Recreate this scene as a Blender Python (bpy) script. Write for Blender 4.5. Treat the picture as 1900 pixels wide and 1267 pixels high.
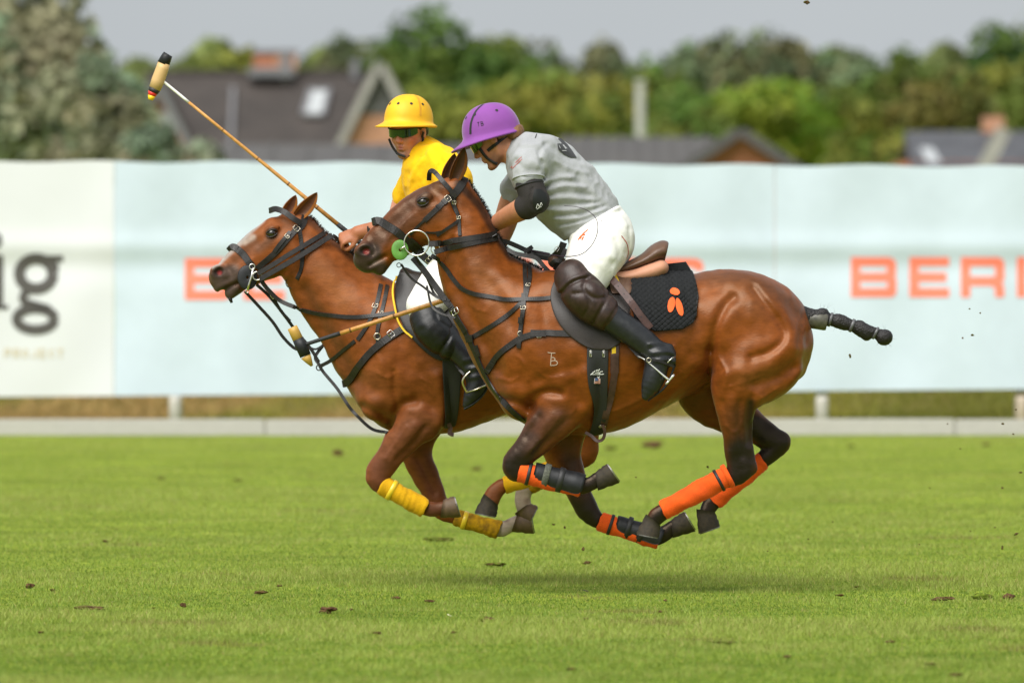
import bpy, bmesh, math, random, os
import numpy as np
from mathutils import Vector, Matrix
from mathutils.bvhtree import BVHTree
R = math.radians
random.seed(7); rng = np.random.default_rng(7)
scene = bpy.context.scene
for o in list(bpy.data.objects): bpy.data.objects.remove(o)
C = scene.collection

# ---------------------------------------------------------------- camera
# a 341 mm lens 45 m from the ponies, 1.5 m above the turf
FPX, DC, HC = 18000.0, 45.0, 1.5
cam = bpy.data.cameras.new('camera'); camo = bpy.data.objects.new('camera', cam); C.objects.link(camo)
camo.location = (0, -DC, HC); camo.rotation_euler = (R(90), 0, 0)
cam.sensor_width = 36.0; cam.lens = 36.0 * FPX / 1900.0
cam.shift_y = -(633.5 - 500.0) / 1900.0
cam.clip_start = 1.0; cam.clip_end = 4000.0
cam.dof.use_dof = True; cam.dof.focus_distance = 44.9; cam.dof.aperture_fstop = 4.4
scene.camera = camo

# ---------------------------------------------------------------- sky and sun
SUN_EL, SUN_AZ = 52.0, -28.0      # sun behind the camera's left shoulder
w = bpy.data.worlds.new('World'); scene.world = w; w.use_nodes = True
nt = w.node_tree; nt.nodes.clear()
out = nt.nodes.new('ShaderNodeOutputWorld'); bg = nt.nodes.new('ShaderNodeBackground')
sky = nt.nodes.new('ShaderNodeTexSky'); sky.sky_type = 'NISHITA'; sky.sun_disc = False
sky.sun_elevation = R(SUN_EL); sky.sun_rotation = R(180 - SUN_AZ); sky.dust_density = 4.0; sky.air_density = 1.4
hs = nt.nodes.new('ShaderNodeHueSaturation'); hs.inputs['Saturation'].default_value = 0.22
tcw = nt.nodes.new('ShaderNodeTexCoord'); nzw = nt.nodes.new('ShaderNodeTexNoise')
nzw.inputs['Scale'].default_value = 3.0; nzw.inputs['Detail'].default_value = 4.0
mpw = nt.nodes.new('ShaderNodeMapping'); mpw.inputs['Scale'].default_value = (1, 1, 2.5)
rmp = nt.nodes.new('ShaderNodeMapRange'); rmp.inputs[1].default_value = 0.3; rmp.inputs[2].default_value = 0.7
rmp.inputs[3].default_value = 0.86; rmp.inputs[4].default_value = 1.12
mul = nt.nodes.new('ShaderNodeMix'); mul.data_type = 'RGBA'; mul.blend_type = 'MULTIPLY'; mul.inputs[0].default_value = 1.0
flat = nt.nodes.new('ShaderNodeMix'); flat.data_type = 'RGBA'; flat.inputs[0].default_value = 0.65
flat.inputs[7].default_value = (5.35, 5.75, 6.05, 1)            # the even grey cloud cover
nt.links.new(tcw.outputs['Generated'], mpw.inputs[0]); nt.links.new(mpw.outputs[0], nzw.inputs['Vector'])
nt.links.new(nzw.outputs[0], rmp.inputs[0]); nt.links.new(sky.outputs[0], hs.inputs['Color'])
nt.links.new(hs.outputs[0], flat.inputs[6]); nt.links.new(flat.outputs[2], mul.inputs[6]); nt.links.new(rmp.outputs[0], mul.inputs[7])
nt.links.new(mul.outputs[2], bg.inputs[0]); nt.links.new(bg.outputs[0], out.inputs[0])
bg.inputs[1].default_value = 0.066
sun = bpy.data.lights.new('sun', 'SUN'); suno = bpy.data.objects.new('sun', sun); C.objects.link(suno)
sun.energy = 2.35; sun.angle = R(52); sun.color = (1.0, 0.97, 0.92)
sd = Vector((math.sin(R(SUN_AZ)) * math.cos(R(SUN_EL)), -math.cos(R(SUN_AZ)) * math.cos(R(SUN_EL)), math.sin(R(SUN_EL))))
suno.rotation_euler = (-sd).to_track_quat('-Z', 'Y').to_euler()
vs = scene.view_settings; vs.view_transform = 'Standard'; vs.look = 'None'; vs.gamma = 1.0; vs.use_curve_mapping = False
vs.exposure = 0.98
scene.cycles.use_denoising = True
scene.cycles.max_bounces = 6

# ---------------------------------------------------------------- units: one photograph pixel is 2.5 mm at the near pony
def S(Y=0.0): return FPX / (DC + Y)
def P(px, py, Y=0.0):
    s = S(Y); return ((px - 950.0) / s, Y, HC - (py - 500.0) / s)
def smooth01(x): x = np.clip(x, 0, 1); return x * x * (3 - 2 * x)

# ---------------------------------------------------------------- materials
def lin(h):
    h = h.lstrip('#'); v = [int(h[i:i + 2], 16) / 255 for i in (0, 2, 4)]
    return tuple((c / 12.92 if c <= .04045 else ((c + .055) / 1.055) ** 2.4) for c in v)
MATS = {}
def mat(name, col=(.5, .5, .5), rough=.6, spec=.5, metal=0.0, nscale=0.0, namt=0.0, bscale=0.0, bstr=0.0, bdist=0.002,
        attr=False, sheen=0.0, stretch=None, trans=0.0, two=None, stint=None, coat=0.0, sss=0.0, nscale2=0.0, namt2=0.0, rvar=0.0):
    if name in MATS: return MATS[name]
    m = bpy.data.materials.new(name); m.use_nodes = True; MATS[name] = m
    t = m.node_tree; b = t.nodes['Principled BSDF']; L = t.links.new
    b.inputs['Roughness'].default_value = rough; b.inputs['Metallic'].default_value = metal
    b.inputs['Specular IOR Level'].default_value = spec
    if stint: b.inputs['Specular Tint'].default_value = (*stint, 1)
    if sheen: b.inputs['Sheen Weight'].default_value = sheen; b.inputs['Sheen Roughness'].default_value = .4
    if coat: b.inputs['Coat Weight'].default_value = coat; b.inputs['Coat Roughness'].default_value = .15
    if sss:
        b.inputs['Subsurface Weight'].default_value = sss; b.inputs['Subsurface Radius'].default_value = (.012, .004, .002)
        b.inputs['Subsurface Scale'].default_value = 1.0
    tc = t.nodes.new('ShaderNodeTexCoord'); src = tc.outputs['Object']
    if stretch:
        mp = t.nodes.new('ShaderNodeMapping'); mp.inputs['Scale'].default_value = stretch; L(src, mp.inputs[0]); src = mp.outputs[0]
    if attr:
        a = t.nodes.new('ShaderNodeAttribute'); a.attribute_name = 'Col'; col_s = a.outputs['Color']
    else:
        rgb = t.nodes.new('ShaderNodeRGB'); rgb.outputs[0].default_value = (*col, 1); col_s = rgb.outputs[0]
    def noise(scale, detail=4.0):
        n = t.nodes.new('ShaderNodeTexNoise'); n.inputs['Scale'].default_value = scale; n.inputs['Detail'].default_value = detail
        L(src, n.inputs['Vector']); return n.outputs[0]
    def modulate(cs, fac, amt, two=None):
        mr = t.nodes.new('ShaderNodeMapRange'); mr.inputs[1].default_value = .3; mr.inputs[2].default_value = .7
        L(fac, mr.inputs[0])
        mx = t.nodes.new('ShaderNodeMix'); mx.data_type = 'RGBA'
        if two:
            mr.inputs[3].default_value = 0; mr.inputs[4].default_value = amt
            L(mr.outputs[0], mx.inputs[0]); L(cs, mx.inputs[6]); mx.inputs[7].default_value = (*two, 1)
        else:
            mx.blend_type = 'MULTIPLY'; mx.inputs[0].default_value = 1
            mr.inputs[3].default_value = 1 - amt; mr.inputs[4].default_value = 1 + amt
            L(cs, mx.inputs[6]); L(mr.outputs[0], mx.inputs[7])
        return mx.outputs[2]
    if namt: col_s = modulate(col_s, noise(nscale), namt, two)
    if namt2: col_s = modulate(col_s, noise(nscale2), namt2)
    L(col_s, b.inputs['Base Color'])
    if rvar:
        mr = t.nodes.new('ShaderNodeMapRange'); mr.inputs[3].default_value = rough - rvar; mr.inputs[4].default_value = rough + rvar
        L(noise(nscale2 or nscale or 20), mr.inputs[0]); L(mr.outputs[0], b.inputs['Roughness'])
    if bstr:
        bp = t.nodes.new('ShaderNodeBump'); bp.inputs['Strength'].default_value = bstr; bp.inputs['Distance'].default_value = bdist
        L(noise(bscale, 3.0), bp.inputs['Height']); L(bp.outputs[0], b.inputs['Normal'])
    if trans:
        tr = t.nodes.new('ShaderNodeBsdfTranslucent'); L(col_s, tr.inputs[0])
        ms = t.nodes.new('ShaderNodeMixShader'); ms.inputs[0].default_value = trans
        o_ = t.nodes['Material Output']; L(b.outputs[0], ms.inputs[1]); L(tr.outputs[0], ms.inputs[2]); L(ms.outputs[0], o_.inputs[0])
    return m

# ---------------------------------------------------------------- scene helpers
def tag(o, label=None, cat=None, group=None, kind=None):
    if label: o['label'] = label
    if cat: o['category'] = cat
    if group: o['group'] = group
    if kind: o['kind'] = kind
    return o
def empty(name, loc=(0, 0, 0), label=None, cat=None, group=None):
    o = bpy.data.objects.new(name, None); o.location = loc; C.objects.link(o); o.empty_display_size = .1
    return tag(o, label, cat, group)
def world_loc(o):
    v = Vector(o.location)
    while o.parent: o = o.parent; v += Vector(o.location)
    return v
def link_mesh(name, me, material, parent=None, smooth=True):
    """vertices come in world coordinates; the object keeps them relative to its parent's base"""
    o = bpy.data.objects.new(name, me); C.objects.link(o)
    if parent is not None:
        o.parent = parent; wl = world_loc(parent); me.transform(Matrix.Translation(-wl))
    if material: me.materials.append(material)
    if smooth: me.polygons.foreach_set('use_smooth', np.ones(len(me.polygons), dtype=bool))
    return o
def mesh(name, V, F, material=None, parent=None, smooth=True, col=None):
    me = bpy.data.meshes.new(name)
    V = np.asarray(V, dtype=np.float32)
    if isinstance(F, np.ndarray):
        n, k = F.shape
        me.vertices.add(len(V)); me.vertices.foreach_set('co', V.ravel())
        me.loops.add(n * k); me.loops.foreach_set('vertex_index', F.astype(np.int32).ravel())
        me.polygons.add(n); me.polygons.foreach_set('loop_start', np.arange(0, n * k, k, dtype=np.int32))
        me.update(calc_edges=True)
    else:
        me.from_pydata([tuple(map(float, v)) for v in V], [], [tuple(f) for f in F])
    if col is not None:
        a = me.color_attributes.new('Col', 'FLOAT_COLOR', 'POINT')
        c = np.ones((len(V), 4), dtype=np.float32); c[:, :3] = col; a.data.foreach_set('color', c.ravel())
    me.validate()
    return link_mesh(name, me, material, parent, smooth)
def centre_origin(o):
    """put a top-level single-mesh thing's origin at its own base"""
    me = o.data; n = len(me.vertices); v = np.empty(n * 3, dtype=np.float32); me.vertices.foreach_get('co', v); v = v.reshape(-1, 3)
    c = Vector(((v[:, 0].min() + v[:, 0].max()) / 2, (v[:, 1].min() + v[:, 1].max()) / 2, v[:, 2].min()))
    me.transform(Matrix.Translation(-c.to_3d())); o.location = c; return o
def boxv(c, d, rot=None):
    x, y, z = (d[0] / 2, d[1] / 2, d[2] / 2)
    V = [Vector((sx * x, sy * y, sz * z)) for sx in (-1, 1) for sy in (-1, 1) for sz in (-1, 1)]
    if rot is not None: V = [rot @ v for v in V]
    V = [v + Vector(c) for v in V]
    return V, [(0, 1, 3, 2), (4, 6, 7, 5), (0, 4, 5, 1), (2, 3, 7, 6), (0, 2, 6, 4), (1, 5, 7, 3)]
def join(*parts):
    V, F = [], []
    for v, f in parts:
        n = len(V); V += [tuple(x) for x in v]; F += [tuple(i + n for i in q) for q in f]
    return V, F
def box(name, c, d, material, parent=None, rot=None):
    V, F = boxv(c, d, rot); return mesh(name, V, F, material, parent, smooth=False)
def catmull(pts, step):
    pts = np.asarray(pts, dtype=float); n = len(pts); outp = []
    if n == 2:
        m = max(1, int(np.linalg.norm(pts[1, :3] - pts[0, :3]) / step)); return np.array([pts[0] + (pts[1] - pts[0]) * i / m for i in range(m + 1)])
    P_ = np.vstack([2 * pts[0] - pts[1], pts, 2 * pts[-1] - pts[-2]])
    for i in range(n - 1):
        p0, p1, p2, p3 = P_[i:i + 4]; m = max(1, int(np.ceil(np.linalg.norm(p2[:3] - p1[:3]) / step)))
        for j in range(m):
            t = j / m
            outp.append(.5 * ((2 * p1) + (p2 - p0) * t + (2 * p0 - 5 * p1 + 4 * p2 - p3) * t * t + (3 * p1 - p0 - 3 * p2 + p3) * t ** 3))
    outp.append(pts[-1]); return np.array(outp)
def tube(pts, radii, seg=10, flat=None, caps=True, step=None, ups=None):
    """tube along points; flat=(wide,thin) gives an elliptical cross-section, 'ups' the wide direction"""
    A = np.array([list(p) + [r] for p, r in zip(pts, radii if hasattr(radii, '__len__') else [radii] * len(pts))], dtype=float)
    if step: A = catmull(A, step)
    n = len(A); V = []; T = np.gradient(A[:, :3], axis=0); T /= np.linalg.norm(T, axis=1)[:, None] + 1e-9
    u = np.array(ups if ups is not None else (0, 1, 0), dtype=float)
    for i in range(n):
        t = T[i]; a = u - t * np.dot(u, t)
        if np.linalg.norm(a) < 1e-3: a = np.cross(t, (1, 0, .3))
        a /= np.linalg.norm(a); b = np.cross(t, a); u = a if ups is None else u
        fa, fb = flat or (1, 1)
        for j in range(seg):
            an = 2 * math.pi * j / seg
            V.append(A[i, :3] + A[i, 3] * (fa * math.cos(an) * a + fb * math.sin(an) * b))
    F = [(i * seg + j, i * seg + (j + 1) % seg, (i + 1) * seg + (j + 1) % seg, (i + 1) * seg + j) for i in range(n - 1) for j in range(seg)]
    if caps: F += [tuple(range(seg))[::-1], tuple(range((n - 1) * seg, n * seg))]
    return V, F
def torus(c, n, rad, r, seg=28, ring=8, a0=0, a1=360, sx=1.0):
    """ring of radius rad with wire radius r, axis n"""
    n = Vector(n).normalized(); a = n.orthogonal().normalized()
    z = Vector((0, 0, 1)); a = (z - n * z.dot(n)).normalized() if abs(n.z) < .95 else a
    b = n.cross(a); full = abs(a1 - a0) >= 360; k = seg if full else seg + 1
    pts = [Vector(c) + rad * (a * math.cos(t) + b * math.sin(t) * sx) for t in [R(a0 + (a1 - a0) * i / seg) for i in range(k)]]
    V = []
    for i, p in enumerate(pts):
        rd = (p - Vector(c)).normalized()
        for j in range(ring):
            an = 2 * math.pi * j / ring; V.append(p + r * (rd * math.cos(an) + n * math.sin(an)))
    F = [(i * ring + j, i * ring + (j + 1) % ring, ((i + 1) % k) * ring + (j + 1) % ring, ((i + 1) % k) * ring + j)
         for i in range(k if full else k - 1) for j in range(ring)]
    return V, F

# ---------------------------------------------------------------- signed distance modelling: bodies and clothing as one continuous skin
class Field:
    def __init__(s, lo, hi, h):
        s.h = h; s.lo = np.array(lo, dtype=float); n = np.ceil((np.array(hi) - s.lo) / h).astype(int) + 1
        s.ax = [(s.lo[i] + h * np.arange(n[i])).astype(np.float32) for i in range(3)]
        s.f = np.full(n, .25, dtype=np.float32)
    def sl(s, lo, hi):
        r = []
        for i in range(3):
            a = int(np.clip(np.floor((lo[i] - s.lo[i]) / s.h), 0, len(s.ax[i]) - 1)); b = int(np.clip(np.ceil((hi[i] - s.lo[i]) / s.h) + 1, a + 1, len(s.ax[i])))
            r.append(slice(a, b))
        return tuple(r)
    def grid(s, q): return s.ax[0][q[0]][:, None, None], s.ax[1][q[1]][None, :, None], s.ax[2][q[2]][None, None, :]
    @staticmethod
    def smin(a, b, k):
        if k <= 0: return np.minimum(a, b)
        h = np.maximum(k - np.abs(a - b), 0) / k; return np.minimum(a, b) - h * h * (k * .25)
    def put(s, q, d, k, op):
        if op == 'add': s.f[q] = s.smin(s.f[q], d, k)
        else: s.f[q] = -s.smin(-s.f[q], d, k)
    def chainE(s, pts, k=.03, op='add', step=.03, grow=0.0):
        """swept ellipse: pts (x,y,z,ra in the side plane,rb across)"""
        A = catmull(pts, step); A[:, 3:5] += grow; pad = A[:, 3:5].max() + k + .03
        lo = A[:, :3].min(0) - pad; hi = A[:, :3].max(0) + pad; q = s.sl(lo, hi)
        tmp = np.full(s.f[q].shape, .25, dtype=np.float32); o = np.array([q[i].start for i in range(3)])
        for i in range(len(A) - 1):
            a, b = A[i], A[i + 1]; r = max(a[3], b[3]) + k + .03; rl = max(a[4], b[4]) + k + .03
            l2 = [min(a[0], b[0]) - r, min(a[1], b[1]) - rl, min(a[2], b[2]) - r]; h2 = [max(a[0], b[0]) + r, max(a[1], b[1]) + rl, max(a[2], b[2]) + r]
            qq = s.sl(l2, h2); X, Y, Z = s.grid(qq); dx, dz = b[0] - a[0], b[2] - a[2]; L2 = dx * dx + dz * dz + 1e-9
            t = np.clip(((X - a[0]) * dx + (Z - a[2]) * dz) / L2, 0, 1)
            din2 = (X - a[0] - t * dx) ** 2 + (Z - a[2] - t * dz) ** 2
            ra = a[3] + t * (b[3] - a[3]); rb = a[4] + t * (b[4] - a[4]); dl2 = (Y - (a[1] + t * (b[1] - a[1]))) ** 2
            ia, ib = 1 / ra ** 2, 1 / rb ** 2
            k0 = np.sqrt(din2 * ia + dl2 * ib) + 1e-6; k1 = np.sqrt(din2 * ia * ia + dl2 * ib * ib) + 1e-6
            d = (k0 * (k0 - 1) / k1).astype(np.float32)
            ql = tuple(slice(qq[j].start - o[j], qq[j].stop - o[j]) for j in range(3)); ok = all(x.start >= 0 for x in ql)
            if not ok: ql = tuple(slice(max(0, x.start), x.stop) for x in ql)
            sub = tmp[ql]; d = d[tuple(slice(d.shape[j] - sub.shape[j] if not ok else 0, None) for j in range(3))][:sub.shape[0], :sub.shape[1], :sub.shape[2]]
            np.minimum(sub, d, out=tmp[ql])
        s.put(q, tmp, k, op)
    def chain3(s, pts, k=.02, op='add', step=.03, grow=0.0):
        A = catmull(pts, step); A[:, 3] += grow; pad = A[:, 3].max() + k + .02
        q = s.sl(A[:, :3].min(0) - pad, A[:, :3].max(0) + pad); tmp = np.full(s.f[q].shape, .25, dtype=np.float32); X, Y, Z = s.grid(q)
        for i in range(len(A) - 1):
            a, b = A[i], A[i + 1]; d = b[:3] - a[:3]; L2 = float(d @ d) + 1e-9
            t = np.clip(((X - a[0]) * d[0] + (Y - a[1]) * d[1] + (Z - a[2]) * d[2]) / L2, 0, 1)
            dd = np.sqrt((X - a[0] - t * d[0]) ** 2 + (Y - a[1] - t * d[1]) ** 2 + (Z - a[2] - t * d[2]) ** 2) - (a[3] + t * (b[3] - a[3]))
            np.minimum(tmp, dd, out=tmp)
        s.put(q, tmp, k, op)
    def ell(s, c, r, M=None, k=.02, op='add'):
        pad = max(r) + k + .02; q = s.sl(np.array(c) - pad, np.array(c) + pad); X, Y, Z = s.grid(q); X, Y, Z = X - c[0], Y - c[1], Z - c[2]
        if M is None: M = np.eye(3)
        M = np.asarray(M); u = [M[0, j] * X + M[1, j] * Y + M[2, j] * Z for j in range(3)]
        k0 = np.sqrt(sum((u[j] / r[j]) ** 2 for j in range(3))) + 1e-6; k1 = np.sqrt(sum((u[j] / r[j] ** 2) ** 2 for j in range(3))) + 1e-6
        s.put(q, (k0 * (k0 - 1) / k1).astype(np.float32), k, op)
    def stroke(s, pts, w, amp, side=0, yc=0.0):
        """sculpting stroke seen from the side: pts (x,z), width w, amp>0 raises; side -1 camera side, +1 far side, 0 both"""
        pts = np.asarray(pts, dtype=float); pts = catmull(np.c_[pts[:, 0], np.zeros(len(pts)), pts[:, 1]], max(w * .7, .008))[:, [0, 2]] if len(pts) > 1 else pts
        lo = pts.min(0) - 2.4 * w; hi = pts.max(0) + 2.4 * w
        q = s.sl((lo[0], -99, lo[1]), (hi[0], 99, hi[1])); X, Y, Z = s.grid(q); X2, Z2 = X[:, 0, :], Z[:, 0, :]; d2 = None
        P_ = pts if len(pts) > 1 else np.vstack([pts, pts + 1e-4])
        for a, b in zip(P_[:-1], P_[1:]):
            e = b - a; t = np.clip(((X2 - a[0]) * e[0] + (Z2 - a[1]) * e[1]) / (e @ e + 1e-12), 0, 1)
            dd = (X2 - a[0] - t * e[0]) ** 2 + (Z2 - a[1] - t * e[1]) ** 2; d2 = dd if d2 is None else np.minimum(d2, dd)
        g = (amp * np.exp(-d2 / (w * w)))[:, None, :]
        if side: g = g * smooth01(((Y - yc) * side) / .05 + .2)
        s.f[q] -= g.astype(np.float32)
    def disp(s, fn):
        q = tuple(slice(0, n) for n in s.f.shape); s.f += fn(*s.grid(q)).astype(np.float32)
    def extract(s):
        f = s.f; ins = f < 0; n = f.shape
        cnt = np.zeros(tuple(d - 1 for d in n), dtype=np.int8)
        for i in (0, 1):
            for j in (0, 1):
                for k in (0, 1): cnt += ins[i:n[0] - 1 + i, j:n[1] - 1 + j, k:n[2] - 1 + k]
        cells = np.argwhere((cnt > 0) & (cnt < 8)); idx = -np.ones(cnt.shape, dtype=np.int64); idx[tuple(cells.T)] = np.arange(len(cells))
        acc = np.zeros((len(cells), 3)); num = np.zeros(len(cells))
        cor = [(i, j, k) for i in (0, 1) for j in (0, 1) for k in (0, 1)]
        val = {c: f[cells[:, 0] + c[0], cells[:, 1] + c[1], cells[:, 2] + c[2]] for c in cor}
        for c in cor:
            for ax in range(3):
                if c[ax] == 0:
                    d = list(c); d[ax] = 1; d = tuple(d); a, b = val[c], val[d]; m = (a < 0) != (b < 0)
                    t = np.where(m, a / np.where(m, a - b, 1), 0); p = np.array(c, dtype=float)[None].repeat(len(cells), 0); p[:, ax] = t
                    acc += p * m[:, None]; num += m
        V = s.lo + (cells + acc / num[:, None]) * s.h; Fs = []
        for ax in range(3):
            a1, a2 = (ax + 1) % 3, (ax + 2) % 3
            sl0 = [slice(1, -1)] * 3; sl0[ax] = slice(0, -1); sl1 = [slice(1, -1)] * 3; sl1[ax] = slice(1, None)
            A, B = ins[tuple(sl0)], ins[tuple(sl1)]; e = np.argwhere(A != B)
            if not len(e): continue
            flip = A[tuple(e.T)]; off = np.ones(3, dtype=int); off[ax] = 0; e = e + off
            def cell(d1, d2):
                x = e.copy(); x[:, a1] -= d1; x[:, a2] -= d2; return idx[tuple(x.T)]
            qd = np.stack([cell(1, 1), cell(0, 1), cell(0, 0), cell(1, 0)], 1); qd[~flip] = qd[~flip][:, ::-1]; Fs.append(qd)
        return V, np.vstack(Fs)
def relax(V, F, it=1, lam=.5):
    E = np.vstack([F[:, [0, 1]], F[:, [1, 2]], F[:, [2, 3]], F[:, [3, 0]]])
    for _ in range(it):
        acc = np.zeros_like(V); deg = np.zeros(len(V))
        for ax in range(3): acc[:, ax] = np.bincount(E[:, 0], V[E[:, 1], ax], len(V)) + np.bincount(E[:, 1], V[E[:, 0], ax], len(V))
        deg = np.bincount(E[:, 0], minlength=len(V)) + np.bincount(E[:, 1], minlength=len(V))
        V = V + lam * (acc / deg[:, None] - V)
    return V
def paint(V, col, pts, w, c, a=1.0, soft=.5, ymin=-99, ymax=99):
    """colour the coat near a polyline given as (x,z[,w]) in the side plane"""
    pts = np.asarray(pts, dtype=float); x, z = V[:, 0], V[:, 2]; best = np.full(len(V), 9.0)
    ws = pts[:, 2] if pts.shape[1] > 2 else np.full(len(pts), w)
    if len(pts) == 1: pts = np.vstack([pts, pts + 1e-5]); ws = np.r_[ws, ws]
    for i in range(len(pts) - 1):
        p, e = pts[i, :2], pts[i + 1, :2] - pts[i, :2]; t = np.clip(((x - p[0]) * e[0] + (z - p[1]) * e[1]) / (e @ e + 1e-12), 0, 1)
        d = np.hypot(x - p[0] - t * e[0], z - p[1] - t * e[1]) / (ws[i] + t * (ws[i + 1] - ws[i])); best = np.minimum(best, d)
    m = a * smooth01((1 - best) / soft) * ((V[:, 1] >= ymin) & (V[:, 1] <= ymax)); return col + (np.array(c) - col) * m[:, None]
def rnoise(seed, kmin, kmax, n=12, stretch=(1, 1, 1)):
    rg = np.random.default_rng(seed); K = rg.normal(size=(n, 3)); K /= np.linalg.norm(K, axis=1)[:, None]; K *= rg.uniform(kmin, kmax, n)[:, None] * np.array(stretch); ph = rg.uniform(0, 6.28, n)
    def fn(X, Y, Z):
        w_ = .9 * np.sin(X * 17 + Z * 11 + Y * 13 + ph[0]); r = 0
        for k, p in zip(K, ph): r = r + np.sin(k[0] * X + k[1] * Y + k[2] * Z + p + w_ * (1 + p * .1))
        return r / math.sqrt(n)
    return fn
def folds(seed, amp, kmin=35, kmax=80, stretch=(1, 1, 1)):
    a = rnoise(seed, kmin, kmax, 9, stretch)
    return lambda X, Y, Z: amp * (np.abs(a(X, Y, Z)) - .6)
# ================================================================ SETTING
def bnoise(seed, n=10, k0=.3, k1=2.0):
    rg = np.random.default_rng(seed); K = rg.normal(size=(n, 2)); K /= np.linalg.norm(K, axis=1)[:, None]; K *= rg.uniform(k0, k1, n)[:, None]; ph = rg.uniform(0, 6.28, n)
    return lambda x, y: sum(np.sin(K[i, 0] * x + K[i, 1] * y + ph[i]) for i in range(n)) / math.sqrt(n / 2)
turfm = mat('turf', (.19, .24, .025), rough=.9, spec=.1, nscale=.8, namt=.22, nscale2=14, namt2=.3, bscale=60, bstr=.5, bdist=.02)
tag(mesh('ground', [(-1500, -60, 0), (1500, -60, 0), (1500, 3200, 0), (-1500, 3200, 0)], [(0, 1, 2, 3)], turfm, smooth=False), kind='structure')
# mown grass: blades with their own colour, thick in the foreground
bladem = mat('grass_blades', attr=True, rough=.55, spec=.25, trans=.28)
def blades(name, x, y, hgt, wid, cols, lean=.6, z0=None):
    n = len(x); a = rng.uniform(0, 2 * np.pi, n); d = np.stack([np.cos(a), np.sin(a)], 1) * (wid / 2)[:, None]; l = rng.normal(0, lean, (n, 2)) * hgt[:, None]
    V = np.zeros((n, 3, 3), dtype=np.float32); z0 = np.zeros(n) if z0 is None else z0
    V[:, 0, 0] = x - d[:, 0]; V[:, 0, 1] = y - d[:, 1]; V[:, 1, 0] = x + d[:, 0]; V[:, 1, 1] = y + d[:, 1]; V[:, 0, 2] = V[:, 1, 2] = z0 - .004
    V[:, 2, 0] = x + l[:, 0]; V[:, 2, 1] = y + l[:, 1]; V[:, 2, 2] = z0 + hgt
    o = mesh(name, V.reshape(-1, 3), np.arange(3 * n).reshape(-1, 3), bladem, smooth=False, col=np.repeat(cols, 3, 0)); return tag(o, kind='stuff')
n = 860000
yy = HC * FPX / (rng.uniform(801, 1300, n) - 500) - DC; xx = rng.uniform(-.085, .085, n) * (DC + yy)
n1, n2, n3, n4 = bnoise(1, 12, .25, 1.1), bnoise(2, 12, 1.5, 5), bnoise(3, 14, 6, 22), bnoise(4, 10, .08, .3)
tone = .62 * n1(xx * .6, yy) + .50 * n2(xx, yy) + .55 * n3(xx, yy) + .35 * n4(xx * .3, yy); u = rng.random(n)
cg = np.array([.158, .252, .029]); cy = np.array([.29, .355, .070]); cd = np.array([.080, .155, .015]); cb = np.array([.40, .33, .13])
cols = cg + (cy - cg) * smooth01(.5 + .50 * tone)[:, None]; cols += (cd - cols) * (smooth01(-.15 - .55 * tone) * .75)[:, None]; cols += (cb - cols) * ((u < .05 + .05 * smooth01(tone)) * .8)[:, None]; n5, n6 = bnoise(5, 16, 2.5, 9), bnoise(6, 12, .5, 1.6); spot = smooth01((n5(xx, yy * .8) - 1.75) * 1.6) + .5 * smooth01((n6(xx, yy * .5) - 1.5) * 1.2); cols += (np.array([.21, .165, .06]) - cols) * (np.clip(spot, 0, 1) * .6)[:, None]; cols *= rng.uniform(.80, 1.2, n)[:, None]
blades('grass', xx, yy, rng.uniform(.008, .024, n) * (1 + .5 * np.clip(tone, -1, 1)), rng.uniform(.003, .006, n), cols)
# low white side boards along the edge of the field
boardm = mat('weathered_white_board', (.44, .425, .40), rough=.7, nscale=3, namt=.3, two=(.36, .34, .31), nscale2=30, namt2=.10, stretch=(1, 1, 6), bscale=20, bstr=.2)
YB = 42.7; sb = empty('side_board', (0, YB, 0), 'low weathered white side board along the edge of the grass field', 'side board')
for k in range(-5, 6):
    x0 = P(492 + k * 640, 0, YB)[0]; L = 640 / S(YB); bo = box('board', (x0 + L / 2, YB + random.uniform(-.006, .006), .073 + random.uniform(-.004, .004)), (L - .012, .03, .150), boardm, sb); bv_ = bo.modifiers.new('bevel', 'BEVEL'); bv_.width = .006
    box('peg', (x0 + .02, YB + .035, .055), (.05, .04, .11), boardm, sb)
# grassy bank behind the boards
bankm = mat('bank_turf', (.10, .10, .022), rough=.95, spec=.1, nscale=1.2, namt=.5, two=(.20, .13, .05), bscale=10, bstr=.4, bdist=.05)
xs = np.linspace(-40, 40, 110); ys = np.array([45.5, 46.5, 47.6, 48.8, 50.0, 51.5, 53.5, 56]); zs = np.array([-.02, .03, .10, .22, .40, .62, .80, .86]); bz = bnoise(12, 8, .5, 2)
V = [(x, y, z + .03 * float(bz(x, y)) * (z > 0)) for y, z in zip(ys, zs) for x in xs] + [(x, 72, -.1) for x in xs]; nx = len(xs)
tag(mesh('bank', V, [(i * nx + j, i * nx + j + 1, (i + 1) * nx + j + 1, (i + 1) * nx + j) for i in range(8) for j in range(nx - 1)], bankm), kind='structure')
n = 60000; bx = rng.uniform(-9, 9, n); by = rng.uniform(45.5, 51.5, n); bzz = np.interp(by, ys, zs) + .03 * bz(bx, by); nb = bnoise(13, 12, .9, 3.2); t = nb(bx - by * .4, by * .5) - .10 * bx / 3
c1, c2, c3 = np.array([.42, .28, .10]), np.array([.27, .26, .035]), np.array([.15, .165, .02]); cols = c2 + (c1 - c2) * smooth01(.35 + .7 * t - .07 * bx)[:, None]; cols += (c3 - cols) * (smooth01(-.3 - t) * .8)[:, None]; cols *= rng.uniform(.7, 1.25, n)[:, None]
blades('bank_grass', bx, by, rng.uniform(.05, .13, n), rng.uniform(.008, .016, n), cols, .7, bzz)
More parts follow.
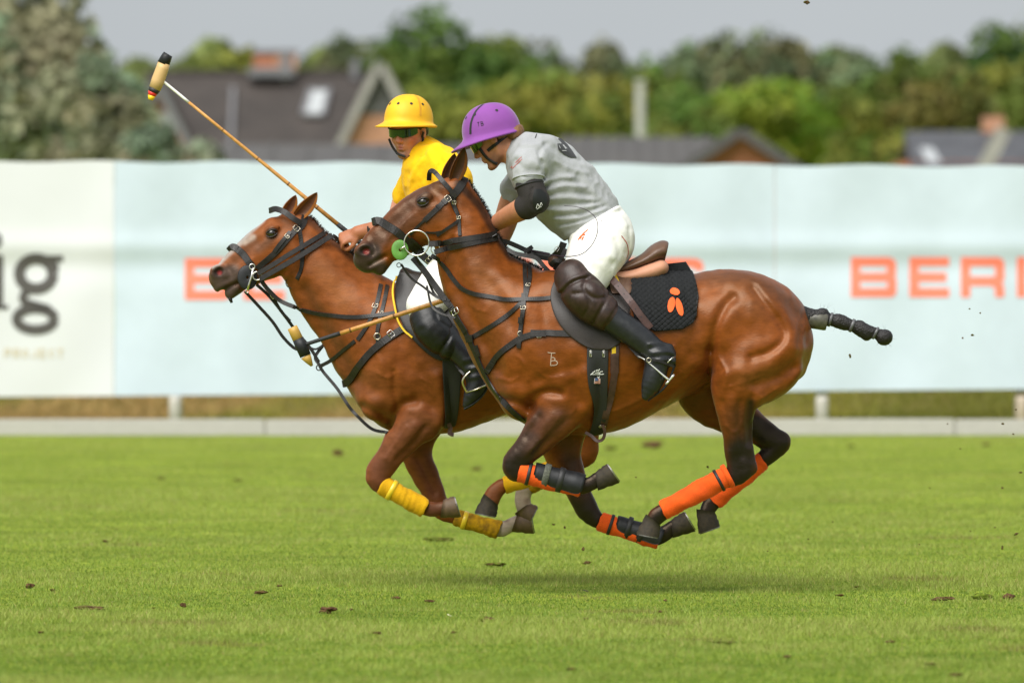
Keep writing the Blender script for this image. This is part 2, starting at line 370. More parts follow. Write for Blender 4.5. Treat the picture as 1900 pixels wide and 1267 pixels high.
# banners on posts
YBN = 43.7; sB = S(YBN)
clothW = mat('white_banner_cloth', (.68, .695, .715), rough=.65, spec=.25, nscale=1.2, namt=.03, trans=.05)
clothB = mat('pale_blue_banner_cloth', (.555, .645, .725), rough=.6, spec=.3, nscale=.9, namt=.05, nscale2=6, namt2=.02, trans=.05)
redL = mat('salmon_red_lettering', (.92, .215, .135), rough=.65); greyL = mat('charcoal_lettering', (.075, .068, .064), rough=.65); tanL = mat('tan_lettering', (.62, .54, .38), rough=.65)
wr1, wr2 = bnoise(21, 9, 1.2, 4.0), bnoise(22, 8, 3, 9)
def ban_y(px, py):
    """the cloth hangs a little slack: vertical folds, a crease where it was folded, slanting pulls from the eyelets"""
    x, z = px / sB, (733 - py) / sB; v = (733 - py) / 430.0
    y = .020 * wr1(x * 1.0 + z * .25, z * .22) + .008 * wr2(x * 1.2 - z * .5, z * .4) + .022 * np.sin(x * 5.3 + 1.2 * np.sin(z * 1.1)) * (.35 + .65 * (1 - v))
    y = y - .018 * np.exp(-((py - 458) / 22.0) ** 2) + .016 * np.exp(-((py - 494) / 30.0) ** 2)
    return YBN + y
def top(px): return 299 + 10 * px / 1900
def bot(px): return 736 - 14 * px / 1900
def banner(x0, x1, mt, label):
    nx, nz = int((x1 - x0) / 8) + 2, 56; V = []
    for i in range(nz):
        for j in range(nx):
            px = x0 + (x1 - x0) * j / (nx - 1); py = bot(px) + (top(px) - bot(px)) * i / (nz - 1); sag = 2.0 * math.sin(px / 38.0) * (i == nz - 1); p = P(px, py + sag, YBN); V.append((p[0], float(ban_y(px, py)), p[2]))
    o = mesh('banner', V, [(i * nx + j, i * nx + j + 1, (i + 1) * nx + j + 1, (i + 1) * nx + j) for i in range(nz - 1) for j in range(nx - 1)], mt); centre_origin(o); return tag(o, label, 'banner')
b1 = banner(-1200, 211, clothW, 'white banner with large grey letters at the left end of the fence')
b2 = banner(212, 1437, clothB, 'long pale blue banner with red letters behind the ponies')
b3 = banner(1438, 3000, clothB, 'pale blue banner with red letters at the right of the picture')
def glyph(parent, strokes, wpx, mt, name='letter', closed=False):
    """printed letter: strokes in photograph pixels laid on the banner's own surface"""
    V, F = [], []
    for st in strokes:
        A = catmull([(p[0], 0, p[1]) for p in st], 5.0)[:, [0, 2]] if len(st) > 2 and not isinstance(st, tuple) else np.array([[st[0][0] + (st[-1][0] - st[0][0]) * k / 14, st[0][1] + (st[-1][1] - st[0][1]) * k / 14] for k in range(15)])
        T = np.gradient(A, axis=0); T /= np.linalg.norm(T, axis=1)[:, None] + 1e-9; N = np.stack([-T[:, 1], T[:, 0]], 1); n0 = len(V)
        w_ = wpx if not hasattr(wpx, '__len__') else wpx[0]
        for a, nn in zip(A, N):
            for sg in (-1, -.33, .33, 1):
                px, py = a + nn * sg * w_ / 2; p = P(px, py, YBN); V.append((p[0], float(ban_y(px, py)) - .006 - .0004 * len(F) / 100, p[2]))
        m = len(A); F += [(n0 + i * 4 + j, n0 + i * 4 + j + 1, n0 + (i + 1) * 4 + j + 1, n0 + (i + 1) * 4 + j) for i in range(m - 1) for j in range(3)]
    return mesh(name, V, F, mt, parent)
def line(*p): return tuple(p)
def L_B(x, y, w_, h, t): return [line((x + t / 2, y), (x + t / 2, y + h)), line((x, y + t / 2), (x + w_ - 12, y + t / 2)), line((x, y + h / 2), (x + w_ - 12, y + h / 2)), line((x, y + h - t / 2), (x + w_ - 12, y + h - t / 2)), [(x + w_ - 16, y + t / 2), (x + w_ - 8, y + h * .16), (x + w_ - t / 2 - 1, y + h * .27), (x + w_ - 9, y + h * .42), (x + w_ - 18, y + h / 2)], [(x + w_ - 16, y + h / 2), (x + w_ - 8, y + h * .58), (x + w_ - t / 2, y + h * .73), (x + w_ - 8, y + h * .88), (x + w_ - 16, y + h - t / 2)]]
def L_E(x, y, w_, h, t): return [line((x + t / 2, y), (x + t / 2, y + h)), line((x, y + t / 2), (x + w_, y + t / 2)), line((x, y + h / 2), (x + w_ - 5, y + h / 2)), line((x, y + h - t / 2), (x + w_, y + h - t / 2))]
def L_R(x, y, w_, h, t): return [line((x + t / 2, y), (x + t / 2, y + h)), line((x, y + t / 2), (x + w_ - 12, y + t / 2)), line((x, y + h * .60), (x + w_ - 12, y + h * .60)), [(x + w_ - 18, y + t / 2), (x + w_ - 8, y + h * .14), (x + w_ - t / 2, y + h * .33), (x + w_ - 8, y + h * .52), (x + w_ - 18, y + h * .60)], [(x + w_ - 26, y + h * .60), (x + w_ - 12, y + h * .66), (x + w_ - t / 2, y + h * .8), (x + w_ - t / 2, y + h)]]
def L_I(x, y, w_, h, t): return [line((x + t / 2, y), (x + t / 2, y + h))]
def L_N(x, y, w_, h, t): return [line((x + t / 2, y), (x + t / 2, y + h)), line((x + w_ - t / 2, y), (x + w_ - t / 2, y + h)), line((x + t / 2, y + 4), (x + w_ - t / 2, y + h - 4))]
def L_G(x, y, w_, h, t): return [[(x + w_ - t / 2, y + h * .28), (x + w_ - 10, y + t / 2), (x + w_ * .5, y + t / 2), (x + 10, y + t / 2 + 2), (x + t / 2, y + h * .3), (x + t / 2, y + h * .7), (x + 10, y + h - t / 2 - 2), (x + w_ * .5, y + h - t / 2), (x + w_ - 8, y + h - t / 2), (x + w_ - t / 2, y + h * .6)], line((x + w_ * .5, y + h * .55), (x + w_, y + h * .55))]
def L_S(x, y, w_, h, t): return [[(x + w_ - t / 2, y + h * .30), (x + w_ - 10, y + t / 2 + 2), (x + w_ * .5, y + t / 2), (x + 12, y + t / 2 + 1), (x + t / 2, y + h * .26), (x + 14, y + h * .46), (x + w_ * .5, y + h * .5), (x + w_ - 14, y + h * .54), (x + w_ - t / 2, y + h * .74), (x + w_ - 12, y + h - t / 2 - 1), (x + w_ * .5, y + h - t / 2), (x + 10, y + h - t / 2 - 2), (x + t / 2, y + h * .70)]]
def L_O(x, y, w_, h, t): return [[(x + w_ / 2 + (w_ - t) / 2 * math.cos(a), y + h / 2 + (h - t) / 2 * math.sin(a)) for a in np.linspace(0, 2 * math.pi, 13)]]
def L_P(x, y, w_, h, t): return L_R(x, y, w_, h, t)[:4]
def L_J(x, y, w_, h, t): return [[(x + w_ - t / 2, y), (x + w_ - t / 2, y + h * .7), (x + w_ * .5, y + h - t / 2), (x + t / 2, y + h * .75)]]
def L_C(x, y, w_, h, t): return [[(x + w_ - t / 2, y + h * .25), (x + w_ * .55, y + t / 2), (x + t / 2, y + h * .5), (x + w_ * .55, y + h - t / 2), (x + w_ - t / 2, y + h * .75)]]
def L_T(x, y, w_, h, t): return [line((x, y + t / 2), (x + w_, y + t / 2)), line((x + w_ / 2, y), (x + w_ / 2, y + h))]
for fn, x, w_ in ((L_B, 343, 83), (L_E, 452, 76), (L_R, 553, 80), (L_E, 910, 76), (L_N, 1002, 82), (L_G, 1104, 82), (L_S, 1222, 82)): glyph(b2, [[(p[0], p[1]) for p in s_] if isinstance(s_, list) else s_ for s_ in fn(x, 479, w_, 77, 17)], 16.5, redL).parent = b2
for fn, x, w_ in ((L_B, 1579, 84), (L_E, 1688, 73), (L_R, 1783, 80), (L_I, 1887, 18), (L_N, 1930, 82)): glyph(b3, fn(x, 477, w_, 74, 17), 16.5, redL)
EL = lambda cx, cy, rx, ry, a0=0, a1=360, n=17: [(cx + rx * math.cos(R(a)), cy + ry * math.sin(R(a))) for a in np.linspace(a0, a1, n)]
glyph(b1, [EL(67, 508, 31, 28)], 21, greyL); glyph(b1, [line((66, 480), (117, 480))], 12, greyL); glyph(b1, [[(88, 480), (102, 488), (106, 500)]], 8, greyL); glyph(b1, [[(56, 536), (44, 548), (46, 560), (70, 568), (92, 574)]], 16, greyL); glyph(b1, [EL(66, 592, 35, 20)], 19, greyL); glyph(b1, [line((-9, 473), (-9, 572))], 30, greyL); glyph(b1, [EL(-11, 446, 8, 8)], 16, greyL); glyph(b1, [line((-34, 570), (16, 570))], 8, greyL)
for k, fn in enumerate((L_P, L_R, L_O, L_J, L_E, L_C, L_T)): glyph(b1, [[(p[0], p[1]) for p in s_] if isinstance(s_, list) else s_ for s_ in [([(x_ if False else x_[0], x_[1]) for x_ in q_] if isinstance(q_, list) else q_) for q_ in fn(9 + k * 16.3, 647, 11, 17, 3)]] if fn in (L_O, L_J, L_C, L_T) else [line((10 + k * 16.3, 647), (10 + k * 16.3, 664)), line((10 + k * 16.3, 648), (19 + k * 16.3, 648)), line((10 + k * 16.3, 656), (19 + k * 16.3, 656))] + ([line((10 + k * 16.3, 663), (19 + k * 16.3, 663))] if fn is L_E else [line((19 + k * 16.3, 648), (19 + k * 16.3, 656))]) + ([line((14 + k * 16.3, 656), (20 + k * 16.3, 664))] if fn is L_R else []), 3, tanL)
postm = mat('pale_timber_post', (.40, .33, .26), rough=.8, nscale=4, namt=.25, stretch=(3, 3, .5)); postw = mat('whitewashed_post', (.42, .40, .36), rough=.8, nscale=5, namt=.2)
for px, m_, lb in ((327, postw, 'pale banner post showing below the left blue banner'), (1524, postw, 'white banner post showing below the right blue banner'), (1893, postm, 'tan timber banner post at the right edge of the picture')):
    x = P(px, 0, YBN + .14)[0]; v, f = tube([(x, YBN + .14, -.1), (x, YBN + .14, 1.2), (x, YBN + .14, 2.42)], [.058, .056, .054], 14); po = tag(centre_origin(mesh('banner_post', v, f, m_)), lb, 'post', 'posts holding the banners'); v, f = tube([(x, YBN - .10, -.05), (x, YBN - .10, .30), (x, YBN - .10, .345)], [.062, .058, .05], 14); stub = mesh('added_post_stub', v, f, m_); stub.data.transform(Matrix.Translation(-po.location)); stub.parent = po  # stub added before the banner, clear of its shade, so posts stay pale

# ---------------------------------------------------------------- houses beyond the fence
tilem = mat('dark_roof_tiles', (.040, .032, .028), rough=.75, nscale=1.2, namt=.25, nscale2=9, namt2=.2, bscale=12, bstr=.4, bdist=.03); slatem = mat('grey_roof_sheet', (.070, .067, .066), rough=.8, nscale=.8, namt=.3, two=(.10, .095, .085)); slateb = mat('slate_roof', (.062, .064, .072), rough=.7, nscale=1.0, namt=.25)
brick = mat('red_brick_wall', (.34, .135, .075), rough=.85, nscale=5, namt=.25, nscale2=25, namt2=.15); brickp = mat('pale_brick_wall', (.42, .215, .13), rough=.85, nscale=5, namt=.2); trimw = mat('white_bargeboard', (.28, .27, .25), rough=.7, nscale=2, namt=.15); darkw = mat('dark_weatherboard', (.10, .10, .10), rough=.8, nscale=3, namt=.3); glassm = mat('roof_window_glass', (.42, .44, .45), rough=.12, spec=.8); leadm = mat('lead_flashing', (.16, .16, .17), rough=.5)
def prism(name, tri, y0, y1, mt, parent):
    """solid with a traced front outline (x,z) between two depths"""
    n = len(tri); V = [(x, y0, z) for x, z in tri] + [(x, y1, z) for x, z in tri]; F = [tuple(range(n)), tuple(range(2 * n - 1, n - 1, -1))] + [(i, i + n, (i + 1) % n + n, (i + 1) % n) for i in range(n)]; return mesh(name, V, F, mt, parent, smooth=False)
def slope(name, x0, x1, ze, zr, ye, yr, mt, parent, th=.18, over=.3):
    return prism_yz(name, [(ye, ze), (yr, zr), (yr, zr - th), (ye, ze - th)], x0, x1, mt, parent)
def prism_yz(name, poly, x0, x1, mt, parent):
    n = len(poly); V = [(x0, y, z) for y, z in poly] + [(x1, y, z) for y, z in poly]; F = [tuple(range(n)), tuple(range(2 * n - 1, n - 1, -1))] + [(i, i + n, (i + 1) % n + n, (i + 1) % n) for i in range(n)]; return mesh(name, V, F, mt, parent, smooth=False)
def bar(name, a, b, wd, dp, mt, parent):
    a, b = Vector(a), Vector(b); d = (b - a); rot = d.to_track_quat('X', 'Z').to_matrix(); V, F = boxv((a + b) / 2, (d.length, dp, wd), rot); return mesh(name, V, F, mt, parent, smooth=False)
YH = 255.0; hx = lambda px, Y=None: P(px, 0, Y or YH)[0]; hz = lambda py, Y=None: P(0, py, Y or YH)[2]
h1 = empty('house', (hx(500), YH, 0), 'house with dark tiled roof, brick chimney and roof window behind the left banners', 'house')
box('wall', (hx(500), YH + 3.5, hz(305) / 2), (hx(715) - hx(275), 6.6, hz(305)), brick, h1)
slope('roof', hx(262), hx(706), hz(292), hz(132), YH - .3, YH + 3.5, tilem, h1); slope('roof', hx(262), hx(706), hz(292), hz(132), YH + 7.3, YH + 3.5, tilem, h1)
box('ridge_tile', (hx(484), YH + 3.5, hz(131)), (hx(706) - hx(262), .3, .16), tilem, h1)
for (xa, xb) in ((464, 504), (504, 546)): box('chimney', (hx((xa + xb) / 2), YH + 3.4, hz(112)), (hx(xb) - hx(xa) - .02, .8, hz(92) - hz(132)), brick if xa == 464 else brickp, h1)
box('chimney_cap', (hx(505), YH + 3.4, hz(92)), (hx(548) - hx(462), .92, .12), leadm, h1); box('flashing', (hx(500), YH + 2.9, hz(131)), (hx(545) - hx(458), .5, .28), leadm, h1)
def on_roof(px, py):  # a point on the front slope
    t = (292 - py) / (292 - 132.0); return Vector((hx(px), YH - .3 + 3.8 * t, hz(py) + .02))
def roof_window(parent, c, name='roof_window'):
    V = [on_roof(*p) + Vector((0, -.06, .10)) for p in c]; o = mesh(name, V, [(0, 1, 2, 3)], glassm, parent, smooth=False); o.modifiers.new('t', 'SOLIDIFY').thickness = .08
    for i in range(4): bar('window_frame', V[i], V[(i + 1) % 4], .10, .12, leadm, o)
roof_window(h1, [(560, 219), (598, 219), (608, 170), (573, 170)]); bar('vent_pipe', on_roof(525, 150), on_roof(525, 150) + Vector((0, 0, .9)), .3, .3, leadm, h1); bar('vent_pipe', on_roof(655, 145), on_roof(655, 145) + Vector((0, 0, .6)), .25, .25, leadm, h1); bar('downpipe', on_roof(428, 165), on_roof(428, 285), .25, .12, leadm, h1)
def gable(parent, apex, l, r, y0, y1, lower, upper, split, mt_roof, trim, tw=.24):
    ax, az = hx(apex[0]), hz(apex[1]); lx, lz = hx(l[0]), hz(l[1]); rx, rz = hx(r[0]), hz(r[1]); sz = hz(split); f = lambda z, x0, z0: x0 + (ax - x0) * (z - z0) / (az - z0)
    prism('gable_wall', [(lx, 0), (rx, 0), (rx, rz), (f(sz, rx, rz), sz), (f(sz, lx, lz), sz), (lx, lz)], y0, y1, lower, parent); prism('gable_boarding', [(f(sz, lx, lz), sz), (f(sz, rx, rz), sz), (ax, az)], y0 - .04, y1, upper, parent)
    for (ex, ez) in ((lx, lz), (rx, rz)):
        d = Vector((ex - ax, 0, ez - az)).normalized(); n_ = Vector((-d.z, 0, d.x)); n_ = n_ if n_.z > 0 else -n_
        V = []; 
        for yy_ in (y0 - .35, y1):
            for p in (Vector((ax, yy_, az)), Vector((ex, yy_, ez)) + d * .5): V += [p + n_ * .02, p + n_ * .2]
        mesh('roof', V, [(0, 1, 3, 2), (4, 6, 7, 5), (0, 2, 6, 4), (1, 5, 7, 3), (2, 3, 7, 6), (0, 4, 5, 1)], mt_roof, parent, smooth=False)
        bar('bargeboard', Vector((ax, y0 - .42, az)) + n_ * .05, Vector((ex, y0 - .42, ez)) + d * .5 + n_ * .05, tw, .08, trim, parent)
gable(h1, (706, 124), (644, 252), (772, 252), YH - 1.2, YH + 6.5, brickp, darkw, 214, tilem, trimw)
gable(h1, (296, 165), (252, 262), (345, 262), YH - 1.6, YH + 3.0, brick, brick, 200, tilem, leadm, .22)
box('window', (hx(312), YH - 1.64, hz(232)), (.5, .06, .7), glassm, h1)
# long low barn roofs nearer the fence
YS = 205.0
def barn(label, x0, x1, ridge, eave, mt, Y, wallm, cat='barn', wob=0):
    e = empty('barn', (P((x0 + x1) / 2, 0, Y)[0], Y, 0), label, cat); X0, X1 = P(x0, 0, Y)[0], P(x1, 0, Y)[0]; zr, ze = P(0, ridge, Y)[2], P(0, eave, Y)[2]
    box('wall', ((X0 + X1) / 2, Y + 4, ze / 2 - .05), (X1 - X0 - .6, 7.4, ze - .1), wallm, e)
    for s_ in (-1, 1): prism_yz('roof', [(Y + 4 + s_ * 4.2, ze - .1), (Y + 4, zr), (Y + 4, zr - .18), (Y + 4 + s_ * 4.2, ze - .28)], X0, X1, mt, e)
    for k in range(9): xk = X0 + (X1 - X0) * (k + .5) / 9; prism_yz('roof_batten', [(Y - .2, ze - .1), (Y + 4, zr + .02), (Y + 4, zr + .06), (Y - .2, ze - .05)], xk - .03, xk + .03, mt, e)
    return e
barn('long low barn with grey-brown roof between the house and the yellow rider', 398, 1010, 264, 318, slatem, YS, darkw)
bB = barn('low barn with dark roof and a red brick gable right of the grey rider', 1040, 1330, 251, 318, slatem, YS - 12, darkw)
YH = YS - 14; gable(bB, (1373, 250), (1285, 308), (1462, 308), YH, YH + 8, brick, brick, 290, slatem, slatem, .2)
YH = 255.0
h2 = empty('house', (hx(1800, 230), 230, 0), 'house with slate roof and pale gable trim at the right edge above the banner', 'house'); YH = 230.0
box('wall', (hx(1830), YH + 4, hz(300) / 2), (hx(2010) - hx(1690), 7, hz(300)), brick, h2)
for s_ in (-1, 1): prism_yz('roof', [(YH + 4 + s_ * 4.4, hz(318)), (YH + 4, hz(240)), (YH + 4, hz(240) - .2), (YH + 4 + s_ * 4.4, hz(318) - .2)], hx(1690), hx(2010), slateb, h2)
bar('bargeboard', (hx(1862), YH - .6, hz(240)), (hx(1822), YH - .6, hz(315)), .42, .1, trimw, h2); box('chimney', (hx(1855), YH + 4, hz(228)), (hx(1876) - hx(1836), .7, hz(215) - hz(245)), brickp, h2)
V = [(hx(px), YH + (318 - py) / 78.0 * 4.4 - .5, hz(py)) for px, py in ((1722, 302), (1748, 302), (1736, 272), (1712, 272))]; mesh('roof_window', V, [(0, 1, 2, 3)], glassm, h2, smooth=False); YH = 255.0
x = hx(1188); v, f = tube([(x, YH, 0), (x, YH, 4), (x, YH, hz(160)), (x, YH, hz(153))], [.15, .145, .14, .13], 12); v2, f2 = tube([(x, YH, hz(158)), (x, YH, hz(150))], [.165, .165], 12); tag(centre_origin(mesh('flue_pipe', *join((v, f), (v2, f2)), mat('pale_grey_flue', (.40, .40, .37), rough=.6))), 'pale grey flue pipe standing above the roofs among the trees', 'pipe')

# ---------------------------------------------------------------- trees
leafm = mat('tree_leaves', attr=True, rough=.6, spec=.2, trans=.25); barkm = mat('tree_bark', (.07, .055, .042), rough=.9, nscale=6, namt=.4, bscale=12, bstr=.5, bdist=.03)
def tree(px, ptop, hw, Y, tone, label, n=2600, leaf=.34, pbot=330, seed=0, gaps=.12, cat='tree', name='tree'):
    rg = np.random.default_rng(seed + 100); s = S(Y); cx, ztop = P(px, ptop, Y)[0], P(0, ptop, Y)[2]; zb = max(.8, P(0, pbot, Y)[2]); rx, rz = hw / s, (ztop - zb) / 2; cz = (ztop + zb) / 2; ry = rx * .8
    e = empty(name, (cx, Y, 0), label, cat, 'trees beyond the banners'); nl = 34; lob = []
    for k in range(nl):
        d = rg.normal(size=3); d /= np.linalg.norm(d); rr = rg.uniform(.30, .74); lob.append((np.array([cx + d[0] * rx * rr, Y + d[1] * ry * rr, cz + d[2] * rz * rr]), rg.uniform(.28, .50), rg.uniform(.66, 1.34), rg.uniform(-.12, .12)))
    per = n // nl; Vs, Cs = [], []
    for c, r, br, hue in lob:
        d = rg.normal(size=(per, 3)); d /= np.linalg.norm(d, axis=1)[:, None]; rad = r * rg.uniform(.55, 1.05, per) ** .7; p = c + d * rad[:, None] * np.array([rx, ry, rz * .9 + .1 * rx]); keep = rg.random(per) > gaps; p, d = p[keep], d[keep]; m = len(p)
        t1 = np.cross(d + rg.normal(0, .6, (m, 3)), rg.normal(size=(m, 3))); t1 /= np.linalg.norm(t1, axis=1)[:, None]; nn = d + rg.normal(0, .5, (m, 3)); nn /= np.linalg.norm(nn, axis=1)[:, None]; t1 -= nn * (t1 * nn).sum(1)[:, None]; t1 /= np.linalg.norm(t1, axis=1)[:, None] + 1e-6; t2 = np.cross(nn, t1); L = leaf * rg.uniform(.6, 1.4, m)[:, None]
        Vs.append(np.stack([p - t1 * L * .5, p + t2 * L * .28, p + t1 * L * .5, p - t2 * L * .28], 1)); cc = np.array(tone) * br * rg.uniform(.86, 1.14, (m, 1)); cc[:, 0] *= 1 + hue * 2; Cs.append(np.repeat(cc, 4, 0))
    V = np.concatenate(Vs).reshape(-1, 3); mesh('crown', V, np.arange(len(V)).reshape(-1, 4), leafm, e, smooth=False, col=np.concatenate(Cs))
    tr = [(cx, Y, -.1), (cx + .1, Y, cz * .5), (cx - .1, Y + .1, cz), (cx, Y, cz + rz * .5)]; parts = [tube(tr, [rx * .09 + .08, rx * .07 + .06, rx * .05 + .04, .05], 8)]
    for k in range(6): c = lob[k * 4][0]; parts.append(tube([(cx, Y, cz * .7 + .1 * k), ((cx + c[0]) / 2, (Y + c[1]) / 2, (cz * .8 + c[2]) / 2), tuple(c)], [rx * .04 + .04, rx * .025 + .03, .02], 6))
    mesh('trunk', *join(*parts), barkm, e); return e
SIL, DRK, OLV, BRT, GRY, MID = (.25, .27, .165), (.060, .118, .022), (.155, .182, .03), (.165, .235, .022), (.145, .168, .082), (.12, .17, .03)
TREES = [(40, -70, 190, 150, SIL, 'big silvery willow filling the top left corner', 5200, .26, 340), (175, 95, 110, 146, SIL, 'silvery green tree at the right side of the big willow', 3600, .24, 340), (285, 215, 80, 142, (.22, .24, .155), 'low pale bush under the hanging mallet head', 2200, .2, 340), (372, 250, 55, 140, (.24, .25, .17), 'small pale shrub at the foot of the house', 1400, .18, 345),
 (438, 85, 120, 320, OLV, 'olive tree behind the brick chimney', 2400, .45, 300), (636, 52, 62, 345, GRY, 'narrow grey-green tree between chimney and gable', 1500, .42, 300), (830, 24, 130, 330, DRK, 'tall dark green tree above the yellow helmet', 3200, .42, 320), (755, 62, 90, 325, MID, 'mid green tree beside the white gable', 2200, .4, 330), (740, 140, 75, 300, OLV, 'yellowish bush behind the right slope of the gable', 1800, .36, 340), (935, 42, 85, 335, MID, 'green tree just right of the tall dark tree', 2200, .42, 320), (1010, 112, 165, 300, OLV, 'broad olive tree behind the grey rider', 3400, .38, 340), (1010, 70, 90, 360, GRY, 'hazy tree top over the broad olive tree', 1700, .46, 300),
 (1120, 72, 80, 365, GRY, 'grey-green tree left of the flue pipe', 1800, .46, 300), (1110, 150, 70, 290, OLV, 'olive shrub close to the flue pipe', 1600, .34, 340), (1215, 110, 80, 345, MID, 'green tree right behind the flue pipe', 1900, .42, 330), (1330, 42, 100, 370, GRY, 'tall grey-green tree right of centre', 2200, .46, 310), (1470, 44, 95, 372, GRY, 'second tall grey-green tree right of centre', 2200, .46, 310), (1385, 140, 140, 290, BRT, 'bright green round tree above the red brick gable', 3400, .36, 350), (1265, 170, 85, 285, MID, 'dark gapped bush left of the bright green tree', 1900, .34, 350), (1540, 165, 110, 295, OLV, 'olive tree right of the bright green tree', 2600, .36, 350), (1615, 240, 75, 280, (.13, .155, .025), 'low bush between the olive tree and the slate roof', 1700, .33, 350), (1585, 95, 70, 368, GRY, 'faint grey tree above the olive tree', 1500, .46, 300),
 (1665, 96, 85, 350, MID, 'green tree left of the large right-hand trees', 2000, .42, 340), (1745, 130, 120, 310, (.15, .15, .035), 'brownish green tree behind the slate roof', 2800, .38, 340), (1838, 36, 105, 335, DRK, 'tall dark tree in the top right corner', 2800, .42, 320), (1880, 100, 110, 315, OLV, 'olive tree at the right edge of the picture', 2400, .38, 340), (1975, 30, 110, 340, MID, 'green tree cut by the right edge of the picture', 2000, .42, 320)]
for k, (px, pt, hw, D_, tn, lb, n_, lf, pb) in enumerate(TREES): tree(px, pt, hw * (1.0 if k < 4 else 1.28), D_, tn, lb, int(n_ * 1.7), lf * 1.15, pb + 25, seed=k, gaps=.05)

# the wood far behind: one mass of leaves no one could count
n = 52000; px = rng.uniform(-1300, 3300, n); ncan = bnoise(41, 10, .012, .05); topy = 118 + 26 * ncan(px, px * 0) + 16 * np.sin(px / 61.0); py = topy + (330 - topy) * rng.random(n) ** 1.2; Yw = rng.uniform(395, 430, n); sw = FPX / (DC + Yw); c = np.stack([(px - 950) / sw, Yw, HC - (py - 500) / sw], 1)
nn = rng.normal(size=(n, 3)) + np.array([0, -1.2, .6]); nn /= np.linalg.norm(nn, axis=1)[:, None]; t1 = np.cross(nn, rng.normal(size=(n, 3))); t1 /= np.linalg.norm(t1, axis=1)[:, None]; t2 = np.cross(nn, t1); L = rng.uniform(.5, 1.1, n)[:, None]
clump = bnoise(43, 14, .03, .12)(px, py * 1.4); cols = np.array([.125, .155, .045]) * (1 + .38 * np.clip(clump, -1.4, 1.6))[:, None] * rng.uniform(.9, 1.1, (n, 1)); V = np.stack([c - t1 * L * .5, c + t2 * L * .32, c + t1 * L * .5, c - t2 * L * .32], 1).reshape(-1, 3)
tag(mesh('distant_wood', V, np.arange(4 * n).reshape(-1, 4), leafm, smooth=False, col=np.repeat(cols, 4, 0)), kind='stuff')
# ================================================================ PONIES
BLACK = (.009, .0075, .007)
def horse_body(Y0, D, h=.0072):
    """D: traced side view. chains hold (px, py, lateral m, side radius px, lateral radius m)"""
    def H(p, side=1): px, py, lat, ra, rb = p; Y = Y0 - lat * side; s = S(Y); x, _, z = P(px, py, Y); return (x, Y, z, ra / s, rb)
    def XZ(px, py, Y=Y0): x, _, z = P(px, py, Y); return (x, z)
    s0 = S(Y0); bb = D['bbox']; lo = P(bb[0], bb[3], Y0); hi = P(bb[2], bb[1], Y0)
    fld = Field((lo[0], Y0 - .42, lo[2]), (hi[0], Y0 + .42, hi[2]), h)
    for pts, k in D['chains']: fld.chainE([H(p) for p in pts], k)
    for (px, py, lat, a, b, c, ang, k) in D['ells']:
        t = R(ang); M = np.array([[math.cos(t), 0, math.sin(t)], [0, 1, 0], [-math.sin(t), 0, math.cos(t)]]).T
        Y = Y0 - lat; fld.ell(P(px, py, Y), (a / s0, c, b / s0), M, k)
    for (px, py, lat, a, b, c, ang, k) in D['carve']:
        t = R(ang); M = np.array([[math.cos(t), 0, math.sin(t)], [0, 1, 0], [-math.sin(t), 0, math.cos(t)]]).T
        for sg in (1, -1): fld.ell(P(px, py, Y0 - lat * sg), (a / s0, c, b / s0), M, k, 'sub')
    for pts, wpx, amp, side in D['strokes']: fld.stroke([XZ(*p) for p in pts], wpx * (1.5 if amp > 0 else 1.12) / s0, amp * (1.2 if amp > 0 else 1.6), side, Y0)
    for pts in D['veins']: fld.stroke([XZ(*p) for p in pts], 2.6 / s0, .0045, -1, Y0)
    mus = rnoise(31, 22, 48, 10); mus2 = rnoise(32, 60, 120, 10)
    fld.disp(lambda X, Y, Z: .0020 * mus(X, Y, Z) + .0010 * mus2(X, Y, Z))
    V, F = fld.extract(); V = relax(V, F, 2, .35)
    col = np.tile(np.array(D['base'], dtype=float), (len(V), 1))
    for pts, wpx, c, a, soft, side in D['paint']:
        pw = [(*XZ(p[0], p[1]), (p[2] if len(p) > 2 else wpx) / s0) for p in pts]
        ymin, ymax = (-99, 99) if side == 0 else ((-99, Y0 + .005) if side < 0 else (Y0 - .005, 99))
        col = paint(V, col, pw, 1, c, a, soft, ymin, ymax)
    return V, F, col, BVHTree.FromPolygons([tuple(v) for v in V], [tuple(f) for f in F])

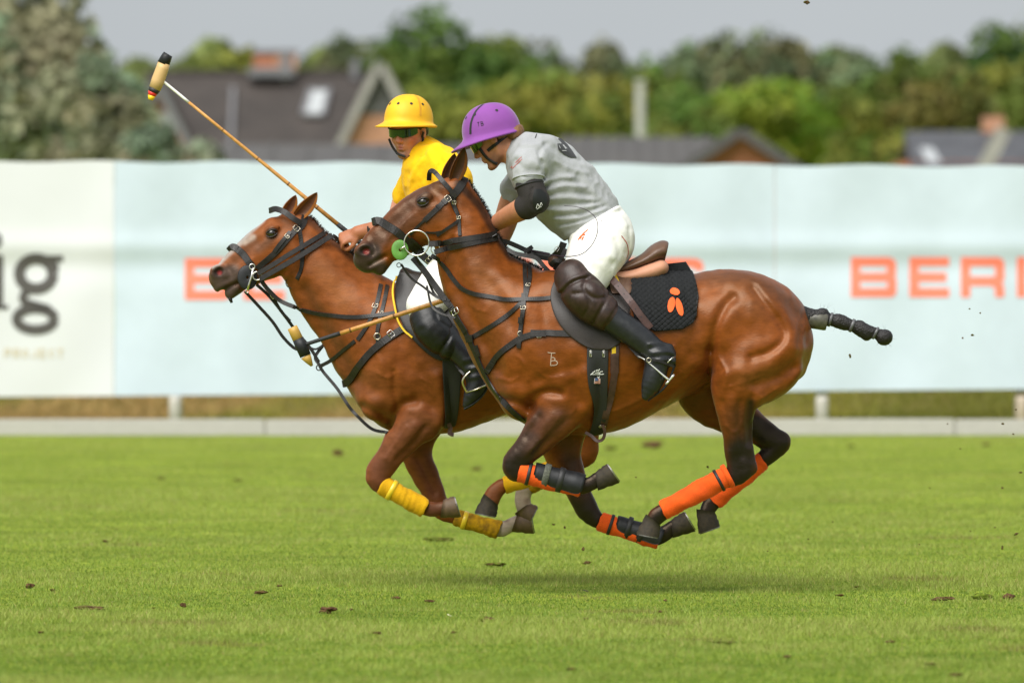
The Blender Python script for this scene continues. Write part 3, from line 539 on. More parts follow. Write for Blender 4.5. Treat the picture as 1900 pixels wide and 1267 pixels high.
coatN = mat('bay_coat', attr=True, rough=.37, spec=.40, stint=(1, .76, .56), nscale=7, namt=.20, nscale2=48, namt2=.16, bscale=150, bstr=.30, bdist=.003, sheen=.04, rvar=.10, stretch=(.45, 1, 1))
coatF = mat('chestnut_coat', attr=True, rough=.44, spec=.30, stint=(1, .76, .58), nscale=7, namt=.20, nscale2=46, namt2=.16, bscale=150, bstr=.30, bdist=.003, sheen=.04, rvar=.10, stretch=(.45, 1, 1))
DN = dict(bbox=(630, 300, 1545, 1030), base=(.172, .044, .0062), veins=[[(1000, 690), (1018, 700), (1045, 696)], [(1040, 768), (1018, 798), (992, 826), (972, 846)], [(1066, 756), (1048, 786), (1024, 806)], [(1130, 764), (1180, 744), (1232, 716), (1262, 690)], [(1352, 716), (1378, 708), (1404, 700)], [(1344, 786), (1356, 800), (1368, 796), (1374, 782)], [(738, 428), (722, 442), (714, 458)], [(770, 396), (752, 410), (744, 424)], [(760, 432), (742, 446)], [(868, 556), (884, 574), (902, 578)], [(960, 660), (975, 680), (980, 705)], [(925, 700), (945, 706), (960, 700)], [(1210, 690), (1235, 672), (1250, 640)], [(1330, 660), (1345, 690), (1342, 720)], [(1440, 720), (1410, 738)]],
 chains=[
  # neck to rump
  ([(848, 358, 0, 30, .065), (858, 418, 0, 52, .085), (876, 484, 0, 66, .105), (900, 533, 0, 76, .125), (935, 572, 0, 95, .16), (985, 620, 0, 118, .21), (1040, 640, 0, 138, .255),
    (1097, 650, 0, 154, .285), (1160, 640, 0, 136, .29), (1225, 625, 0, 119, .275), (1290, 607, 0, 98, .25), (1352, 601, 0, 101, .235), (1402, 610, 0, 97, .215), (1424, 636, 0, 86, .17)], .03),
  ([(1000, 650, 0, 112, .19), (1030, 688, 0, 114, .20), (1085, 715, 0, 88, .19)], .05),
  # head
  ([(836, 362, 0, 34, .068), (806, 396, 0, 54, .082), (782, 404, 0, 50, .083), (757, 421, 0, 46, .072), (733, 440, 0, 42, .060), (712, 452, 0, 37.5, .052), (694, 470, 0, 33, .05), (682, 480, 0, 26, .05)], .012),
  ([(714, 482, 0, 14, .04), (704, 496, 0, 13.5, .034)], .010),
  # near hind
  ([(1400, 620, .09, 86, .14), (1402, 655, .125, 88, .13), (1385, 690, .15, 66, .115), (1366, 728, .165, 45, .082), (1365, 770, .165, 32.5, .06), (1368, 808, .155, 27, .046), (1372, 845, .145, 27, .038), (1374, 868, .14, 26, .036),
    (1358, 884, .135, 19, .030), (1330, 896, .13, 14, .024), (1262, 932, .125, 13, .021), (1232, 948, .12, 15.5, .026), (1220, 957, .12, 16, .027), (1212, 968, .12, 14, .024)], .035),
  ([(1378, 862, .14, 17, .026), (1394, 869, .14, 12.5, .018)], .015),
  ([(1391, 765, .155, 7, .016), (1392, 820, .15, 6, .012), (1397, 862, .14, 8, .013)], .01),
  # far hind
  ([(1370, 640, -.10, 80, .13), (1318, 712, -.145, 66, .11), (1345, 755, -.155, 46, .08), (1395, 790, -.15, 30, .055), (1432, 815, -.14, 25, .038), (1445, 822, -.14, 22, .034), (1425, 845, -.135, 17, .028),
    (1400, 866, -.13, 13.5, .023), (1338, 920, -.125, 13, .021), (1320, 935, -.125, 15.5, .026), (1312, 948, -.12, 14, .024)], .035),
  ([(1440, 815, -.14, 16, .024), (1456, 815, -.14, 11, .017)], .012),
  # near fore
  ([(1040, 700, .13, 58, .085), (1046, 745, .145, 50, .082), (1012, 794, .145, 37, .062), (978, 833, .14, 27, .047), (958, 858, .135, 24.5, .038), (957, 872, .135, 21, .034), (975, 880, .132, 14, .024),
    (1060, 898, .13, 12.5, .02), (1080, 902, .13, 15, .025), (1096, 897, .13, 13, .023), (1108, 890, .13, 14, .026)], .03),
  # far fore
  ([(1060, 740, -.12, 52, .08), (1044, 800, -.13, 44, .066), (1044, 842, -.13, 35, .056), (1062, 890, -.13, 26, .045), (1078, 922, -.13, 21.5, .038), (1090, 946, -.13, 21, .037), (1106, 963, -.13, 16, .03),
    (1130, 974, -.13, 12.5, .022), (1205, 997, -.13, 12.5, .02), (1226, 994, -.13, 15, .025), (1242, 984, -.13, 13, .023), (1250, 978, -.13, 13, .025)], .03),
 ],
 ells=[(1050, 715, .13, 50, 56, .085, 20, .03), (972, 655, .13, 56, 40, .085, 60, .05), (1005, 570, .10, 70, 38, .085, 65, .06), (1050, 715, -.13, 50, 56, .085, 20, .03), (972, 655, -.13, 56, 40, .085, 60, .05),
  (955, 735, .085, 30, 44, .085, 20, .05), (955, 735, -.085, 30, 44, .085, 20, .05),
  (818, 412, .058, 34, 38, .032, -30, .02), (818, 412, -.058, 34, 38, .032, -30, .02), (790, 366, .075, 17, 9, .020, 25, .014), (790, 366, -.075, 17, 9, .020, 25, .014),
  (742, 420, .05, 34, 5, .016, 40, .012), (742, 420, -.05, 34, 5, .016, 40, .012), (676, 464, .036, 19, 15, .022, 20, .01), (676, 464, -.036, 19, 15, .022, 20, .01), (692, 492, 0, 20, 11, .045, 20, .012)],
 carve=[(677, 465, .066, 12, 9, .030, 15, .008), (785, 375, .105, 9.5, 6.5, .018, 20, .008)],
 strokes=[
  ([(716, 475), (700, 484), (686, 493)], 3.2, -.010, 0), ([(760, 390), (735, 412), (715, 430)], 10, -.006, 0), ([(800, 352), (815, 362)], 9, -.007, 0), ([(700, 452), (690, 440)], 9, -.004, 0),
  ([(768, 432), (790, 446), (818, 452), (842, 436)], 5, .005, 0), ([(842, 385), (850, 415), (842, 445)], 6, -.008, 0), ([(800, 385), (785, 388)], 7, .004, 0), ([(690, 474), (697, 464), (692, 452)], 4, -.005, 0), ([(735, 452), (712, 474)], 7, .004, 0),
  # neck
  ([(845, 470), (856, 540), (890, 610), (925, 680)], 13, -.012, 0), ([(880, 420), (895, 480), (925, 530), (965, 555)], 22, .010, 0), ([(850, 440), (870, 500), (900, 570)], 16, .008, 0), ([(905, 430), (925, 470), (960, 505)], 11, -.006, 0), ([(900, 520), (930, 560), (950, 600)], 12, -.007, 0),
  # shoulder and arm
  ([(960, 560), (985, 620), (1000, 680)], 16, .010, 0), ([(1000, 560), (1020, 620), (1030, 660)], 12, -.006, 0), ([(985, 752), (992, 736), (1012, 726), (1040, 728)], 8, -.014, -1), ([(958, 722), (978, 728), (992, 728)], 12, .012, -1), ([(930, 738), (955, 745), (978, 752)], 7, -.010, -1),
  ([(1000, 700), (1030, 690), (1065, 680)], 12, -.006, -1), ([(1085, 690), (1096, 735), (1092, 762)], 9, .014, -1), ([(1108, 690), (1112, 740), (1100, 775)], 9, -.012, -1), ([(1030, 770), (1005, 805), (985, 835)], 7, .008, -1), ([(1055, 775), (1020, 810), (990, 840)], 5, -.006, -1), ([(1000, 775), (978, 810)], 6, -.006, -1),
  ([(1062, 715), (1074, 742)], 9, -.007, -1), ([(1040, 705), (1050, 740)], 8, .005, -1),
  # barrel
  ([(1140, 770), (1200, 745), (1250, 720), (1300, 680)], 12, .006, 0), ([(1130, 740), (1190, 715), (1240, 690)], 14, -.006, 0), ([(1215, 640), (1240, 700)], 16, -.004, 0), ([(1180, 650), (1190, 710)], 10, .003, 0), ([(1265, 560), (1290, 600), (1290, 650)], 16, -.012, 0), ([(1300, 640), (1270, 690), (1230, 735)], 10, .008, 0),
  # quarters
  ([(1318, 648), (1326, 606), (1343, 570), (1360, 552)], 8, -.013, -1), ([(1318, 690), (1316, 650)], 7, -.010, -1), ([(1342, 600), (1360, 575), (1385, 570)], 20, .012, -1), ([(1395, 535), (1424, 572), (1446, 604), (1450, 630), (1425, 652), (1392, 662)], 7, -.009, -1),
  ([(1408, 528), (1440, 562), (1466, 604), (1474, 640)], 12, .009, -1), ([(1462, 565), (1480, 600), (1484, 635)], 9, -.006, -1), ([(1466, 680), (1448, 692), (1428, 701), (1398, 711)], 11, -.012, -1), ([(1486, 694), (1465, 715), (1435, 734), (1402, 744)], 10, .010, -1), ([(1460, 640), (1430, 672), (1390, 684), (1345, 690)], 11, .010, -1),
  ([(1345, 640), (1372, 690), (1375, 720)], 12, .006, -1), ([(1335, 700), (1338, 725)], 12, .008, -1), ([(1392, 735), (1385, 770), (1386, 820)], 6, -.008, -1), ([(1354, 740), (1352, 780), (1362, 830)], 7, .007, -1), ([(1370, 745), (1370, 800), (1376, 845)], 5, -.006, -1), ([(1340, 745), (1350, 790), (1352, 830)], 4, -.004, -1),
  ([(1350, 520), (1385, 522)], 14, .006, 0), ([(1330, 530), (1300, 545)], 14, -.007, 0)],
 paint=[
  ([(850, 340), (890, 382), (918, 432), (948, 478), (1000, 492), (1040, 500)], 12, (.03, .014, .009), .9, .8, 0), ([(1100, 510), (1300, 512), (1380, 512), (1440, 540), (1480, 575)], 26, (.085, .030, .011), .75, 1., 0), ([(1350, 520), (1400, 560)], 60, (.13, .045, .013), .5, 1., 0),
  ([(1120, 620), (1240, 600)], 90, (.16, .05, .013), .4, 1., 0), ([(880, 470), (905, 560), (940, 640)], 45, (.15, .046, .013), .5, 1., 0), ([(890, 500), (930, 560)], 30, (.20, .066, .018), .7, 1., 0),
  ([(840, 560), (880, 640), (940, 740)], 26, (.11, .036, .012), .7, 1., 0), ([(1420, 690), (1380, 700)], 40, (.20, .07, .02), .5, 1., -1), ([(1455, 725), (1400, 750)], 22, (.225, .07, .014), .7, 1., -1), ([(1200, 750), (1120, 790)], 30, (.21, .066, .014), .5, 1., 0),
  # dark face
  ([(800, 345), (760, 380), (720, 425), (690, 455)], 36, (.045, .021, .014), .85, .9, 0), ([(790, 405), (750, 425)], 30, (.05, .022, .013), .6, 1., 0), ([(800, 395), (818, 400)], 22, (.12, .042, .014), .6, 1., 0), ([(812, 345), (806, 360)], 14, (.12, .05, .018), .7, 1., 0), ([(712, 440), (700, 450)], 16, (.075, .035, .022), .7, 1., 0), ([(735, 425), (725, 440)], 14, (.10, .036, .014), .6, 1., 0),
  ([(690, 470), (670, 480), (680, 500), (706, 505)], 26, (.030, .022, .019), .95, .5, 0), ([(694, 488), (712, 484)], 8, (.11, .085, .07), .6, 1., 0), ([(785, 375)], 17, (.012, .009, .008), .9, .7, 0), ([(790, 361)], 10, (.07, .045, .025), .5, 1., 0),
  # black points, dark forearms and far thigh
  ([(1366, 770), (1370, 830)], 46, (.06, .022, .011), .75, 1., -1), ([(1370, 835, 44), (1374, 870, 52), (1374, 890, 50), (1230, 960, 48), (1205, 985, 48)], 40, BLACK, 1., .75, -1), ([(1391, 745, 14), (1391, 790, 24), (1396, 850, 36)], 10, BLACK, .9, 1., -1),
  ([(1400, 790, 30), (1440, 820, 42), (1400, 870, 36), (1318, 940, 32), (1310, 960, 32)], 40, BLACK, 1., .5, 1), ([(1290, 730), (1340, 770)], 70, (.085, .027, .010), .8, .8, 1),  # broad far-thigh brush puts its deep shade into the coat colour
  ([(985, 818, 26), (958, 862, 44), (975, 885, 34), (1110, 895, 40)], 40, BLACK, 1., .6, -1), ([(1036, 775), (990, 820)], 46, (.055, .024, .015), .8, .9, -1), ([(1000, 765), (965, 815), (950, 840)], 22, (.022, .013, .011), .8, 1., -1),
  ([(1080, 925, 34), (1100, 960, 38), (1220, 1000, 36), (1260, 980, 36)], 40, BLACK, 1., .5, 1), ([(1050, 820), (1068, 890)], 44, (.09, .03, .011), .8, .8, 1), ([(1060, 860), (1078, 915)], 30, (.03, .014, .010), .8, .9, 1),
  ([(677, 465)], 17, (.012, .009, .009), .9, .5, 0), ([(680, 467)], 8.0, (.17, .006, .011), 1., .7, 0)])
DF = dict(bbox=(365, 370, 1280, 1010), base=(.185, .051, .0105), veins=[[(755, 790), (735, 820), (715, 850)], [(785, 785), (765, 812), (745, 832)], [(700, 690), (720, 700), (735, 690)], [(790, 715), (805, 735)], [(470, 480), (455, 495), (448, 510)], [(492, 448), (478, 462)], [(690, 640), (705, 665), (712, 690)], [(780, 700), (800, 712)]],
 chains=[
  ([(556, 425, 0, 30, .065), (572, 476, 0, 54, .085), (602, 518, 0, 68, .105), (632, 556, 0, 76, .12), (670, 590, 0, 88, .155), (722, 640, 0, 108, .205), (780, 648, 0, 130, .25),
    (840, 648, 0, 146, .28), (905, 638, 0, 133, .285), (975, 622, 0, 116, .27), (1040, 606, 0, 98, .245), (1105, 600, 0, 98, .23), (1155, 610, 0, 94, .21), (1178, 634, 0, 84, .17)], .03),
  ([(740, 660, 0, 106, .19), (762, 700, 0, 106, .20), (820, 722, 0, 82, .19)], .05),
  ([(548, 426, 0, 32, .066), (527, 450, 0, 52, .08), (500, 464, 0, 50, .081), (474, 482, 0, 44.5, .07), (452, 496, 0, 39, .058), (430, 510, 0, 33, .05), (414, 516, 0, 26, .048)], .012),
  ([(440, 532, 0, 13, .038), (428, 543, 0, 12, .032)], .010),
  ([(1155, 630, .09, 80, .13), (1150, 665, .125, 76, .12), (1120, 700, .15, 60, .1), (1092, 740, .16, 42, .075), (1086, 780, .155, 30, .055), (1086, 815, .145, 25, .04), (1084, 840, .14, 24, .036),
    (1065, 856, .135, 17, .028), (1030, 868, .13, 13, .022), (950, 895, .125, 13, .021), (930, 902, .12, 15, .026), (918, 914, .12, 16, .027), (911, 927, .12, 16, .028)], .035),
  ([(1084, 834, .14, 16, .024), (1098, 836, .14, 11, .017)], .012),
  ([(1130, 640, -.10, 74, .12), (1085, 705, -.145, 56, .1), (1080, 750, -.15, 38, .07), (1074, 795, -.145, 25, .045), (1070, 826, -.14, 22, .034), (1056, 848, -.135, 15, .026),
    (1038, 866, -.13, 12.5, .022), (990, 898, -.125, 13, .022), (974, 908, -.125, 15, .027), (970, 926, -.125, 15, .027), (973, 942, -.125, 15, .028)], .035),
  ([(785, 725, .12, 54, .08), (782, 768, .14, 48, .08), (755, 800, .14, 37, .06), (727, 840, .135, 26, .045), (702, 876, .13, 23.5, .037), (702, 893, .13, 20, .034), (716, 906, .128, 13.5, .024),
    (778, 937, .125, 12.5, .02), (798, 944, .125, 14.5, .025), (812, 944, .125, 13, .023), (822, 942, .125, 13, .026)], .03),
  ([(790, 755, -.12, 50, .08), (772, 805, -.13, 38, .062), (774, 845, -.13, 29, .05), (790, 885, -.13, 25, .042), (808, 922, -.13, 20.5, .037), (820, 946, -.13, 18, .034), (838, 957, -.13, 14, .027),
    (858, 964, -.13, 12, .021), (915, 980, -.13, 12.5, .02), (932, 981, -.13, 14.5, .025), (946, 974, -.13, 13, .023), (957, 969, -.13, 13, .026)], .03)],
 ells=[(795, 735, .12, 46, 54, .08, 20, .03), (712, 668, .12, 52, 36, .08, 60, .05), (745, 590, .10, 66, 36, .08, 65, .06), (690, 742, .085, 26, 40, .085, 20, .03), (690, 742, -.085, 26, 40, .085, 20, .03), (795, 735, -.12, 46, 54, .08, 20, .03), (712, 668, -.12, 52, 36, .08, 60, .05),
  (536, 464, .055, 31, 36, .030, -30, .02), (536, 464, -.055, 31, 36, .03, -30, .02), (508, 424, .072, 16, 8.5, .02, 25, .014), (508, 424, -.072, 16, 8.5, .02, 25, .014), (470, 470, .048, 30, 5, .015, 40, .012), (470, 470, -.048, 30, 5, .015, 40, .012),
  (406, 504, .035, 17, 14, .022, 20, .01), (406, 504, -.035, 17, 14, .022, 20, .01), (415, 530, 0, 20, 11, .043, 25, .012)],
 carve=[(405, 504, .064, 11, 8.5, .028, 25, .008), (505, 433, .102, 9.5, 6.5, .018, 20, .008)],
 strokes=[([(446, 524), (430, 530), (410, 540)], 3.2, -.009, 0), ([(480, 450), (458, 470), (440, 486)], 10, -.006, 0), ([(515, 408), (530, 415)], 9, -.007, 0), ([(488, 500), (510, 512), (536, 512), (556, 494)], 5, .005, 0), ([(556, 448), (562, 475), (556, 505)], 6, -.008, 0), ([(425, 500), (430, 512), (420, 520)], 5, -.005, 0),
  ([(565, 540), (590, 590), (625, 645), (660, 700)], 13, -.011, 0), ([(590, 470), (620, 520), (660, 560), (700, 580)], 22, .010, 0), ([(575, 510), (605, 565), (640, 620)], 15, .008, 0), ([(610, 455), (650, 495), (690, 525)], 11, -.006, 0),
  ([(700, 600), (715, 650), (730, 710)], 16, .010, 0), ([(735, 600), (760, 680)], 12, -.006, 0), ([(726, 790), (736, 764), (750, 748), (770, 745)], 8, -.014, -1), ([(700, 745), (715, 748), (730, 748)], 12, .012, -1), ([(676, 752), (700, 764), (722, 776)], 7, -.010, -1), ([(732, 690), (733, 720), (736, 748)], 5, -.007, -1),
  ([(812, 700), (822, 750), (818, 785)], 9, .014, -1), ([(832, 700), (836, 770), (826, 795)], 8, -.011, -1), ([(770, 790), (748, 820), (728, 850)], 7, .008, -1), ([(790, 790), (760, 826), (735, 852)], 5, -.006, -1), ([(772, 735), (800, 752)], 8, -.006, -1),
  ([(850, 760), (900, 740), (940, 720)], 12, .005, 0), ([(775, 850), (795, 890), (806, 915)], 5, -.006, 0)],
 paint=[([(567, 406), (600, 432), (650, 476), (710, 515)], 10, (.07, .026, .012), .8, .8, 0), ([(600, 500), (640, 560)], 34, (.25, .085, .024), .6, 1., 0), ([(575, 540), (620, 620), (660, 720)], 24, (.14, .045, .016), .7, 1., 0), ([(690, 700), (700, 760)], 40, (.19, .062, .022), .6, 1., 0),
  ([(780, 790), (720, 850)], 60, (.15, .052, .024), .8, .9, -1), ([(705, 870), (700, 900)], 34, (.11, .038, .02), .8, .8, -1), ([(776, 830), (806, 910)], 40, (.15, .05, .022), .8, .8, 1),
  ([(470, 450), (440, 480)], 20, (.16, .065, .035), .7, 1., 0), ([(430, 508), (405, 515), (412, 540), (432, 546)], 26, (.06, .045, .04), .92, .6, 0), ([(448, 520), (435, 530)], 20, (.05, .036, .03), .7, .8, 0), ([(505, 433)], 17, (.02, .014, .012), .9, .7, 0), ([(500, 448), (480, 462)], 15, (.09, .05, .035), .6, 1., 0),
  ([(486, 408, 9), (462, 428, 11), (440, 452, 12), (420, 472, 10), (398, 494, 9)], 10, (.38, .34, .31), .9, .7, 0), ([(470, 440, 9), (454, 450, 9)], 10, (.33, .28, .24), .7, .8, 0),
  ([(920, 985, 30), (950, 972, 30), (965, 968, 30)], 30, (.40, .33, .27), .95, .5, 1), ([(968, 905, 25), (972, 945, 30)], 30, (.36, .29, .24), .95, .5, 1), ([(940, 965)], 9, (.2, .14, .1), .7, .8, 1), ([(978, 930)], 10, (.2, .13, .1), .7, .8, 1), ([(800, 945), (820, 940)], 22, (.085, .034, .02), .8, .8, -1), ([(918, 915), (911, 930)], 26, (.13, .045, .022), .7, .8, -1),
  ([(405, 504)], 15, (.02, .014, .013), .85, .5, 0), ([(408, 506)], 6.5, (.16, .008, .012), 1., .7, 0)])
hoofm = mat('hoof_horn', (.030, .025, .020), rough=.7, spec=.25, nscale=60, namt=.45, two=(.085, .065, .04), stretch=(1, 1, 1), bscale=150, bstr=.25)
hoofpale = mat('pale_hoof_horn', (.14, .085, .045), rough=.6, nscale=50, namt=.6, two=(.06, .04, .028), bscale=150, bstr=.25)
solem = mat('hoof_sole', (.05, .042, .022), rough=.85, nscale=45, namt=.7, two=(.12, .11, .05), bscale=70, bstr=.6, bdist=.006)
steel = mat('polished_steel', (.72, .70, .66), rough=.28, metal=1.0, nscale=30, namt=.1)
shoem = mat('worn_horseshoe', (.20, .19, .18), rough=.5, metal=.9, nscale=60, namt=.35)
eyem = mat('horse_eye', (.010, .006, .004), rough=.04, spec=.7, coat=.6)
def hoof(parent, Y, cpx, spx, toe, mt, rc=.036, rs=.051):
    c, q = Vector(P(*cpx, Y)), Vector(P(*spx, Y)); tp = Vector(P(*toe, Y)); ax = (q - c).normalized(); t = tp - q; t -= ax * t.dot(ax); t.normalize(); lat = ax.cross(t)
    L = (q - c).length; V = []; n = 24; rows = 6
    for i in range(rows):
        u = i / (rows - 1); r = rc + (rs - rc) * u ** .7; 
        for j in range(n):
            a = 2 * math.pi * j / n; ca, sa = math.cos(a), math.sin(a); lead = max(0, ca)
            rr = r * (1 - .10 * max(0, -ca)) + (.002 * math.sin(i * 2.4) if 0 < i < 5 else 0)
            V.append(c + ax * (L * u - .020 * (1 - u) * ca - (0.010 if i == 0 else 0)) + t * (rr * ca * 1.10 + .010 * u * L / .06) + lat * rr * sa * .95)
    F = [(i * n + j, i * n + (j + 1) % n, (i + 1) * n + (j + 1) % n, (i + 1) * n + j) for i in range(rows - 1) for j in range(n)] + [tuple(range(n))]
    ho = mesh('hoof', V, F, mt, parent)
    # concave sole with a frog
    V2 = []; 
    for i, (rr, dep) in enumerate([(.98, .000), (.80, -.002), (.5, -.008), (.2, -.010)]):
        for j in range(n):
            a = 2 * math.pi * j / n; p = V[(rows - 1) * n + j]; mid = q + t * .008; frog = .010 * math.exp(-(math.sin(a) * rr / .18) ** 2) * (math.cos(a) < .3) if i else 0
            V2.append(mid + (p - mid) * rr + ax * (dep + frog))
    F2 = [(i * n + j, i * n + (j + 1) % n, (i + 1) * n + (j + 1) % n, (i + 1) * n + j) for i in range(3) for j in range(n)] + [tuple(range(3 * n, 4 * n))]
    mesh('sole', V2, F2, solem, ho)
    # shoe: open ring with flat section
    V3, F3 = [], []; m = 22
    for i in range(m + 1):
        a = R(-145 + 290 * i / m); d = t * math.cos(a) * 1.08 + lat * math.sin(a) * .95; o_ = q + t * .010
        for (rr, hh) in ((rs * .98, .001), (rs * .98, .006), (rs * .74, .006), (rs * .74, .001)): V3.append(o_ + d * rr + ax * hh)
    for i in range(m):
        for j in range(4): F3.append((i * 4 + j, i * 4 + (j + 1) % 4, (i + 1) * 4 + (j + 1) % 4, (i + 1) * 4 + j))
    F3 += [(0, 1, 2, 3), (m * 4 + 3, m * 4 + 2, m * 4 + 1, m * 4)]
    mesh('horseshoe', V3, F3, shoem, ho, smooth=False)
    return ho
def ear(parent, Y, base, tip, wpx, mt, inner, open_dir=1, lat=0.0, colr=(.2, .07, .02)):
    b, t = Vector(P(*base, Y)), Vector(P(*tip, Y)); ax = t - b; L = ax.length; ax.normalize(); yv = Vector((0, -1, 0)); sx = ax.cross(yv).normalized(); wm = wpx / S(Y); V = []; n = 14; rows = 12
    for sgn in (0, 1):
        for i in range(rows):
            u = i / (rows - 1); wdt = wm * (math.sin(math.pi * min(1, (.22 + .78 * u) ** .92)) ** .75) * (1 if u < .99 else .02) + .0008
            bend = ax * (L * u) + sx * (.07 * L * math.sin(u * 2.2) * open_dir)
            for j in range(n):
                a = -1.35 + 2.7 * j / (n - 1); rr = wdt * (1 - .12 * sgn)
                V.append(b + bend + sx * math.sin(a) * rr * (1.0) - yv * (math.cos(a) * rr * .85 - rr * .45) * open_dir * 1.0 + yv * (.004 * sgn * open_dir) + yv * lat * u)
    m = rows * n; F = []
    for s_ in (0, 1):
        for i in range(rows - 1):
            for j in range(n - 1):
                q = (s_ * m + i * n + j, s_ * m + i * n + j + 1, s_ * m + (i + 1) * n + j + 1, s_ * m + (i + 1) * n + j); F.append(q if s_ else q[::-1])
    for i in range(rows - 1):
        for j in (0, n - 1): F.append((i * n + j, (i + 1) * n + j, m + (i + 1) * n + j, m + i * n + j))
    col = np.array([[colr[0] * (.35 if k >= m and 3 < (k % n) < n - 4 else 1), colr[1] * (.35 if k >= m and 3 < (k % n) < n - 4 else 1), colr[2] * (.4 if k >= m else 1)] for k in range(len(V))])
    return mesh('ear', V, F, mt, parent, col=col)
def wrap(name, parent, Y, a, b, ra, rb, mt, ridges=9, amp=.0016, flat=1.0, seg=28, rows=44, twist=3.0, rag=.004, seed=1):
    """cloth wound round a leg from a to b (photograph pixels), ridges follow the winding"""
    A, B = Vector(P(*a, Y)), Vector(P(*b, Y)); ax = (B - A); L = ax.length; ax.normalize(); yv = Vector((0, -1, 0)); sx = ax.cross(yv).normalized(); V = []; rr_ = random.Random(seed); ph = [rr_.random() * 6 for _ in range(6)]; s = S(Y)
    for i in range(rows):
        u = i / (rows - 1)
        for j in range(seg):
            an = 2 * math.pi * j / seg; r = (ra + (rb - ra) * u) / s
            saw = ((u * ridges + an / (2 * math.pi) + .12 * math.sin(an * 2 + ph[0])) % 1.0); r += amp * (saw - .5) * 2 * (.55 + .45 * math.sin(7 * u + an + ph[5])) + .0022 * math.sin(9 * u + ph[1] + 2 * an) + .0014 * math.sin(23 * u + 3 * an + ph[2])
            if i in (0, rows - 1): r *= .93
            e = rag * math.sin(an + ph[3]) * (1 if u > .5 else -1) * abs(2 * u - 1) + .0015 * math.sin(5 * an + ph[4])
            V.append(A + ax * (L * u + e) + sx * math.cos(an) * r + yv * math.sin(an) * r * flat)
    F = [(i * seg + j, i * seg + (j + 1) % seg, (i + 1) * seg + (j + 1) % seg, (i + 1) * seg + j) for i in range(rows - 1) for j in range(seg)]
    return mesh(name, V, F, mt, parent)
bandO = mat('orange_bandage', (.86, .11, .012), rough=.85, spec=.2, nscale=16, namt=.45, two=(.52, .06, .012), nscale2=200, namt2=.12, bscale=420, bstr=.3, sheen=.1)
bandY = mat('yellow_bandage', (.72, .40, .006), rough=.85, spec=.2, nscale=24, namt=.45, two=(.42, .20, .008), nscale2=200, namt2=.12, bscale=420, bstr=.3, sheen=.1)
bandYd = mat('muddied_yellow_bandage', (.60, .33, .006), rough=.85, spec=.2, nscale=30, namt=.85, two=(.16, .085, .012), nscale2=200, namt2=.12, bscale=420, bstr=.3)
rubberm = mat('black_rubber', (.014, .015, .017), rough=.5, spec=.35, nscale=40, namt=.3, bscale=90, bstr=.15)
velcrom = mat('worn_velcro', (.085, .09, .07), rough=.9, nscale=120, namt=.4, bscale=300, bstr=.4)
tapem = mat('black_tape', (.016, .016, .017), rough=.55)
tapeY = mat('shiny_yellow_tape', (.80, .56, .03), rough=.3, spec=.6)
hairm = mat('black_hair', (.012, .010, .010), rough=.42, spec=.4, nscale=60, namt=.4, stretch=(1, 1, 1), bscale=170, bstr=.9, bdist=.006)

def build_horse(name, Y0, D, coat, label, hooves, ears_, eye, far=False):
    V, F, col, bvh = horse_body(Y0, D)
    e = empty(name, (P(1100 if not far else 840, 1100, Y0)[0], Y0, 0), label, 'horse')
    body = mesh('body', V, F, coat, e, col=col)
    for (lat, c, q, t, m) in hooves: hoof(e, Y0 - lat, c, q, t, m)
    for (lat, b, t, wpx, od, ll, cc) in ears_: ear(e, Y0 - lat, b, t, wpx, coat, None, od, ll, cc)
    for sg in (1, -1):
        x, _, z = P(*eye, Y0); hit = bvh.ray_cast(Vector((x, Y0 - sg * 1.0, z)), Vector((0, sg, 0)))
        y = (hit[0].y if hit[0] else Y0 - sg * .09) + sg * .012
        bm = bmesh.new(); bmesh.ops.create_uvsphere(bm, u_segments=20, v_segments=14, radius=.0255)
        me = bpy.data.meshes.new('eye'); bm.to_mesh(me); bm.free(); me.transform(Matrix.Translation((x, y, z))); eo = link_mesh('eye', me, eyem, e)
        # lids
        lid = [Vector((x + .027 * math.cos(R(a)), y - sg * (.012 + .010 * abs(math.sin(R(a)))), z + .0175 * math.sin(R(a)) + .006 * math.cos(R(a)))) for a in range(8, 176, 12)]
        lv, lf = tube(lid, [.0018 + .0022 * math.sin(R(a)) for a in range(8, 176, 12)], 8); mesh('upper_eyelid', lv, lf, eyelidm, e)
        lid = [Vector((x + .027 * math.cos(R(a)), y - sg * (.012 + .008 * abs(math.sin(R(a)))), z + .0165 * math.sin(R(a)) + .006 * math.cos(R(a)))) for a in range(186, 356, 12)]
        lv, lf = tube(lid, [.0015 + .001 * abs(math.sin(R(a))) for a in range(186, 356, 12)], 8); mesh('lower_eyelid', lv, lf, eyelidm, e)
    return e, bvh
eyelidm = mat('dark_eyelid', (.020, .013, .010), rough=.45)
YN, YF = 0.0, 1.2
horseN, bvhN = build_horse('polo_pony', YN, DN, coatN, 'bay polo pony with black legs and orange leg wraps, nearer the camera',
  [(.13, (1110, 890), (1134, 873), (1157, 886), hoofm), (-.13, (1250, 978), (1276, 962), (1294, 973), hoofm), (.12, (1212, 968), (1207, 994), (1181, 1002), hoofm), (-.12, (1311, 950), (1322, 980), (1316, 1004), hoofm)],
  [(.045, (843, 334), (858, 273), 14.5, 1, .01, (.085, .03, .011)), (-.045, (828, 333), (841, 284), 13, 1, .01, (.14, .06, .03))], (785, 375))
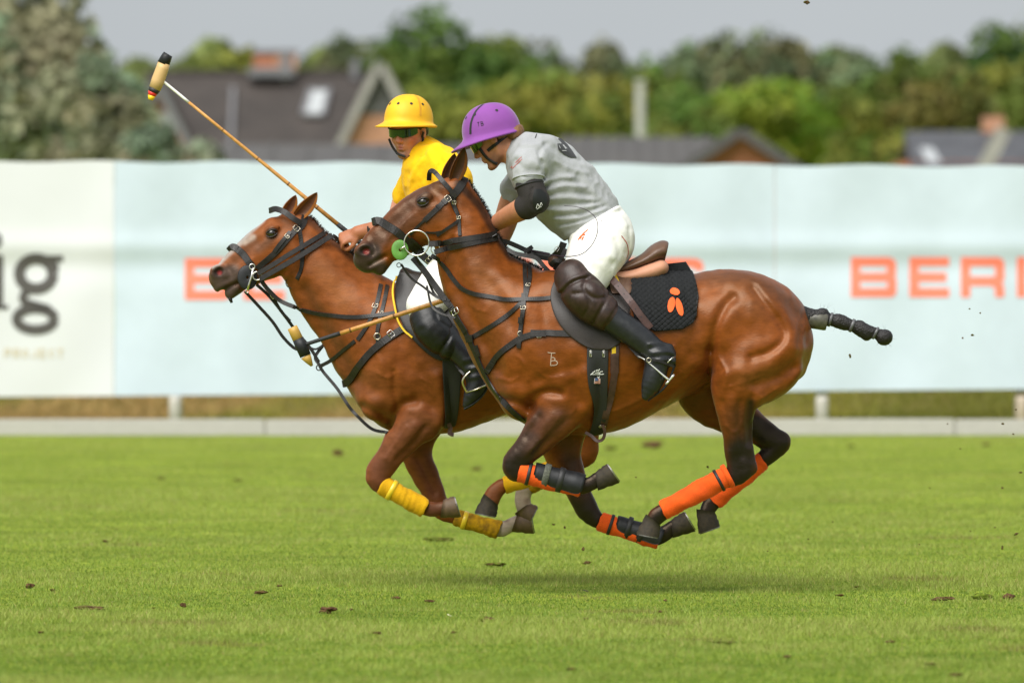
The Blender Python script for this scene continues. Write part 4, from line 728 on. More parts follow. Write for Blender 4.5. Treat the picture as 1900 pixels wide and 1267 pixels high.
horseF, bvhF = build_horse('polo_pony', YF, DF, coatF, 'chestnut polo pony with white blaze and yellow leg bandages, behind the bay pony',
  [(.125, (823, 942), (846, 935), (858, 950), hoofpale), (-.13, (958, 969), (986, 964), (998, 975), hoofpale), (.12, (911, 930), (906, 955), (885, 962), hoofm), (-.125, (972, 944), (990, 953), (986, 968), hoofpale)],
  [(.045, (552, 402), (586, 355), 14, 1, .0, (.22, .075, .028)), (-.045, (530, 398), (547, 361), 12, 1, .0, (.24, .085, .035))], (505, 433), True)

# ---- leg dress of the bay pony
def ring_strap(parent, Y, c, d, r, wpx, mt, name='strap', flat=1.0, thick=.004):
    c1 = Vector(P(*c, Y)); ax = Vector(P(c[0] + d[0], c[1] + d[1], Y)) - c1; ax.normalize(); h = wpx / S(Y) / 2; yv = Vector((0, -1, 0)); sx = ax.cross(yv).normalized(); V = []; seg = 28; rr = r / S(Y)
    prof = [(-h, 0), (-h * .8, thick), (h * .8, thick), (h, 0)]
    for (u, t_) in prof:
        for j in range(seg):
            a = 2 * math.pi * j / seg; V.append(c1 + ax * u + (sx * math.cos(a) + yv * math.sin(a) * flat) * (rr + t_))
    F = [(i * seg + j, i * seg + (j + 1) % seg, (i + 1) * seg + (j + 1) % seg, (i + 1) * seg + j) for i in range(3) for j in range(seg)]
    return mesh(name, V, F, mt, parent)
def tendon_boot(parent, Y, a, b, ra, rb, arc=(-150, 95), name='tendon_boot'):
    """stiff moulded shell round the back and side of a cannon bone, open at the front, its lower end bulging"""
    A, B = Vector(P(*a, Y)), Vector(P(*b, Y)); ax = (B - A); L = ax.length; ax.normalize(); yv = Vector((0, -1, 0)); sx = yv.cross(ax).normalized(); s = S(Y); V = []; rows, seg = 22, 26
    for lay in (0, 1):
        for i in range(rows):
            u = i / (rows - 1); rnd = math.sqrt(max(0, 1 - (2 * u - 1) ** 8))
            a0, a1 = arc[0], arc[1] - 30 * (1 - rnd) - 18 * (u < .35) * (1 - u / .35)
            for j in range(seg):
                an = R(a0 + (a1 - a0) * j / (seg - 1)); r = (ra + (rb - ra) * u) / s + .006 * math.exp(-((u - .82) / .14) ** 2) - .004 * lay + .0012 * math.sin(14 * u)
                V.append(A + ax * (L * u) + sx * math.cos(an) * r + yv * math.sin(an) * r)
    m = rows * seg; F = []
    for l_ in (0, 1):
        for i in range(rows - 1):
            for j in range(seg - 1):
                q = (l_ * m + i * seg + j, l_ * m + i * seg + j + 1, l_ * m + (i + 1) * seg + j + 1, l_ * m + (i + 1) * seg + j); F.append(q if not l_ else q[::-1])
    for i in range(rows - 1):
        for j in (0, seg - 1): F.append((i * seg + j, (i + 1) * seg + j, m + (i + 1) * seg + j, m + i * seg + j))
    for j in range(seg - 1):
        for i in (0, rows - 1): F.append((i * seg + j, i * seg + j + 1, m + i * seg + j + 1, m + i * seg + j))
    return mesh(name, V, F, rubberm, parent)
w1 = wrap('leg_bandage', horseN, YN - .13, (961, 874), (1080, 905), 20.5, 18.5, bandO, 6, .0022, seed=3)
ring_strap(w1, YN - .13, (981, 879), (100, 26), 20.2, 7, tapem, 'tape')
tb = tendon_boot(horseN, YN - .13, (990, 878), (1082, 902), 21.3, 21.8, (-110, 138)); ring_strap(tb, YN - .13, (1013, 883), (100, 26), 22.0, 12, velcrom); ring_strap(tb, YN - .13, (1040, 890), (100, 26), 22.0, 11, tapem)
w2 = wrap('leg_bandage', horseN, YN + .13, (1112, 967), (1222, 1002), 17.5, 17, bandO, 6, .0022, seed=4)
ring_strap(w2, YN + .13, (1133, 973), (100, 33), 18.2, 6, tapem, 'tape')
tb = tendon_boot(horseN, YN + .13, (1142, 974), (1228, 1000), 19, 20, (-110, 128)); ring_strap(tb, YN + .13, (1166, 979), (100, 33), 19.8, 9, tapem); ring_strap(tb, YN + .13, (1190, 987), (100, 33), 20.2, 9, tapem)
w3 = wrap('leg_bandage', horseN, YN - .128, (1348, 884), (1230, 947), 20.5, 18.5, bandO, 15, .0018, seed=5); ring_strap(w3, YN - .128, (1334, 891), (-118, 63), 20.6, 6, tapem, 'tape')
ring_strap(w3, YN - .128, (1350, 883), (-118, 63), 21, 10, bandO, 'loose_end', 1.0, .006)
w4 = wrap('leg_bandage', horseN, YN + .128, (1416, 853), (1324, 931), 18, 17, bandO, 13, .0017, seed=6)
# ---- leg dress of the chestnut pony
w5 = wrap('leg_bandage', horseF, YF - .126, (708, 899), (789, 943), 18.5, 18, bandY, 9, .0016, seed=7); ring_strap(w5, YF - .126, (727, 909), (80, 44), 18.8, 9, tapeY, 'tape')
w6 = wrap('leg_bandage', horseF, YF + .13, (842, 959), (927, 983), 15, 17, bandYd, 9, .0016, seed=8); ring_strap(w6, YF + .13, (862, 965), (80, 24), 16.2, 9, tapeY, 'tape')
w7 = wrap('leg_bandage', horseF, YF - .128, (1052, 861), (936, 900), 17.5, 17.5, bandY, 10, .0016, seed=9); ring_strap(w7, YF - .128, (1002, 878), (-118, 40), 17.9, 9, tapeY, 'tape')
w8 = wrap('leg_bandage', horseF, YF + .128, (1046, 866), (980, 903), 16.5, 17, bandYd, 10, .0016, seed=10)
# ---- tail, taped up
def tail(e, Y0, pts, knots, bands):
    A = [(*P(px, py, Y0), r / S(Y0)) for px, py, r in pts]
    fld = Field(np.min([a[:3] for a in A], 0) - .12, np.max([a[:3] for a in A], 0) + .12, .006)
    fld.chain3(A, .01)
    for (px, py, rx, ry, ang) in knots:
        t = R(ang); M = np.array([[math.cos(t), 0, math.sin(t)], [0, 1, 0], [-math.sin(t), 0, math.cos(t)]]).T; s = S(Y0); fld.ell(P(px, py, Y0), (rx / s, rx * .95 / s, ry / s), M, .008)
    fld.disp(lambda X, Y, Z: .0022 * np.sin(X * 300 + Y * 240) * np.sin(Z * 260 + X * 90 - Y * 60))
    V, F = fld.extract(); tl = mesh('tail', relax(V, F, 1, .4), F, hairm, e)
    tw = bands
    for (px, py, dx, dy, r, wd, m) in tw: ring_strap(tl, Y0, (px, py), (dx, dy), r, wd, m, 'tail_tape')
    # stray hairs
    sv, sf = [], []
    for i in range(70):
        k = random.choice(knots); a = random.random() * 6.28; c = Vector(P(k[0], k[1], Y0)); d = Vector((math.cos(a), random.uniform(-.7, .7), math.sin(a))).normalized(); r0 = k[2] * .8 / S(Y0); L = random.uniform(.012, .04)
        p0 = c + d * r0; p1 = p0 + (d + Vector((random.uniform(-.5, .9), 0, random.uniform(-.2, .5)))).normalized() * L
        v, f = tube([p0, (p0 + p1) / 2 + Vector((0, 0, .003)), p1], [.0004, .0003, .0002], 3); n = len(sv); sv += v; sf += [tuple(i_ + n for i_ in q) for q in f]
    mesh('stray_tail_hair', sv, sf, hairm, tl)['kind'] = 'stuff'
tapegrey = mat('grey_tail_tape', (.09, .09, .095), rough=.35, spec=.5, nscale=60, namt=.2)
tapedark = mat('olive_tail_tape', (.05, .048, .038), rough=.35, spec=.5, nscale=50, namt=.5, two=(.16, .15, .11))
tail(horseN, YN, [(1478, 585, 22), (1500, 588, 17), (1530, 592, 14), (1541, 593, 11), (1560, 598, 13), (1581, 604, 10.5), (1600, 612, 13), (1625, 618, 10), (1638, 625, 10)],
     [(1526, 580, 12, 9, 0), (1556, 595, 13, 13, 10), (1566, 599, 11, 14, 10), (1596, 609, 14, 15.5, 25), (1606, 617, 13, 16, 25), (1641, 626, 16, 15, 30)],
     [(1517, 594, 10, 1.6, 15.5, 36, tapedark), (1541, 593, 10, 3, 12, 5, tapegrey), (1581, 604, 10, 4, 11.4, 6, tapegrey), (1624.5, 618, 10, 5, 10.8, 5, tapegrey)])
tail(horseF, YF, [(1235, 600, 20), (1262, 606, 15), (1290, 612, 13), (1320, 622, 12)], [(1320, 622, 15, 13, 20)], [(1285, 611, 10, 3, 13.5, 6, tapegrey)])

# ---- hogged mane: short upright stubble along the crest
def stubble(e, Y0, bvh, crest, mt, n=900):
    A = catmull([(*P(px, py, Y0), 0) for px, py in crest], .01)[:, :3]; sv, sf = [], []
    for i in range(n):
        p = A[random.randrange(len(A))]; x = p[0] + random.uniform(-.006, .006); y = Y0 + random.gauss(0, .008); h_ = bvh.ray_cast(Vector((x + .1, y, p[2] + .35)), Vector((-.27, 0, -1)).normalized())
        if h_[0] is None: continue
        d = (h_[1] + Vector((random.uniform(-.5, .5), random.uniform(-.6, .6), random.uniform(-.1, .5)))).normalized(); L = random.uniform(.008, .020); b = d.cross(Vector((0, 1, .2))).normalized() * .0016; n0 = len(sv); sv += [h_[0] - b - d * .003, h_[0] + b - d * .003, h_[0] + d * L]; sf.append((n0, n0 + 1, n0 + 2))
    if sv: mesh('mane_stubble', sv, sf, mt, e, smooth=False)['kind'] = 'stuff'
stubble(horseN, YN, bvhN, [(866, 345), (886, 375), (905, 409), (918, 435), (930, 460), (948, 479), (985, 491), (1015, 494)], hairm)
stubble(horseF, YF, bvhF, [(572, 408), (601, 431), (646, 472), (700, 510)], mat('chestnut_mane', (.05, .018, .010), rough=.6))
# ================================================================ RIDERS
def Q(Y0, px, py, lat=0.0, r=None, rb=None):
    Y = Y0 - lat; p = P(px, py, Y)
    if r is None: return p
    return (*p, r / S(Y)) if rb is None else (*p, r / S(Y), rb)
def frame(fwd, up_hint=(0, 0, 1)):
    f = Vector(fwd).normalized(); l = Vector(up_hint).cross(f).normalized(); u = f.cross(l); return np.array([[f.x, l.x, u.x], [f.y, l.y, u.y], [f.z, l.z, u.z]])
def add_head(fld, o, M):
    """human head: forward +x, left +y, up +z in the head's own frame; o between the ears"""
    g = lambda *p: np.array(o) + M @ np.array(p)
    fld.ell(g(-.012, 0, .035), (.098, .076, .088), M, .0); fld.ell(g(.030, 0, -.030), (.062, .060, .082), M, .03)
    for s in (1, -1):
        fld.chain3([(*g(-.005, .056 * s, -.045), .020), (*g(.005, .052 * s, -.075), .017), (*g(.060, .018 * s, -.108), .017)], .02, step=.02)
        fld.ell(g(.066, .034 * s, -.028), (.022, .022, .022), M, .015)
        fld.ell(g(.090, .031 * s, .006), (.016, .016, .011), M, .008, 'sub')
        fld.ell(g(.078, .031 * s, .004), (.013, .013, .013), M, .003)
        fld.ell(g(-.008, .079 * s, -.008), (.018, .009, .030), M, .006); fld.ell(g(-.002, .089 * s, -.006), (.009, .006, .018), M, .004, 'sub')
        fld.ell(g(.098, .012 * s, -.036), (.011, .008, .008), M, .006)
    fld.chain3([(*g(.070, 0, -.100), .018), (*g(.074, 0, -.110), .016)], .015); fld.chain3([(*g(.086, 0, .020), .010), (*g(.098, 0, -.010), .010), (*g(.108, 0, -.032), .0125)], .010, step=.01)
    fld.ell(g(.080, 0, .026), (.018, .05, .010), M, .012)
    fld.ell(g(.086, 0, -.062), (.012, .022, .007), M, .005); fld.ell(g(.083, 0, -.075), (.013, .020, .008), M, .005); fld.ell(g(.098, 0, -.0685), (.010, .022, .0022), M, .002, 'sub'); fld.ell(g(.092, 0, -.090), (.012, .022, .006), M, .006, 'sub')
    return g
def add_hand(fld, wrist, Mh, curl, scale=1.0, k=.006, thumb=1):
    """hand frame: +x along the fingers, +y to the thumb side, +z back of the hand; curl bends the fingers round a grip"""
    g = lambda *p: np.array(wrist) + Mh @ (np.array(p) * scale)
    fld.ell(g(.045, 0, 0), (.052 * scale, .040 * scale, .017 * scale), Mh, .012)
    for i, (yy, L) in enumerate([(.030, .074), (.010, .082), (-.011, .077), (-.030, .062)]):
        pts = []; x, z, a = .082, 0.0, 0.0
        pts.append((*g(.070, yy * .95, .001), .0095 * scale)); pts.append((*g(x, yy, z), .0092 * scale))
        for j, fr in enumerate((.42, .32, .26)):
            a += curl * (.9 if j == 0 else 1.15) * (1 + .06 * i); x += L * fr * math.cos(a); z -= L * fr * math.sin(a); pts.append((*g(x, yy * (1 - .05 * j), z), (.0088 - .0008 * j) * scale))
        fld.chain3(pts, k, step=.03)
    t = thumb; fld.chain3([(*g(.018, .030 * t, -.004), .014 * scale), (*g(.045, .050 * t, -.016), .0115 * scale), (*g(.070, .048 * t, -.032), .0098 * scale), (*g(.086, .034 * t, -.044), .0085 * scale)], k, step=.03)
skinm = mat('tanned_skin', attr=True, rough=.5, spec=.35, nscale=30, namt=.10, nscale2=260, namt2=.06, bscale=220, bstr=.12, sss=.06)
def skin_cols(V, base, paints):
    col = np.tile(np.array(base, dtype=float), (len(V), 1))
    for c, o, r in paints:
        d = np.linalg.norm(V - np.array(o), axis=1) / r; col += (np.array(c) - col) * smooth01((1 - d) / .8)[:, None]
    return col
def stuffm(name, fld, material, parent, it=1, col=None):
    V, F = fld.extract(); V = relax(V, F, it, .45); return mesh(name, V, F, material, parent, col=col), V, F
def bounds(pts, pad): a = np.array([p[:3] for p in pts]); return a.min(0) - pad, a.max(0) + pad
def helmet(parent, o, M, mt, a=.128, b=.104, hgt=.135, front=.072, side=.030, back=.016, drop=.036, name='helmet', stripe=None, holes=(), hole_z=.55, z0=.045, tilt=0.0):
    """crown dome and a brim that is widest in front"""
    Mt = M @ np.array([[math.cos(tilt), 0, math.sin(tilt)], [0, 1, 0], [-math.sin(tilt), 0, math.cos(tilt)]])
    g = lambda p: Vector(np.array(o) + Mt @ np.array(p)); nu, V = 64, []; prof = []
    for i in range(15):
        th = (math.pi / 2) * i / 14; prof.append(('d', math.sin(th) ** .86, math.cos(th) ** .92))
    rows = 0
    def row(fn): 
        nonlocal rows; rows += 1
        for j in range(nu): V.append(g(fn(2 * math.pi * j / nu)))
    def bw(an):
        c = math.cos(an); return side + (front - side) * max(0, c) ** 1.6 + (back - side) * max(0, -c) ** .8
    for _, r, z in prof[1:]: row(lambda an, r=r, z=z: (a * r * math.cos(an), b * r * math.sin(an), z0 + hgt * z))
    for u in (.12, .4, .75, 1.0): row(lambda an, u=u: ((a + bw(an) * u) * math.cos(an), (b + bw(an) * u * .9) * math.sin(an), z0 - (.004 + drop * (bw(an) / front) ** .7) * u ** .85 - .006 * (u > 0)))
    for u in (1.0, .4, 0.0): row(lambda an, u=u: ((a + bw(an) * u - .004) * math.cos(an), (b + bw(an) * u * .9 - .004) * math.sin(an), z0 - .006 - (.004 + drop * (bw(an) / front) ** .7) * u ** .85 - .006 * (u > 0)))
    for i in range(13, 0, -1):
        r, z = prof[i][1:]; row(lambda an, r=r, z=z: ((a - .008) * r * math.cos(an), (b - .008) * r * math.sin(an), z0 - .004 + (hgt - .006) * z))
    F = [(i * nu + j, (i + 1) * nu + j, (i + 1) * nu + (j + 1) % nu, i * nu + (j + 1) % nu) for i in range(rows - 1) for j in range(nu)]
    V.append(g((0, 0, z0 + hgt))); top = len(V) - 1; F += [(top, j, (j + 1) % nu) for j in range(nu)]
    V.append(g((0, 0, z0 + hgt - .01))); bt = len(V) - 1; F += [(bt, (rows - 1) * nu + (j + 1) % nu, (rows - 1) * nu + j) for j in range(nu)]
    ho = mesh(name, V, F, mt, parent)
    def surf(az, el, off=0.0):
        th = R(90 - el); r, z = math.sin(th) ** .86, math.cos(th) ** .92; return g(((a + off) * r * math.cos(R(az)), (b + off) * r * math.sin(R(az)), z0 + (hgt + off) * z))
    hm = mat('vent_hole', (.012, .012, .012), rough=.7)
    for (az, el) in holes:
        p = surf(az, el, .0008); n = (p - surf(az, el, -.02)).normalized(); t = n.orthogonal().normalized(); bb = n.cross(t)
        v = [p + n * .0006] + [p + (t * math.cos(k * R(30)) + bb * math.sin(k * R(30))) * .0075 for k in range(12)]; mesh('vent_hole', v, [(0, 1 + k, 1 + (k + 1) % 12) for k in range(12)], hm, ho)
    if stripe:
        sv, sf = [], []; azs, els, wdt, sm = stripe
        for k, (az, el) in enumerate(zip(azs, els)):
            p = surf(az, el, .0012); q = surf(az + .1, el, .0012); d = (q - p).normalized(); sv += [p - d * wdt / 2, p + d * wdt / 2]
            if k: sf.append((2 * k - 2, 2 * k - 1, 2 * k + 1, 2 * k))
        mesh('stripe', sv, sf, sm, ho)
    return ho, surf, g
def ribbon(pts, nrm, width, thick=.003):
    """flat strap through world points with per-point normals"""
    pts = [Vector(p) for p in pts]; n = len(pts); V = []
    for i in range(n):
        t = (pts[min(i + 1, n - 1)] - pts[max(i - 1, 0)]).normalized(); nn = Vector(nrm[i]); nn = (nn - t * nn.dot(t)); nn = nn.normalized() if nn.length > 1e-4 else t.orthogonal(); b = t.cross(nn); wd = width[i] if hasattr(width, '__len__') else width
        for (x, y) in ((-.5, 0), (-.46, 1), (.46, 1), (.5, 0)): V.append(pts[i] + b * (x * wd) + nn * (y * thick))
    F = [(i * 4 + j, i * 4 + (j + 1) % 4, (i + 1) * 4 + (j + 1) % 4, (i + 1) * 4 + j) for i in range(n - 1) for j in range(4)] + [(0, 1, 2, 3), (n * 4 - 1, n * 4 - 2, n * 4 - 3, n * 4 - 4)]
    return V, F
def drape(Y0, pts, bvhs, wpx, thick=.004, off=.002, step=.012, side=1):
    """strap lying on whatever surface stands at those photograph pixels; points with a third value hang free at that lateral distance"""
    s = S(Y0); A = catmull([(p[0], 0, p[1]) for p in pts], step * s); out_p, out_n = [], []; prev = None
    ex = [(i, p[2]) for i, p in enumerate(pts) if len(p) > 2]; free = {}
    # parameter of each sample along control points
    par = []; n = len(pts)
    for i in range(n - 1):
        d = math.hypot(pts[i + 1][0] - pts[i][0], pts[i + 1][1] - pts[i][1]) ; m = max(1, int(np.ceil(d / (step * s)))) if n > 2 else max(1, int(d / (step * s))); par += [i + j / m for j in range(m)]
    par.append(n - 1)
    for a, u in zip(A, par):
        i = int(min(math.floor(u), n - 2)); p0, p1 = pts[i], pts[i + 1]; f = u - i; hit = None; y = None
        if len(p0) > 2 and len(p1) > 2: y = Y0 - (p0[2] + (p1[2] - p0[2]) * f)
        x, _, z = P(a[0], a[2], y if y is not None else Y0)
        if y is None:
            for b in bvhs:
                h = b.ray_cast(Vector((x, Y0 - side * 1.5, z)), Vector((0, side, 0)))
                if h[0] is not None and (hit is None or (h[0].y - hit[0].y) * side < 0): hit = h
            if hit: hn = hit[1] if hit[1].y * side < 0 else -hit[1]; out_p.append(hit[0] + hn * off); out_n.append(hn); prev = hit[0].y; continue
            lat = p0[2] if len(p0) > 2 else (p1[2] if len(p1) > 2 else None); y = (Y0 - lat) if lat is not None else (prev if prev is not None else Y0 - .05 * side)
        out_p.append(Vector((x, y, z))); out_n.append(Vector((0, -side, .15)))
    for _ in range(2):
        q = [v.copy() for v in out_p]; m = [v.copy() for v in out_n]
        for i in range(1, len(q) - 1): out_p[i].y = (q[i - 1].y + 2 * q[i].y + q[i + 1].y) / 4 - .0004 * side; out_n[i] = (m[i - 1] + 2 * m[i] + m[i + 1]).normalized()
    return ribbon(out_p, out_n, wpx / s, thick)

knit = mat('grey_marl_knit', (.34, .35, .36), rough=.9, spec=.15, nscale=500, namt=.14, nscale2=7, namt2=.10, bscale=55, bstr=.35, bdist=.006, sheen=.15)
yknit = mat('yellow_cotton_jersey', (.88, .50, .008), rough=.85, spec=.15, nscale=8, namt=.08, bscale=50, bstr=.35, bdist=.006, sheen=.1)
denim = mat('white_denim', (.80, .79, .75), rough=.85, spec=.2, nscale=12, namt=.05, bscale=45, bstr=.3, bdist=.006)
bootm = mat('black_boot_leather', (.010, .011, .013), rough=.36, spec=.45, nscale=30, namt=.35, two=(.028, .030, .034), bscale=70, bstr=.25, bdist=.003, rvar=.08)
kneeN = mat('brown_kneeguard_leather', (.030, .015, .011), rough=.44, spec=.42, nscale=40, namt=.3, bscale=110, bstr=.25, bdist=.003, rvar=.08)
kneeF = mat('black_kneeguard_leather', (.009, .010, .011), rough=.42, spec=.4, nscale=40, namt=.3, bscale=110, bstr=.2, bdist=.003, rvar=.08)
meshm = mat('black_pad_mesh', (.018, .014, .013), rough=.8, nscale=300, namt=.5, bscale=400, bstr=.5)
padm = mat('black_pad_shell', (.009, .010, .011), rough=.5, spec=.4)
strapm = mat('black_webbing', (.014, .014, .015), rough=.65)
lensG = mat('green_mirror_lens', (.012, .055, .022), rough=.06, spec=.8, metal=.35, coat=.5)
glovem = mat('black_glove', (.018, .018, .020), rough=.6, bscale=120, bstr=.3)
brownhair = mat('brown_hair', (.14, .06, .02), rough=.5, nscale=50, namt=.5, two=(.30, .15, .06), stretch=(.6, .6, .2), bscale=160, bstr=1.0, bdist=.006)
purp = mat('purple_helmet_felt', (.225, .062, .295), rough=.72, spec=.25, nscale=14, namt=.07, bscale=500, bstr=.15, sheen=.35)
yhel = mat('yellow_helmet_shell', (.80, .43, .012), rough=.55, spec=.35, nscale=14, namt=.10, bscale=300, bstr=.08)
SKN = (.46, .195, .105)

# ---------------------------------------------------------------- the rider in grey
YR = 0.0
rN = empty('person', (P(1110, 1100, 0)[0], 0, P(0, 520, 0)[2]), 'rider in grey shirt, purple helmet and white trousers leaning forward on the bay pony', 'person')
q = lambda *a: Q(YR, *a)
TN = [q(1118, 440, 0, 52, .165), q(1092, 405, 0, 60, .165), q(1062, 372, 0, 66, .18), q(1030, 336, 0, 67, .195), q(1000, 306, 0, 57, .19), q(985, 292, 0, 44, .17)]
armL = [q(996, 300, .14, 27), q(986, 315, .21, 25), q(982, 340, .245, 24.5), q(990, 372, .26, 22), q(972, 386, .23, 21.5), q(945, 400, .10, 18.5), q(916, 417, -.055, 14.5), q(900, 428, -.11, 13)]
armR = [q(995, 310, -.15, 27), q(955, 365, -.27, 24), q(932, 428, -.32, 21), q(905, 485, -.32, 17), q(880, 535, -.31, 13)]
legL = [q(1118, 448, .09, 46), q(1098, 490, .20, 40), q(1078, 540, .29, 30), q(1120, 582, .325, 25), q(1170, 618, .335, 23), q(1220, 660, .34, 15)]
legR = [(x, -y + 2 * YR, z, r) for x, y, z, r in legL]
fwdN = (-.86, .10, -.50); MN = frame(fwdN); hN = np.array(q(915, 258, -.01))
fld = Field(*bounds(armL + armR + legL + legR + [(hN[0], hN[1], hN[2] + .05, 0)], .16), .0068)
fld.chainE(TN, .03, grow=-.022)
for c_ in (armL, armR): fld.chain3(c_, .02)
for c_ in (legL, legR): fld.chain3(c_, .03, grow=-.018)
gN = add_head(fld, hN, MN); fld.chain3([(*gN(-.035, 0, -.055), .060), q(962, 290, 0, 27), q(985, 305, 0, 30)], .025)
handN = frame((-.75, .35, -.35), (0, -.3, 1)); add_hand(fld, armL[-1][:3], handN, .75); handR = frame((-.35, .1, -.9), (-.9, 0, .3)); add_hand(fld, armR[-1][:3], handR, 1.0, thumb=-1)
V, F = fld.extract(); V = relax(V, F, 1, .4)
col = skin_cols(V, SKN, [((.46, .17, .10), gN(.105, 0, -.035), .03), ((.44, .15, .10), gN(.06, .05, -.03), .05), ((.44, .15, .10), gN(.06, -.05, -.03), .05), ((.36, .10, .08), gN(.095, 0, -.068), .020), ((.24, .11, .07), gN(.07, 0, -.105), .05), ((.22, .10, .065), gN(.03, .05, -.09), .05), ((.50, .19, .12), gN(-.008, .082, -.008), .03)])
mesh('body', V, F, skinm, rN, col=col)
# shirt: body of the shirt with sleeves, drawn folds
fld = Field(*bounds([t[:3] for t in TN] + armL[:3] + armR[:3], .22), .0068)
fld.chainE(TN[1:], .03, grow=.006); fld.chain3([q(980, 290, 0, 32), q(965, 286, 0, 27)], .03)
fld.chain3([q(1005, 288, .12, 40), q(986, 306, .205, 37), q(981, 329, .24, 29.5)], .04); fld.chain3([q(1000, 305, -.14, 36), q(960, 352, -.26, 32)], .03)
XZ = lambda *p: P(p[0], p[1], 0)[::2]
for pts, wpx, amp in [
  ([(1000, 345), (1035, 330), (1065, 330)], 5, .006), ([(1005, 358), (1045, 346), (1085, 348)], 5, .007), ([(1010, 372), (1055, 368), (1100, 372)], 5, .007), ([(1020, 392), (1060, 390), (1110, 380)], 6, .008), ([(1030, 408), (1075, 405), (1125, 388)], 5, .008), ([(1040, 424), (1085, 412), (1130, 392)], 5, .008), ([(1048, 438), (1080, 425)], 5, .006),
  ([(1003, 350), (1040, 338), (1075, 340)], 5, -.006), ([(1008, 366), (1050, 358), (1095, 362)], 5, -.007), ([(1014, 382), (1060, 380), (1110, 377)], 5, -.008), ([(1025, 400), (1070, 398), (1118, 384)], 5, -.008), ([(1036, 417), (1080, 409), (1128, 391)], 4, -.008),
  ([(1005, 300), (1010, 325), (1002, 345)], 5, -.012), ([(1012, 268), (1000, 285), (1005, 305)], 5, -.007), ([(1030, 275), (1050, 290), (1075, 300)], 7, -.006), ([(1030, 300), (1060, 315), (1090, 322)], 6, .007), ([(960, 300), (975, 318), (1000, 318)], 6, -.005), ([(965, 268), (985, 270), (1015, 262)], 5, .004), ([(970, 335), (1000, 327)], 3, .005), ([(1100, 340), (1120, 365)], 7, -.006), ([(1085, 330), (1110, 358), (1135, 380)], 8, .005)]: fld.stroke([XZ(*p) for p in pts], wpx * .8 / 400, amp * 1.05, -1, YR + .02)
fld.disp(folds(3, .0060, 26, 55, (.7, .5, 1.3))); fld.disp(folds(5, .0028, 60, 110))
# cut the sleeve end square and the hem at the waist
def cut(fld, p, n):
    n = np.array(n, dtype=float); n /= np.linalg.norm(n); X, Y, Z = fld.grid(tuple(slice(0, k) for k in fld.f.shape)); d = ((X - p[0]) * n[0] + (Y - p[1]) * n[1] + (Z - p[2]) * n[2]).astype(np.float32); fld.f = np.maximum(fld.f, d)
cut(fld, q(1102, 414, 0), (62, 0, -62 * 1.0 + 0) if False else (.53, 0, -.85))
shirtN, _, _ = stuffm('shirt', fld, knit, rN)
# sleeve hem, collar, number panel
for (c_, r_, d_) in (((981, 331, .242), 29.8, (982, 345, .25)),):
    a_ = Vector(q(*c_)); b_ = Vector(q(*d_)); v, f = torus(a_, (b_ - a_), r_ / 400, .0035, 36, 8); mesh('sleeve_hem', v, f, knit, shirtN)
v, f = torus(q(961, 284, 0), Vector(q(940, 272, 0)) - Vector(q(962, 286, 0)), .064, .009, 30, 8); mesh('collar', v, f, knit, shirtN)
bvS = BVHTree.FromObject(shirtN, bpy.context.evaluated_depsgraph_get()) if False else None
def obj_bvh(o):
    wl = world_loc(o.parent) if o.parent else Vector(); me = o.data; n = len(me.vertices); v = np.empty(n * 3, dtype=np.float32); me.vertices.foreach_get('co', v); v = v.reshape(-1, 3) + np.array(wl + Vector(o.location)); return BVHTree.FromPolygons([tuple(x) for x in v], [tuple(p.vertices) for p in me.polygons])
bvS = obj_bvh(shirtN)
def patch(name, Y0, pts, bvhs, mt, parent, off=.0025, n=10, side=1, taper=None):
    """thin sheet that lies on a surface inside a quadrilateral or polygon strip: pts = list of (left px, right px) rows"""
    V, F = [], []; rows = len(pts); 
    for l_, r_ in pts:
        for j in range(n):
            u = j / (n - 1); px, py = l_[0] + (r_[0] - l_[0]) * u, l_[1] + (r_[1] - l_[1]) * u; x, _, z = P(px, py, Y0); hit = None
            for b in bvhs:
                h_ = b.ray_cast(Vector((x, Y0 - 1.5 * side, z)), Vector((0, side, 0)))
                if h_[0] is not None and (hit is None or (h_[0].y - hit[0].y) * side < 0): hit = h_
            if hit: V.append(hit[0] + Vector((0, -off * side, 0)))
            else: V.append(Vector((x, V[-1].y if V else Y0, z)))
    F = [(i * n + j, i * n + j + 1, (i + 1) * n + j + 1, (i + 1) * n + j) for i in range(rows - 1) for j in range(n - 1)]
    return mesh(name, V, F, mt, parent)
blackp = mat('black_print', (.02, .02, .022), rough=.7); whitep = mat('white_print', (.75, .75, .73), rough=.7); redp = mat('red_print', (.55, .05, .03), rough=.7); orangep = mat('orange_print', (.90, .12, .015), rough=.7); graym = mat('charcoal_print', (.045, .046, .050), rough=.8)
patch('number_panel', YR, [((1036, 257), (1041, 257)), ((1034, 268), (1053, 268)), ((1036, 279), (1061, 279)), ((1046, 287), (1066, 287)), ((1058, 293), (1070, 293))], [bvS], graym, shirtN, .006, n=8)
patch('number_print', YR, [((1045, 270), (1047, 270)), ((1043, 281), (1051, 281))], [bvS], whitep, shirtN, .0085, 4)
for (a_, b_) in (((948, 312), (968, 293)), ((951, 314), (969, 297))): v, f = drape(YR, [a_, b_], [bvS], 1.3, .0006, .0015, .008); mesh('sleeve_print', v, f, redp, shirtN)
v, f = drape(YR, [(993, 258), (996, 250)], [bvS], 1.6, .0006, .002, .006); mesh('collar_print', v, f, blackp, shirtN)
